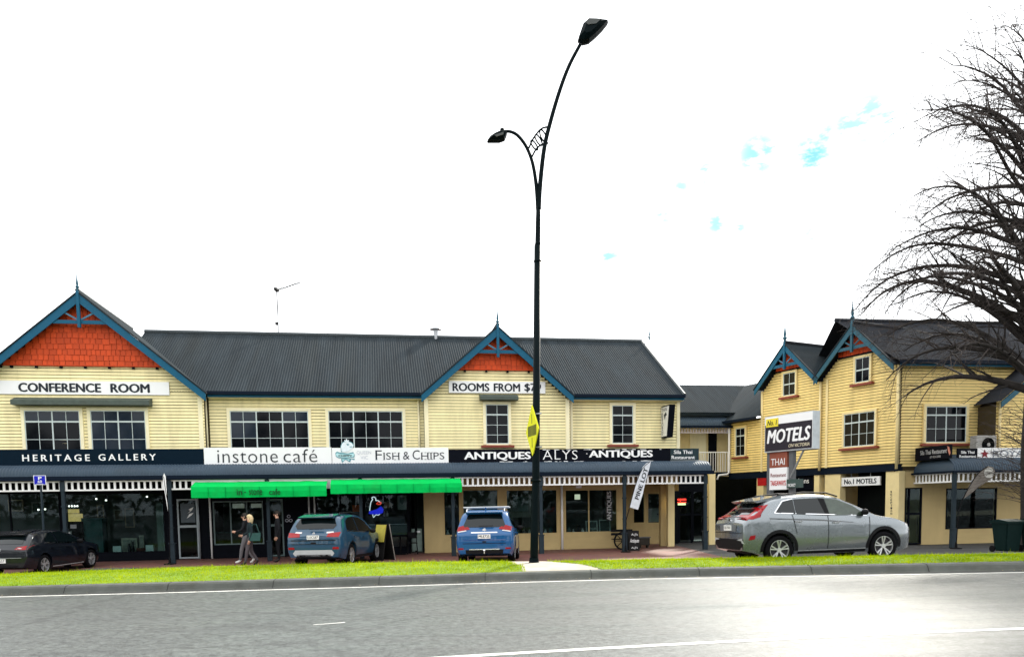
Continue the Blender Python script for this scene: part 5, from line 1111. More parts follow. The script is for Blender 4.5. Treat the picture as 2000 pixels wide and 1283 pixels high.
fin(e4, .85, 1.57, P_GREY); fin(e3, .75, 1.68, P_BLUE); fin(e1, .95, 1.38, P_NAVY)
obj('roof_spoiler', prism(B(), [(.36, 1.505), (1.05, 1.622), (1.05, 1.56), (.44, 1.455)], -.60, .60), P_GREY, e4); obj('roof_spoiler', prism(B(), [(.34, 1.31), (.9, 1.412), (.9, 1.35), (.40, 1.27)], -.56, .56), P_NAVY, e1); obj('roof_spoiler', prism(B(), [(.22, 1.56), (.8, 1.655), (.8, 1.60), (.28, 1.52)], -.56, .56), P_TEAL, e2); obj('roof_spoiler', prism(B(), [(.18, 1.585), (.8, 1.678), (.8, 1.62), (.24, 1.54)], -.56, .56), P_BLUE, e3)
obj('tow_ball', lathe(B(), [(.02, -.03), (.02, .05), (.035, .07), (.03, .11)], 10), CHROME, e3, T(-.07, 0, .36)); obj('tow_bar', box(-.1, .15, -.03, .03, .31, .35), PLAST, e3)
for y in (-.42, .42): obj('exhaust', tube(B(), [(-.03, y, .37), (.15, y, .37)], .04, 10), PLAST, e2)
for e_, x, z in ((e1, .36, 1.06), (e2, .19, 1.19), (e3, .16, 1.17), (e4, .2, 1.22)): obj('wiper', box(x-.1, x-.07, -.28, .16, z, z+.018), PLAST, e_)
# ------------------------------------------------------------------ street lamp on the median
LAMPM = mat('lamp_paint', (.0015, .005, .006), .5, var=.1, spec=.05)
AERM = mat('aerial_grey', (.05, .05, .05), .6, spec=.1)
YL = 19.82
def L3(x, y, dy=0.0): p = apx(x, y, YL); return Vector((p.x, YL+dy, p.z))
base = L3(1043, 1101); lamp = empty('street_lamp', Matrix.Translation(base), 'tall dark twin-arm street lamp with curved arms standing on the median', 'street lamp')
def lp(x, y, dy=0.0): return L3(x, y, dy)-base
def ltube(name, pts, rad, n=12, m=LAMPM, parent=None): return obj(name, tube(B(), pts, rad, n), m, parent or lamp, sm=True)
ltube('pole', [lp(1043, 1103), lp(1044, 1040), lp(1046.5, 940), lp(1050, 480)], [.108, .106, .098, .085])
ltube('collar', [lp(1046.4, 940), lp(1046.5, 936)], [.135, .135]); ltube('sleeve', [lp(1050, 482), lp(1050.3, 474), lp(1051, 430), lp(1052, 398)], [.083, .066, .062, .06])
ltube('collar', [lp(1050, 512), lp(1050, 509)], [.10, .10])
def curve(pts, n=6):
    o_ = []
    P = [pts[0]]+pts+[pts[-1]]
    for i in range(1, len(P)-2):
        for k in range(n):
            t = k/n; a, b, c, d = P[i-1], P[i], P[i+1], P[i+2]
            o_.append(tuple(.5*((2*b[j])+(-a[j]+c[j])*t+(2*a[j]-5*b[j]+4*c[j]-d[j])*t*t+(-a[j]+3*b[j]-3*c[j]+d[j])*t**3) for j in range(len(a))))
    return o_+[pts[-1]]
arm = curve([(1052, 410), (1055, 360), (1063, 290), (1076, 235), (1094, 175), (1112, 128), (1133, 88)]); arm2 = curve([(1050.5, 410), (1047, 360), (1040, 318), (1028, 287), (1012, 266), (998, 258), (984, 257)])
ltube('main_arm', [lp(*p) for p in arm], [.062-.022*i/len(arm) for i in range(len(arm))]); ltube('short_arm', [lp(*p) for p in arm2], [.05-.016*i/len(arm2) for i in range(len(arm2))])
for pts in ([(1030, 297), (1041, 272), (1055, 254), (1066, 249), (1076, 249)], [(1037, 311), (1047, 292), (1058, 283), (1071, 280)]): ltube('scroll_bar', [lp(*p) for p in curve(pts)], .022, 8)
for cx_, cy_, rx, ry, a in ((1043.5, 284, 5, 11, .5), (1052, 274, 5.2, 12, .45), (1061, 266, 5.4, 13, .35)):
    ltube('scroll_ring', [lp(cx_+rx*math.cos(t_*math.pi/9)*math.cos(a)-ry*math.sin(t_*math.pi/9)*math.sin(-a), cy_+rx*math.cos(t_*math.pi/9)*math.sin(-a)*-1*0+ry*math.sin(t_*math.pi/9)*math.cos(a)) for t_ in range(19)], .02, 6)
def lamp_head(outline, lens, dy0, dy1, name):
    bm = B(); c = [lp(*p) for p in outline]; cen = sum(c, Vector())/len(c); n = len(c)
    rr_ = []
    for dy, k in ((dy0, .55), (dy0*.6, .92), (0, 1.0), (dy1*.6, .95), (dy1, .6)): rr_.append([bm.verts.new((cen.x+(q.x-cen.x)*k, dy, cen.z+(q.z-cen.z)*k)) for q in c])
    for a, b in zip(rr_, rr_[1:]):
        for i in range(n): bm.faces.new((a[i], a[(i+1) % n], b[(i+1) % n], b[i]))
    bm.faces.new(rr_[0]); bm.faces.new(rr_[-1][::-1]); h = obj(name, bm, LAMPM, lamp)
    bm = B(); q = [lp(*p) for p in lens]; prism(bm, [(v.x, v.z) for v in q], dy0-.02, dy0+.03); obj('lens', bm, mat('lamp_lens', (.05, .055, .05), .2, spec=.3), h)
lamp_head([(1128, 81), (1131, 70), (1137, 53), (1149, 42), (1165, 42.5), (1188, 45.5), (1178, 58), (1164, 72), (1150, 84), (1137, 87)], [(1142, 57), (1150, 50), (1172, 51), (1162, 60), (1146, 62)], -.26, .16, 'lamp_head')
lamp_head([(951, 278), (957, 270), (966, 264), (978, 259), (991, 259), (990, 265), (986, 274), (975, 278)], [(966, 272), (984, 266), (983, 271), (970, 275)], -.2, .12, 'lamp_head')
obj('sensor', lathe(B(), [(.03, 0), (.06, .03), (.05, .09), (.01, .11)], 10), LAMPM, lamp, Matrix.Translation(lp(981, 259)), sm=True)
obj('base_plate', lathe(B(), [(.2, -.03), (.2, .02), (.13, .05), (.115, .16)], 16), LAMPM, lamp)
# yellow diamond sign strapped to the lamp
dc = apx(1040, 841, YL-.02); dang = R(-14)
dn = Vector((-math.cos(dang), math.sin(dang), 0)); dw = Vector((-dn.y, dn.x, 0))
DM = Matrix((dw, dn*-1, Vector((0, 0, 1)))).transposed().to_4x4(); DM.translation = dc
YELS = mat('hazard_yellow', (.72, .70, .005), .45, var=.05, spec=.3)
dsn = obj('diamond_sign', prism(B(), [(0, -.645), (.60, 0), (0, .645), (-.60, 0)], -.012, .012), YELS, M=DM); tag(dsn, 'yellow diamond warning sign with vertical black bars fixed to the lamp pole', 'road sign')
hw_ = [obj('bar', box(-.36+.115*i, -.30+.115*i, -.02, -.013, -.13, .13), DARKT, dsn) for i in range(7)]
obj('border', prism(B(), [(0, -.66), (.615, 0), (0, .66), (-.615, 0)], .013, .02), DARKT, dsn); obj('centre_line', box(-.012, .012, -.018, -.0125, .18, .42), DARKT, dsn); obj('centre_line', box(-.012, .012, -.018, -.0125, -.42, -.18), DARKT, dsn)
for z in (.42, -.42): obj('strap', tube(B(), [Vector((.05, .02, z)), Vector((.15, .2, z))], .02, 6), STEEL, dsn)
# ------------------------------------------------------------------ roof aerial
ta = mf.M @ Vector((mf.u(543, 650, YRIDGE), YRIDGE, Z_RIDGE)); Ya = ta.y
ae = empty('tv_aerial', Matrix.Translation(ta), 'thin television aerial on a mast above the long grey roof', 'aerial')
q = lambda x, y: apx(x, y, Ya)-ta
obj('mast', tube(B(), [Vector((0, 0, -.2)), q(543, 620), q(540, 562)], .026, 6), AERM, ae); bo = obj('boom', tube(B(), [q(537, 568), q(586, 552)], .022, 6), AERM, ae)
for i in range(9):
    p = q(541+5*i, 566.5-1.63*i); obj('element', tube(B(), [p+Vector((0, -.32+.02*i, 0)), p+Vector((0, .32-.02*i, 0))], .014, 5), AERM, ae)
obj('reflector', box(-.07, .07, -.2, .2, -.05, .05), AERM, ae, Matrix.Translation(q(540, 566))); obj('amplifier', box(-.09, .0, -.05, .05, -.06, .06), AERM, ae, Matrix.Translation(q(542, 632)))
# ------------------------------------------------------------------ street furniture before the shops
def at_wall(x, y, yb): u, z = mf(x, y, yb); return u, z
def root(name, x, yb, label, cat, zf=None): u = mf.u(x, 1080, yb); P = mf.w(u, yb, 0); return empty(name, mf.M @ T(u, yb, pav_z(P.x, P.y) if zf is None else zf), label, cat), u, (pav_z(P.x, P.y) if zf is None else zf)
e, u, z = root('parking_sign', 88, -3.0, 'small blue square parking sign on a slim dark pole', 'road sign'); zz = lambda y: mf.z(88, y, -3.0)-z
obj('pole', tube(B(), [(0, 0, 0), (0, 0, zz(929))], .035, 8), POSTC, e); pn = obj('sign_plate', box(-.19, .19, -.06, -.04, zz(946.5), zz(928)), SIGNW, e); obj('blue_panel', box(-.17, .17, -.066, -.061, zz(945.5), zz(929)), mat('parking_blue', (.008, .012, .42), .4), pn)
letters('P', SIGNW, pn, -.04, .07, zz(936.5), zz(930.5), -.068, bold=.02); letters('60', SIGNW, pn, -.06, .07, zz(942.5), zz(937.5), -.068, bold=.01); obj('arrow', box(-.1, .1, -.07, -.067, zz(945), zz(944.2)), SIGNW, pn)
def feather(name, x, yb, pole, blade, m, label, label_text=None, thick=.012):
    e, u, z = root(name, x, yb, label, 'flag'); c = lambda p: (mf.u(p[0], p[1], yb)-u, mf.z(p[0], p[1], yb)-z)
    pts = [c(p) for p in curve(pole, 5)]; obj('pole', tube(B(), [(0, 0, 0)]+[(a, 0, b) for a, b in pts], .018, 6), BLACK, e)
    pl_ = [c(p) for p in blade]; bm = B(); prism(bm, pl_, -thick, thick); fl = obj('flag_cloth', bm, m, e)
    obj('base', lathe(B(), [(.2, 0), (.2, .03), (.05, .05), (.03, .25)], 12), BLACK, e)
    return e, c
CLOTH = mat('flag_white', (.62, .66, .70), .7, var=.2, scale=4, bump=.3)
e, c = feather('feather_flag', 1222, -2.75, [(1223, 1015), (1231, 985), (1242, 945), (1255, 915), (1269, 902)], [(1229.5, 990), (1237, 960), (1247, 930), (1256, 911), (1263, 904), (1271, 901), (1268, 915), (1262, 935), (1255, 965), (1246, 995)], CLOTH, 'slanted white feather flag with black lettering beside the antique shop')
def slant_text(s, m, e, c, p0, p1, h):
    a, b = Vector(c(p0)), Vector(c(p1)); d = (b-a); L_ = d.length; d.normalize(); n = Vector((-d.y, d.x))
    me = text_mesh(s, bold=.02); xs = [v.co.x for v in me.vertices]; ys = [v.co.y for v in me.vertices]
    for v in me.vertices:
        t = (v.co.x-min(xs))/(max(xs)-min(xs))*L_; k = (v.co.y-min(ys))/(max(ys)-min(ys))*h; P = a+d*t+n*k; v.co = (P.x, -.02, P.y)
    me.materials.clear(); link('lettering', me, m, e)
slant_text('PINE LOT', DARKT, e, c, (1247, 976), (1266, 915), .17)
e, c = feather('feather_flag', 331, -2.6, [(331, 1010), (329, 990), (324, 960), (320, 930)], [(328, 998), (323.5, 970), (319, 945), (318.5, 930), (320.5, 924), (323.5, 930), (324.5, 945), (326, 970)], SIGNW, 'narrow white feather flag seen almost edge on beside a veranda post')
# grey teardrop flag at the right corner shop
u_, z_ = cf.u(1868, 1040, -2.7), 0; P_ = cf.w(u_, -2.7, 0); zf_ = pav_z(P_.x, P_.y)
e = empty('feather_flag', cf.M @ T(u_, -2.7, zf_), 'grey brown teardrop flag with pale round emblem before the corner restaurant', 'flag'); c = lambda p: (cf.u(p[0], p[1], -2.7)-u_, cf.z(p[0], p[1], -2.7)-zf_)
obj('pole', tube(B(), [(0, 0, 0)]+[(a, 0, b) for a, b in [c(p) for p in curve([(1872, 1000), (1880, 976), (1893, 950), (1910, 925), (1928, 911)], 5)]], .02, 6), BLACK, e)
bl = [(1880, 975), (1893, 948), (1905, 930), (1918, 917), (1930, 910), (1939, 912), (1943, 920), (1940, 930), (1930, 939), (1912, 950), (1895, 964)]
obj('flag_cloth', prism(B(), [c(p) for p in bl], -.012, .012), mat('flag_taupe', (.16, .14, .12), .7, var=.2, scale=4), e); cx_, cz_ = c((1931, 923))
obj('emblem', prism(B(), [(cx_+.2*math.cos(k*.3927), cz_+.2*math.sin(k*.3927)) for k in range(16)], -.02, -.013), mat('emblem_pale', (.45, .44, .40), .6), e); letters('CENTRAL', mat('emblem_text', (.2, .19, .17), .6), e, cx_-.15, cx_+.15, cz_-.03, cz_+.04, -.023); obj('base', lathe(B(), [(.2, 0), (.2, .03), (.05, .05), (.03, .25)], 12), BLACK, e)
# A-frame boards
e, u, z = root('sandwich_board', 748, -3.3, 'black A-frame board with a yellow notice outside the chip shop', 'sandwich board'); h = mf.z(748, 1023, -3.3)-z; e.matrix_world = mf.M @ T(u, -3.3, z) @ RZ(R(38))
for s_, nm in ((-1, 'panel'), (1, 'panel')):
    bm = B(); prism(bm, [(s_*.02, h), (s_*.24, 0), (s_*.24+s_*.04, 0), (s_*.02+s_*.035, h)], -.32, .32); o_ = obj(nm, bm, mat('chalk_black', (.006, .006, .006), .7), e)
o_ = obj('edge_trim', tube(B(), [(.06, -.33, h), (.285, -.33, 0)], .014, 6), mat('worn_timber', (.30, .28, .25), .7), e)
bm = B(); prism(bm, [(-.075, h-.02), (-.21, h-.62), (-.235, h-.62), (-.10, h-.02)], -.34, .2); obj('notice', bm, mat('notice_yellow', (.42, .36, .06), .6, var=.15, scale=9), e)
e, u, z = root('sandwich_board', 1237, -2.0, 'small black A-frame board with white script beside the wagon-wheel bench', 'sandwich board'); h = mf.z(1237, 1036, -2.0)-z
for y0 in (-.03, .2): obj('panel', prism(B(), [(y0+(.12 if y0 > 0 else -.10), 0), (y0, h), (y0+.025, h), (y0+.025+(.12 if y0 > 0 else -.10), 0)], -.22, .22, 'x'), MATS['chalk_black'], e)
for s_, z0, z1 in (("A.J's", h*.74, h*.88), ('Antiques', h*.36, h*.62), ("A.J's", h*.10, h*.22)):
    me = letters(s_, SIGNW, e, -.13 if s_ != 'Antiques' else -.19, .13 if s_ != 'Antiques' else .19, z0, z1, -.14, bold=.005, shear=.3 if s_ == 'Antiques' else 0)
# wagon wheel bench
e, u, z = root('wagon_wheel_bench', 1222, -.7, 'dark bench with spoked wagon wheel end by the antique shop', 'bench')
for x_ in (-.55, .35):
    bm = B(); tube(bm, [(x_, .34*math.cos(k*math.pi/12), .36+.34*math.sin(k*math.pi/12)) for k in range(25)], .035, 8, cap=False)
    wo = obj('wheel_end', bm, BLACK, e, Matrix.Rotation(R(60), 4, 'Z') if x_ < 0 else None, sm=True)
    for k in range(8): obj('spoke', tube(B(), [(x_, .04*math.cos(k*math.pi/4), .36+.04*math.sin(k*math.pi/4)), (x_, .33*math.cos(k*math.pi/4), .36+.33*math.sin(k*math.pi/4))], .018, 6), BLACK, wo)
    obj('hub', tube(B(), [(x_-.06, 0, .36), (x_+.06, 0, .36)], .06, 10), BLACK, wo)
for i in range(3): obj('seat_slat', box(-.55, .38, -.2+.14*i, -.08+.14*i, .40, .43), BLACK, e)
for i in range(2): obj('back_slat', box(-.55, .38, .22+.03*i, .25+.03*i, .56+.14*i, .66+.14*i), BLACK, e)
e, u, z = root('planter_trough', 1257, -.3, 'low dark timber trough standing on the paving by the columns', 'planter')
obj('trough', box(-.22, .22, -.16, .16, .12, .42), mat('dark_timber', (.03, .026, .02), .8, var=.2), e); obj('rim', box(-.25, .25, -.19, .19, .42, .46), mat('grey_rim', (.10, .10, .10), .6), e)
for x_ in (-.16, .16): obj('leg', box(x_-.03, x_+.03, -.1, .1, 0, .12), MATS['dark_timber'], e)
# pale cabinet and cafe chair in the alcove
e, u, z = root('cabinet', 815, .2, 'pale green metal cabinet in the alcove beside the chip shop', 'cabinet', ZB); 
obj('body', box(-.21, .21, 0, .4, .06, .98), mat('pale_green_metal', (.16, .22, .19), .5, dirt=.3), e); obj('door', box(-.19, .19, -.012, -.001, .1, .72), mat('pale_green_door', (.20, .27, .24), .5, dirt=.3), e); obj('notice', box(-.05, .14, -.01, -.001, .82, .9), SIGNW, e); obj('plinth', box(-.19, .19, .02, .38, 0, .06), BLACK, e)
e, u, z = root('cafe_chair', 806, -.45, 'dark metal cafe chair by the chip shop doorway', 'chair', ZB)
obj('seat', box(-.19, .19, -.19, .19, .43, .46), BLACK, e); obj('backrest', box(-.19, .19, .17, .20, .62, .86), BLACK, e)
for sx in (-1, 1):
    for sy in (-1, 1): obj('leg', tube(B(), [(sx*.17, sy*.17, .43), (sx*.2, sy*.2, 0)], .014, 6), BLACK, e)
    obj('back_post', tube(B(), [(sx*.17, .18, .45), (sx*.17, .19, .86)], .014, 6), BLACK, e)
e, u, z = root('cafe_table', 783, -.5, 'dark cafe table below the chip shop window', 'table', ZB); obj('table_top', lathe(B(), [(.33, .71), (.34, .73), (.33, .745)], 20), DARKJ, e); obj('column', tube(B(), [(0, 0, .02), (0, 0, .72)], .03, 8), BLACK, e); obj('foot', lathe(B(), [(.24, 0), (.22, .02), (.04, .05)], 16), BLACK, e)
# wheelie bins by the tree
BINM = mat('bin_green', (.004, .014, .013), .6, var=.15, spec=.08)
def bin_(x, Y, rot, label):
    P = apx(x, 1075, Y); P.z = pav_z(P.x, P.y); e = empty('wheelie_bin', Matrix.Translation(P) @ RZ(rot), label, 'bin', 'bins by the tree')
    bm = B(); pr = [(-.24, -.26, .05), (.24, .26, .05)]
    v = [bm.verts.new(p) for p in ((-.23, -.24, .04), (.23, -.24, .04), (.23, .24, .04), (-.23, .24, .04), (-.29, -.33, .92), (.29, -.33, .92), (.29, .33, .92), (-.29, .33, .92))]
    for f in ((0, 1, 2, 3), (7, 6, 5, 4), (0, 4, 5, 1), (1, 5, 6, 2), (2, 6, 7, 3), (3, 7, 4, 0)): bm.faces.new([v[i] for i in f])
    bmesh.ops.bevel(bm, geom=bm.edges[:], offset=.03, segments=2, affect='EDGES'); obj('body', bm, BINM, e)
    bm = B(); prism(bm, [(-.37, .925), (-.36, .96), (0, 1.02), (.36, .97), (.37, .93)], -.32, .32, 'x'); obj('lid', bm, BINM, e); obj('rim', box(-.315, .315, -.355, .355, .885, .922), BINM, e); obj('handle', tube(B(), [(-.22, .40, .95), (.22, .40, .95)], .018, 8), BINM, e)
    for s_ in (-1, 1): obj('wheel', tube(B(), [(s_*.24, .27, .1), (s_*.29, .27, .1)], .1, 14), BLACK, e)
    st = obj('sticker', box(-.19, .05, -.338, -.322, .72, .84), SIGNW, e, Matrix.Rotation(R(-5.8), 4, 'X') @ T(0, .065, .03)); letters('@ KLNZ', DARKT, st, -.17, .03, .75, .81, -.34, bold=.01)
bin_(1966, 23.6, R(8), 'dark green wheelie bin with white sticker by the tree, the left one'); bin_(2022, 23.4, R(2), 'dark green wheelie bin cut by the right edge of the picture')
# ------------------------------------------------------------------ things in and on the shop windows
def flat(name, x0, x1, y0, y1, yb, m, label, cat, fr=mf, th=.02, group=None):
    o, c = sign(name, fr, x0, x1, y0, y1, yb, m, label, cat, th, group); return o, c
o, c = flat('poster', 688, 706, 986, 999, .10, mat('orange_poster', (.60, .12, .04), .6), 'small orange poster in the chip shop window', 'poster'); put('SALT', mat('poster_text', (.4, .04, .01), .6), o, c, 691, 703, 989, 995)
o, c = flat('poster', 776, 795, 967, 995, .10, mat('pale_poster', (.34, .37, .37), .6), 'tall pale poster with a dark crest in the chip shop window', 'poster'); poly(o, c, [(781, 971), (790, 971), (790, 980), (785.5, 985), (781, 980)], TEALF, 'crest'); 
o, c = flat('poster', 750, 767, 980, 992.5, .13, mat('dark_arrow_back', (.02, .02, .02), .6), 'pointed brown arrow sign in the chip shop window', 'poster'); poly(o, c, [(750, 981), (761, 980), (767, 986), (761, 992), (750, 991)], mat('arrow_brown', (.30, .18, .12), .6), 'arrow'); put('OPEN', mat('arrow_yellow', (.5, .38, .05), .6), o, c, 752, 761, 983.5, 988.5)
NEONW = mat('neon_white', (.9, .9, .95), .4, emit=(.9, .95, 1, .55)); NEONB = mat('neon_blue', (.02, .02, .5), .4, emit=(.03, .04, 1, .32)); NEONR = mat('neon_red', (.8, .02, .02), .4, emit=(1, .06, .03, .7))
u0, z0 = mf(712, 1012, .08); ne = empty('neon_sign', mf.M @ T(u0, .08, z0), 'lit white, red and blue neon outline sign in the chip shop window', 'neon sign'); nc = lambda x, y: (mf.u(x, y, .08)-u0, -.0, mf.z(x, y, .08)-z0)
obj('white_tube', tube(B(), [nc(*p) for p in curve([(722, 997), (723, 988), (725, 979), (728, 975), (726, 972), (730, 970), (734, 973), (734, 977), (738, 977), (742, 980)], 3)], .016, 6), NEONW, ne); obj('red_tube', tube(B(), [nc(*p) for p in curve([(735, 984), (739, 980), (744, 981), (743, 984), (737, 984.5)], 3)], .014, 6), NEONR, ne)
poly_ = [(721, 998), (729, 996), (736, 994), (744, 988), (749, 994), (748, 1001), (740, 1004), (730, 1004), (720, 1003)]; obj('blue_ribbon', prism(B(), [(nc(*p)[0], nc(*p)[2]) for p in poly_], -.012, 0.0), NEONB, ne)
obj('white_tube', tube(B(), [nc(*p) for p in curve([(728, 1004), (729.5, 1010), (734, 1005), (739, 1005.5), (742, 1003)], 3)], .013, 6), NEONW, ne)
u0, z0 = mf(1322, 987, YB2-.05); ne = empty('neon_sign', mf.M @ T(u0, YB2-.05, z0), 'small lit red and green open sign on the recessed glass door', 'neon sign'); nw = mf.u(1341, 980, YB2-.05)-u0; nh = mf.z(1330, 972, YB2-.05)-z0
obj('backing', box(0, nw, 0, .03, 0, nh), BLACKS, ne); letters('open', NEONR, ne, nw*.05, nw*.95, nh*.52, nh*.92, -.004, bold=.02); obj('green_bar', box(nw*.1, nw*.9, -.006, -.001, nh*.06, nh*.3), mat('neon_green', (.5, .7, .3), .4, emit=(.7, 1, .45, .5)), ne); obj('red_bar', box(nw*.05, nw*.95, -.006, -.001, nh*.36, nh*.48), NEONR, ne)
# lamps in the gallery ceiling
GLOW = mat('spot_glow', (1, .95, .8), .4, emit=(1, .95, .85, 2.2))
for i, (x, y) in enumerate(((188, 974), (207, 976.5), (287, 969.5), (75, 995), (88, 994))):
    u, z = mf(x, y, .8); e = empty('spotlight', mf.M @ T(u, .8, z), ('leftmost small lit spotlight in the wide gallery window', 'middle small lit spotlight in the wide gallery window', 'bright spotlight at the right end of the gallery window', 'tiny lit lamp left of the parking sign pole', 'tiny lit lamp just by the parking sign pole')[i], 'spotlight', 'gallery spotlights'); obj('bulb', lathe(B(), [(.01, -.03), (.035, -.01), (.035, .01), (.01, .03)], 8), GLOW, e); obj('stem', tube(B(), [(0, 0, .02), (0, 0, ZL-z)], .008, 5), BLACK, e)
# gallery goods
u, z = mf(133, 1002, 1.4)
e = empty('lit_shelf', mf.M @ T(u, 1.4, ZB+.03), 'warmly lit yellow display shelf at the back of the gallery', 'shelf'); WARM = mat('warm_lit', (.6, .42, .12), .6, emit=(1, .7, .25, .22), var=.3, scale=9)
zz_ = lambda y: mf.z(140, y, 1.4)-ZB-.03
obj('lower_display', box(0, .42, 0, .3, zz_(1018), zz_(1003)), WARM, e); obj('upper_display', box(0, .30, 0, .3, zz_(1002), zz_(994)), WARM, e); obj('cabinet', box(-.05, .5, .02, .4, 0, zz_(1018)-.01), DARKIN, e)
for i in range(4): obj('bulb', lathe(B(), [(.02, -.03), (.03, 0), (.02, .03)], 8), GLOW, e, T(.05+.1*i, 0, zz_(988)))
PALEB = mat('pale_box', (.50, .58, .54), .6, var=.05); BEIGE = mat('beige_card', (.30, .29, .23), .7, var=.2)
def standing(name, x0, x1, y0, yb, m, label, cat, d=.12, zfl=None):
    u0, u1 = mf.u(x0, 1060, yb), mf.u(x1, 1060, yb); zs = zfl; h = mf.z((x0+x1)/2, y0, yb)-zs; o_ = obj(name, box(0, u1-u0, 0, d, 0, h), m, M=mf.M @ T(u0, yb, zs)); tag(o_, label, cat); return o_, u1-u0, h
zsl = mf.z(220, 1080, 0)
pbox_sh = obj('window_shelf', box(mf.u(130, 1060), mf.u(320, 1060), .1, .75, zsl-.05, zsl-.005), DARKIN, shop)
standing('display_box', 220, 236, 1066, .2, PALEB, 'pale mint box at the foot of the gallery window, left one', 'box', zfl=zsl); standing('display_box', 284, 299, 1064, .2, PALEB, 'pale mint box at the foot of the gallery window, right one', 'box', zfl=zsl)
o, w_, h = standing('framed_print', 237, 268, 1050, .42, BEIGE, 'large beige framed print leaning inside the gallery window', 'picture', .04, zsl); obj('print', box(.06, w_-.06, -.006, -.001, .06, h-.08), mat('print_grey', (.20, .20, .17), .7, var=.5, scale=7), o)
o, w_, h = standing('framed_print', 272, 281, 1045, .5, BEIGE, 'narrow beige print standing behind the gallery bowls', 'picture', .04, zsl); obj('print', box(.03, w_-.03, -.006, -.001, .05, h-.05), MATS['print_grey'], o)
o, w_, h = standing('folding_screen', 308, 320, 983, .25, mat('grey_green_panel', (.15, .19, .165), .7, var=.1), 'tall grey green panel at the right edge of the gallery window', 'screen', .05, zsl); obj('edge', box(w_, w_+.02, 0, .05, 0, h), ALU, o)
u = mf.u(276, 1070, .3); o = obj('bowl', lathe(B(), [(.06, 0), (.16, .07), (.2, .16), (.18, .16), (.05, .03)], 18), mat('brown_glaze', (.14, .06, .05), .3), M=mf.M @ T(u, .32, zsl)); tag(o, 'rounded brown bowl on display in the gallery window', 'bowl')
for i, (x, hh_) in enumerate(((252, .34), (259, .42))): o = obj('vase', lathe(B(), [(.04, 0), (.06, .1), (.045, hh_*.6), (.03, hh_*.8), (.04, hh_)], 12), mat('dark_glaze', (.02, .02, .022), .3), M=mf.M @ T(mf.u(x, 1070, .25), .27, zsl)); tag(o, ('shorter dark slim vase in the gallery window', 'taller dark slim vase in the gallery window')[i], 'vase')
o, c = flat('window_notice', 122, 140, 1037, 1053, -.012, mat('notice_grey', (.05, .075, .075), .6), 'grey window panel with white letters NG', 'notice', th=.008); put('NG', SIGNW, o, c, 126, 148-10, 1039.5, 1045, bold=.02)
o, c = flat('window_notice', 137, 149, 1024, 1031.5, -.012, mat('notice_pale', (.18, .20, .21), .6), 'small pale notice stuck on the gallery glass', 'notice', th=.008); obj('print_line', box(.03, o['w']-.03, -.004, -.001, o['h']*.3, o['h']*.4), GREYT, o)
# gallery door frosted panel with a bird
o, c = flat('door_film', 352, 380, 983, 1020, -.004, mat('frosted_film', (.075, .095, .11), .5), 'grey frosted film with white bird motif on the gallery door', 'door film', th=.006)
for pts in ([(366, 1003), (375, 996), (378, 990), (373, 992), (368, 995), (372, 997)], [(365, 1012), (370, 1003), (378, 1001), (374, 1006), (368, 1010)]): poly(o, c, pts, SIGNW, 'bird_motif', .001, .004)
# faintly glowing panels painted as pale reflections of blinds in the cafe
for x0, x1, y1 in ((454, 476, 992), (490, 510, 991)): o, c = flat('blind_reflection', x0, x1, 983, y1, .5, mat('blind_reflection_cream', (.40, .38, .30), .7, emit=(1, .95, .8, .06)), 'cream panel standing in for a blind reflection in the cafe window, %s' % ('left one' if x0 == 454 else 'right one'), 'shade', th=.12)
for x, y in ((564, 1008), (560.5, 1016), (568, 1016)):
    u, z = mf(x, y, -.004); o = obj('wall_ring', tube(B(), [(.055*math.cos(k*.5236), 0, .055*math.sin(k*.5236)) for k in range(13)], .014, 6, cap=False), PALE, M=mf.M @ T(u, -.015, z)); tag(o, 'small pale ring motif on the cafe wall, %s of three' % ('topmost' if y < 1010 else ('lower left' if x < 564 else 'lower right')), 'wall motif', 'three ring motif on the cafe wall')
# antique shop goods
WALLP = mat('shop_inner_wall', (.16, .17, .14), .8, var=.3, scale=1.2)
for x0, x1, y1 in ((903, 972, 1016), (990, 1046, 1010)): u0, u1 = mf.u(x0, 1000, 1.2), mf.u(x1, 1000, 1.2); obj('display_wall', box(u0, u1, 1.2, 1.25, mf.z((x0+x1)/2, y1, 1.2), ZL-.05), WALLP, shop)
zsa = mf.z(1150, 1041, 0)+.02
obj('window_shelf', box(mf.u(866, 1040), mf.u(1206, 1040), .19, .95, zsa-.06, zsa-.012), DARKIN, shop)
def picture(x0, x1, y0, y1, yb, lean, label, fm, pm, text=None):
    u0, u1 = mf.u(x0, y1, yb), mf.u(x1, y1, yb); z0 = mf.z((x0+x1)/2, y1, yb); h = mf.z((x0+x1)/2, y0, yb)-z0; w_ = u1-u0
    bm = B(); f = .045; bx(bm, 0, w_, 0, .03, 0, f); bx(bm, 0, w_, 0, .03, h-f, h); bx(bm, 0, f, 0, .03, f, h-f); bx(bm, w_-f, w_, 0, .03, f, h-f)
    o = obj('picture_frame', bm, fm, M=mf.M @ T(u0, yb, z0) @ Matrix.Rotation(R(-lean), 4, 'X')); tag(o, label, 'picture'); obj('print', box(f, w_-f, .01, .02, f, h-f), pm, o)
    if text: letters(text, fm, o, f+.02, w_-f-.02, h*.18, h*.40, .008, bold=.01)
FRM = mat('frame_pale', (.34, .37, .33), .6); PRN = mat('print_dark', (.045, .055, .05), .5, var=.4, scale=6)
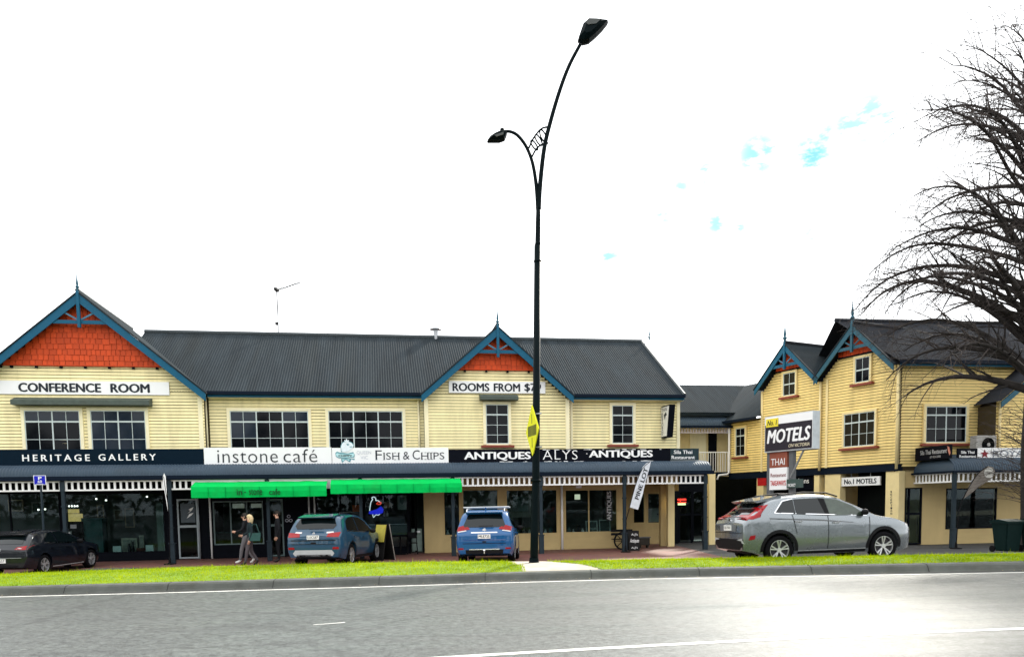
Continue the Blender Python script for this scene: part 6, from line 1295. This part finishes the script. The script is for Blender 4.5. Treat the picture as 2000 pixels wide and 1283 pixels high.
picture(1145, 1168, 1016, 1039, .3, 12, 'pale framed print lettered in the antique shop window', FRM, PRN, 'ANTIQUES'); picture(1171, 1193, 1014, 1039, .3, 10, 'pale framed dark mirror leaning in the antique shop window', FRM, PRN); picture(1000, 1034, 968, 1000, 1.14, 0, 'large grey green painting hung inside the middle antique window', mat('frame_grey', (.10, .11, .09), .6), mat('painting_teal', (.11, .15, .14), .6, var=.4, scale=3))
o, c = flat('window_lettering', 1184, 1196, 958, 1017, -.003, mat('lettering_strip', (.012, .018, .018), .6), 'vertical white ANTIQUES lettering strip on the antique shop glass', 'notice', th=.006)
me = text_mesh('ANTIQUES', bold=.03); xs = [v.co.x for v in me.vertices]; ys = [v.co.y for v in me.vertices]
for v in me.vertices: t_ = (v.co.x-min(xs))/(max(xs)-min(xs)); k_ = (v.co.y-min(ys))/(max(ys)-min(ys)); v.co = (o['w']*(.92-.84*k_), -.004, o['h']*(.02+.96*t_))
me.materials.clear(); link('lettering', me, SIGNW, o)
rp_ = random.Random(11); gl = [mat('goods_%d' % i, c_, .5, var=.2) for i, c_ in enumerate(((.30, .30, .26), (.06, .10, .09), (.16, .08, .05), (.5, .5, .46), (.03, .03, .03)))]
ORN = [(1066, .16, 3, 'small white jug in the window left of the white downpipe'), (1076, .22, 1, 'green vase in the window left of the white downpipe'), (1084, .14, 2, 'little brown pot just left of the white downpipe'), (1112, .2, 1, 'green vase just right of the white downpipe'), (1121, .13, 3, 'tiny white pot right of the white downpipe'), (1131, .26, 4, 'tall black urn left of the lettered picture'), (1138, .17, 3, 'white vase touching the lettered picture'), (1012, .2, 1, 'green vase behind the blue car'), (1024, .26, 4, 'tall black urn left of the lamp pole'), (1036, .17, 0, 'grey pot close to the lamp pole'), (874, .2, 3, 'white vase in the narrow corner window'), (884, .3, 4, 'tall black urn behind the veranda post'), (892, .17, 0, 'grey pot in the narrow corner window')]
for x, s_, m_, lb in ORN:
    o = obj('ornament', lathe(B(), [(s_*.3, 0), (s_*.42, s_*.3), (s_*.25, s_*.8), (s_*.15, s_), (s_*.28, s_*1.25)], 12), gl[m_], M=mf.M @ T(mf.u(x, 1040, .45), .4+.3*rp_.random(), zsa-.012)); tag(o, lb, 'ornament', 'antique shop ornaments')
o, c = flat('hanging_card', 1125, 1136, 948, 952.5, -.4, SIGNW, 'small white card hanging under the veranda edge', 'card', th=.01); obj('string', tube(B(), [(o['w']/2, 0, o['h']), (o['w']/2, 0, o['h']+.12)], .004, 4), BLACK, o)
o, c = flat('lamp_shade', 1124, 1133, 965, 975, .9, mat('shade_glow', (.6, .58, .42), .6, emit=(1, .95, .7, .35)), 'lit cream lamp shade inside the antique shop', 'lamp', th=.16)
o = obj('white_armchair', box(0, .62, 0, .4, 0, .62), mat('grey_white_cloth', (.26, .26, .25), .8), M=mf.M @ T(mf.u(1272, 1020, YB2+.3), YB2+.3, mf.z(1280, 1019, YB2+.3))); tag(o, 'grey white cabinet seen through the recessed end window', 'cabinet'); obj('knob', box(.28, .34, -.02, -.001, .33, .38), BLACK, o)
# cards and dishes in chip shop
o, c = flat('window_film', 716, 795, 1023, 1044, .06, mat('grey_film', (.055, .08, .085), .5), 'grey green frosted band low on the chip shop window', 'window film', th=.008); obj('edge_line', box(0, o['w'], -.003, -.001, o['h']-.02, o['h']), PALE, o)

# more of the gallery and cafe interiors
def inner(name, x0, x1, y0, y1, yb, m, label, cat, d=.3, floor=False):
    u0, u1 = mf.u(x0, 1030, yb), mf.u(x1, 1030, yb); z1 = mf.z((x0+x1)/2, y0, yb); z0 = ZB+.03 if floor else mf.z((x0+x1)/2, y1, yb)
    o = obj(name, box(0, u1-u0, 0, d, 0, z1-z0), m, M=mf.M @ T(u0, yb, z0)); tag(o, label, cat); return o, u1-u0, z1-z0
o, w_, h = inner('counter', 155, 200, 1013, 0, 1.5, mat('teal_counter', (.03, .10, .10), .5, var=.3, scale=2), 'dark teal counter across the middle of the gallery', 'counter', .5, True); obj('counter_top', box(-.03, w_+.03, -.03, .53, h, h+.04), TEALF, o)
for i, (x0, x1, y0, y1, lb) in enumerate(((188, 202, 985, 1012, 'pale edged picture left of centre on the gallery back wall'), (221, 241, 994, 1016, 'brown edged picture at the centre of the gallery back wall'), (243, 262, 992, 1030, 'tall brown edged picture right of centre in the gallery'), (60, 82, 980, 1002, 'dim picture on the gallery wall behind the parking pole'), (14, 44, 975, 998, 'dim wide picture on the gallery wall at far left'))):
    u0, u1 = mf.u(x0, y1, 3.0), mf.u(x1, y1, 3.0); z0, z1 = mf.z((x0+x1)/2, y1, 3.0), mf.z((x0+x1)/2, y0, 3.0); W3, H3 = u1-u0, z1-z0; bm = B(); f = .05
    bx(bm, 0, W3, 0, .04, 0, f); bx(bm, 0, W3, 0, .04, H3-f, H3); bx(bm, 0, f, 0, .04, f, H3-f); bx(bm, W3-f, W3, 0, .04, f, H3-f)
    o = obj('picture_frame', bm, mat('frame_tan%d' % (i % 2), ((.32, .26, .18), (.22, .24, .22))[i % 2], .6), M=mf.M @ T(u0, 3.1, z0)); tag(o, lb, 'picture'); obj('print', box(f, W3-f, .01, .03, f, H3-f), mat('gallery_print%d' % i, ((.05, .07, .07), (.10, .08, .06), (.06, .09, .08), (.04, .06, .05), (.07, .08, .06))[i], .6, var=.6, scale=4), o)
o, w_, h = inner('cafe_counter', 424, 508, 1040, 0, 1.6, mat('cafe_counter', (.05, .045, .04), .6, var=.3), 'low dark counter inside the cafe', 'counter', .5, True); obj('counter_top', box(-.03, w_+.03, -.03, .53, h, h+.04), TEALF, o)
o, w_, h = inner('fridge', 742, 792, 1008, 0, 1.5, mat('steel_grey', (.10, .12, .125), .4, var=.2), 'grey display counter behind the chip shop glass', 'counter', .5, True); obj('glass_front', box(.05, w_-.05, -.012, -.002, h*.45, h*.92), mat('dim_glass', (.06, .10, .11), .2), o)
for x, lb in ((751, 'left'), (757, 'right')): o = obj('sauce_bottle', lathe(B(), [(.04, 0), (.045, .12), (.02, .17), (.02, .22)], 10), SIGNW, M=mf.M @ T(mf.u(x, 1020, 1.6), 1.6, mf.z(766, 1008, 1.5))); tag(o, '%s of two white bottles on the chip shop counter' % lb, 'bottle')
obj('service_cover', box(-.8, .8, -.35, .35, -.02, .012), KERB, M=Matrix.Translation((gpx(262, 1104, -.0).x, 25.1, pav_z(-12, 25.1))))['kind'] = 'structure'
# ------------------------------------------------------------------ people
SKIN = mat('skin', (.55, .32, .22), .55, var=.05)
def person(M, J, mats, label, hair, face=True, extra=None):
    """J: joints {name: (x, y, z, rx, ry)}; forward is +x, left is +y. One continuous skinned body with five-fingered hands"""
    E_ = [('pelvis', 'waist'), ('waist', 'chest'), ('chest', 'neck'), ('neck', 'jaw'), ('jaw', 'skull')]
    for s in 'lr': E_ += [('chest', 'sh_'+s), ('sh_'+s, 'el_'+s), ('el_'+s, 'wr_'+s), ('wr_'+s, 'palm_'+s), ('pelvis', 'hip_'+s), ('hip_'+s, 'kn_'+s), ('kn_'+s, 'an_'+s), ('an_'+s, 'ball_'+s), ('ball_'+s, 'toe_'+s)]
    J = dict(J)
    for s in 'lr':
        w_, p_ = Vector(J['wr_'+s][:3]), Vector(J['palm_'+s][:3]); d = (p_-w_).normalized(); side = d.cross(Vector((0, 1, 0))).normalized() if abs(d.y) < .9 else Vector((1, 0, 0)); curl = Vector((0, -1 if s == 'l' else 1, 0))
        for k, (off, ln) in enumerate(((-.028, .065), (-.009, .078), (.010, .074), (.028, .058))):
            a = p_+side*off+d*.035; b = a+d*ln*.5+curl*.012; c = b+d*ln*.4+curl*.024
            J['f%da_%s' % (k, s)] = tuple(a)+(.010, .010); J['f%db_%s' % (k, s)] = tuple(b)+(.009, .009); J['f%dc_%s' % (k, s)] = tuple(c)+(.008, .008); E_ += [('palm_'+s, 'f%da_%s' % (k, s)), ('f%da_%s' % (k, s), 'f%db_%s' % (k, s)), ('f%db_%s' % (k, s), 'f%dc_%s' % (k, s))]
        a = p_-side*.04-d*.01; b = a-side*.016+d*.035+curl*.012; J['ta_'+s] = tuple(a)+(.011, .011); J['tb_'+s] = tuple(b)+(.009, .009); E_ += [('palm_'+s, 'ta_'+s), ('ta_'+s, 'tb_'+s)]
    names = list(J); idx = {n: i for i, n in enumerate(names)}
    me = bpy.data.meshes.new('body'); me.from_pydata([J[n][:3] for n in names], [(idx[a], idx[b]) for a, b in E_], [])
    o = bpy.data.objects.new('tmp', me); col.objects.link(o); o.modifiers.new('s', 'SKIN'); 
    sv = me.skin_vertices[0].data
    for n, i in idx.items(): sv[i].radius = J[n][3:5]; sv[i].use_root = (n == 'pelvis')
    sb = o.modifiers.new('d', 'SUBSURF'); sb.levels = 2; sb.render_levels = 2
    dg = bpy.context.evaluated_depsgraph_get(); dg.update(); body = bpy.data.meshes.new_from_object(o.evaluated_get(dg)); bpy.data.objects.remove(o)
    body.materials.clear()
    for m in mats: body.materials.append(m)          # 0 top, 1 trousers, 2 shoes, 3 skin
    kd = [(Vector(J[n][:3]), n) for n in names]
    hipz = J['pelvis'][2]+.04
    for p in body.polygons:
        c = p.center; p.use_smooth = True; best = None
        for a_, b_ in E_:
            A_, B_ = Vector(J[a_][:3]), Vector(J[b_][:3]); t_ = max(0, min(1, (c-A_).dot(B_-A_)/max(1e-9, (B_-A_).length_squared))); r_ = J[a_][3]*(1-t_)+J[b_][3]*t_; dd = (c-A_.lerp(B_, t_)).length-r_
            if best is None or dd < best[0]: best = (dd, a_ if t_ < .5 else b_, b_)
        n = best[1]
        if best[2].startswith(('kn', 'an')): n = best[2]
        if n.startswith(('palm', 'f', 't')) and not n.startswith('toe'): p.material_index = 3
        elif n in ('jaw', 'skull', 'neck') and c.z > J['neck'][2]-.01: p.material_index = 3
        elif n.startswith(('ball', 'toe')) or (n.startswith('an') and c.z < J[n][2]+.02): p.material_index = 2
        elif n.startswith(('hip', 'kn', 'an')) or (n == 'pelvis' and c.z < hipz-.06): p.material_index = 1
        else: p.material_index = 0
    e = link('person', body, None, None, M); tag(e, label, 'person')
    S_ = Vector(J['skull'][:3]); Jw = Vector(J['jaw'][:3])
    bm = B(); bmesh.ops.create_uvsphere(bm, u_segments=16, v_segments=12, radius=1)
    for v in bm.verts:
        co = v.co.copy(); 
        if co.x > .35 and co.z < .45: co *= .78; 
        v.co = Vector((S_.x-.012+co.x*.108, S_.y+co.y*.094, S_.z+.015+co.z*.112))
        if hair[1] > 0 and co.z < .1 and co.x < .4: v.co.z -= hair[1]*min(1, (.1-co.z)); v.co.y += co.y*.02; v.co.x -= .015
    obj('hair', bm, hair[0], e, sm=True)
    if face:
        obj('nose', tube(B(), [S_+Vector((.085, 0, .0)), S_+Vector((.108, 0, -.035)), S_+Vector((.092, 0, -.05))], [.008, .013, .01], 6), mats[3], e, sm=True)
        for y in (-.034, .034): obj('eye', lathe(B(), [(.001, -.006), (.010, 0), (.001, .006)], 8), DARKT, e, Matrix.Translation(S_+Vector((.088, y, -.006)))); obj('ear', tube(B(), [S_+Vector((-.005, y*2.55, .01)), S_+Vector((-.008, y*2.6, -.045))], [.016, .01], 6), mats[3], e)
        obj('mouth', box(-.006, .006, -.022, .022, -.004, .004), MAROON, e, Matrix.Translation(S_+Vector((.086, 0, -.068))))
    return e
def stand(h, **ch):
    k = h/1.70
    J = dict(pelvis=(0, 0, .95, .14, .115), waist=(0, 0, 1.12, .125, .105), chest=(0, 0, 1.34, .15, .115), neck=(.005, 0, 1.47, .055, .055), jaw=(.02, 0, 1.545, .068, .066), skull=(.01, 0, 1.615, .088, .082))
    for s, y in (('l', 1), ('r', -1)):
        J.update({'sh_'+s: (0, y*.185, 1.40, .065, .065), 'el_'+s: (-.03, y*.235, 1.13, .048, .048), 'wr_'+s: (.05, y*.235, .89, .032, .032), 'palm_'+s: (.07, y*.232, .82, .036, .022), 'hip_'+s: (0, y*.095, .88, .098, .098), 'kn_'+s: (.015, y*.10, .49, .066, .066), 'an_'+s: (-.01, y*.105, .09, .044, .044), 'ball_'+s: (.09, y*.11, .035, .042, .033), 'toe_'+s: (.17, y*.115, .03, .034, .026)})
    J.update(ch)
    return {n: tuple(q*k for q in v) for n, v in J.items()}
JACK = mat('dark_teal_jacket', (.008, .018, .022), .75, var=.2); TRSG = mat('grey_mauve_trousers', (.075, .065, .07), .8, var=.2); TRSB = mat('grey_trousers', (.12, .115, .12), .8, var=.2); BLK = mat('black_clothes', (.006, .007, .009), .8, var=.2); SHW = mat('white_shoes', (.60, .60, .57), .6); SHB = mat('dark_shoes', (.02, .016, .015), .5)
def pplace(x, y_feet, Y, ang):
    P = apx(x, y_feet, Y); P.z = pav_z(P.x, P.y)+.004; return Matrix.Translation(P) @ RZ(ang)
stride = dict(kn_l=(.13, .09, .50, .068, .068), an_l=(.20, .095, .10, .046, .046), ball_l=(.29, .10, .05, .042, .033), toe_l=(.36, .10, .055, .034, .026), kn_r=(-.02, -.09, .49, .068, .068), an_r=(-.23, -.095, .14, .046, .046), ball_r=(-.16, -.10, .04, .042, .033), toe_r=(-.09, -.10, .03, .034, .026))
person(pplace(491, 1104, 25.7, R(205)), stand(1.66, **stride, el_r=(.02, -.25, 1.14, .05, .05), wr_r=(.20, -.21, 1.02, .034, .034), palm_r=(.26, -.20, 1.02, .036, .022)), [JACK, TRSG, SHB, SKIN], 'blonde person in dark jacket and grey trousers walking past the cafe', (mat('blonde_hair', (.62, .48, .27), .55, var=.25, scale=25), .13))
person(pplace(482, 1100, 26.7, R(190)), stand(1.72, **stride, el_l=(.06, .25, 1.16, .05, .05), wr_l=(.26, .2, 1.1, .034, .034), palm_l=(.32, .19, 1.1, .036, .022)), [BLK, TRSB, SHW, SKIN], 'person in dark top, pale grey trousers and white shoes behind the blonde walker', (mat('dark_hair', (.02, .016, .012), .6, var=.2, scale=25), .02))
person(pplace(545, 1098, 27.2, R(200)), stand(1.78), [BLK, BLK, SHB, SKIN], 'dark haired person in black standing by the cafe door facing left', (MATS['dark_hair'], .0))
bag = obj('shoulder_bag', prism(B(), [(-.16, 0), (.16, 0), (.19, .26), (-.19, .26)], -.05, .05), mat('teal_bag', (.03, .09, .08), .6), M=pplace(500, 1104, 25.55, R(20)) @ T(.0, 0, .82)); tag(bag, 'small dark green bag carried by the blonde walker', 'bag'); obj('strap', tube(B(), [(-.15, 0, .26), (-.06, 0, .55), (.06, 0, .55), (.15, 0, .26)], .01, 6), mat('bag_strap', (.05, .12, .11), .6), bag)
# ------------------------------------------------------------------ bare weeping tree at the right edge
BARK = mat('bark', (.028, .024, .022), .9, var=.35, scale=5, bump=.7, bscale=25); TWIG = mat('twig_bark', (.05, .04, .036), .8, var=.3, scale=6)
rt = random.Random(21)
tb = apx(2020, 1072, 25.2); tb.z = pav_z(tb.x, tb.y)-.05
tree = empty('bare_tree', Matrix.Translation(tb), 'large leafless weeping tree with arching branches at the right edge', 'tree')
bmL, bmT = B(), B()
tube(bmL, [(0, 0, -.1), (0, 0, .25), (.02, 0, 1.2), (-.05, .05, 3.2), (.0, .1, 5.5), (.1, .05, 8.5), (.05, 0, 11.0), (.0, .1, 13.2), (-.1, .1, 14.9)], [.62, .5, .43, .40, .36, .28, .19, .10, .03], 14)
def grow(start, d, L_, r0, droop, up, seg, wob):
    pts = [start.copy()]; d = d.normalized(); n = max(3, int(L_/seg)); p = start.copy()
    for i in range(n):
        t = i/n; d = (d + Vector((rt.gauss(0, wob), rt.gauss(0, wob), rt.gauss(0, wob*.6)-droop*t*seg*1.6 + up*(1-t)*seg))).normalized(); p = p+d*(L_/n); pts.append(p.copy())
    return pts, [r0*(1-.86*i/n) for i in range(n+1)]
def twigs(pts, rs, lo, dens, lmin, lmax, droop):
    tot = 0
    for i in range(int(len(pts)*lo), len(pts)-1):
        a, b = pts[i], pts[i+1]; L_ = (b-a).length; k = max(1, int(L_*dens+rt.random()))
        for _ in range(k):
            t = rt.random(); s = a.lerp(b, t); d = (b-a).normalized(); sd = Vector((rt.gauss(0, 1), rt.gauss(0, 1), rt.gauss(0, .7))); sd = (sd-d*sd.dot(d)).normalized()
            p, r = grow(s, d*.75+sd*.8, rt.uniform(lmin, lmax), .0075, droop, .0, .2, .12); tube(bmT, p, [max(.0035, q) for q in r], 3, cap=False)
prim = []
H_ = 5.0
for i in range(64):
    h = 5.0+9.2*(i/63)**.95; az = math.pi+(i*2.39996 % (2*math.pi)-math.pi)*(.5 if i % 4 else 1)+rt.gauss(0, .15)      # most limbs toward the street and the open side
    L_ = (6.0-2.8*max(0, (h-7)/8.5))*rt.uniform(.75, 1.12)
    if h < 6: L_ *= .92
    el = R(rt.uniform(18, 48)+ (12 if h > 12 else 0)); d = Vector((math.cos(az)*math.cos(el), math.sin(az)*math.cos(el), math.sin(el)))
    r0 = (.145-.09*(h-4.6)/10.6)*rt.uniform(.7, 1.15)
    pts, rs = grow(Vector((0, .05, h)), d, L_, r0, .42, .12, .35, .05); tube(bmL, pts, rs, 7, cap=False); prim.append((pts, rs))
    for j in range(2, len(pts)-1):
        if rt.random() < .93:
            for _ in range(1 if j < 5 else 2):
                dd = (pts[j+1]-pts[j]).normalized(); sd = Vector((rt.gauss(0, 1), rt.gauss(0, 1), rt.gauss(.1, .6))); sd = (sd-dd*sd.dot(dd)).normalized()
                p2, r2 = grow(pts[j].lerp(pts[j+1], rt.random()), dd*.8+sd*.75, rt.uniform(.9, 2.3)*(1-.3*j/len(pts)), max(.014, rs[j]*.45), .55, .1, .26, .09); tube(bmL if r2[0] > .03 else bmT, p2, [max(.006, q) for q in r2], 4, cap=False)
                twigs(p2, r2, .15, 5.0, .3, .85, .7)
    twigs(pts, rs, .3, 4.0, .4, 1.0, .6)
# fine shoots low round the trunk
for i in range(70):
    az = math.pi+rt.gauss(0, .75); h = rt.uniform(1.6, 4.6); d = Vector((math.cos(az), math.sin(az), rt.uniform(.1, .9)))
    p2, r2 = grow(Vector((math.cos(az)*.35, math.sin(az)*.35, h)), d, rt.uniform(.8, 1.9), .013, .35, .0, .2, .12); tube(bmT, p2, [max(.005, q) for q in r2], 4, cap=False); twigs(p2, r2, .2, 4, .2, .5, .3)
obj('trunk', bmL, BARK, tree, sm=True); cr_ = obj('crown', bmT, TWIG, tree, sm=False)
# ------------------------------------------------------------------ unseen dark trees added behind the camera to fill reflections in glass and paint
rb = random.Random(9); co = []; fa = []
for k in range(46):
    cx = -62+124*k/45+rb.uniform(-1.5, 1.5); cy = rb.uniform(-24, -17); hh = rb.uniform(6.5, 11.5); rw_ = rb.uniform(2.2, 3.4)
    for i in range(330):
        a = rb.uniform(0, 6.283); t = rb.random()**.7; rr_ = rw_*math.sin(math.pi*(.12+.83*t))*(.55+.45*rb.random()); P = Vector((cx+rr_*math.cos(a), cy+rr_*math.sin(a), .3+hh*t)); s = rb.uniform(.25, .6)
        d1 = Vector((rb.gauss(0, 1), rb.gauss(0, 1), rb.gauss(0, 1))).normalized(); d2 = d1.orthogonal().normalized(); n0 = len(co)
        co += [P-d1*s, P+d2*s*.6, P+d1*s, P-d2*s*.6]; fa.append((n0, n0+1, n0+2, n0+3))
me = bpy.data.meshes.new('added_trees'); me.from_pydata(co, [], fa); ft = link('added_trees', me, mat('added_foliage', (.03, .045, .02), .8, var=.4, scale=.5)); ft['kind'] = 'stuff'; tag(ft, 'unseen dark belt of trees added behind the viewer to darken reflections', 'trees')
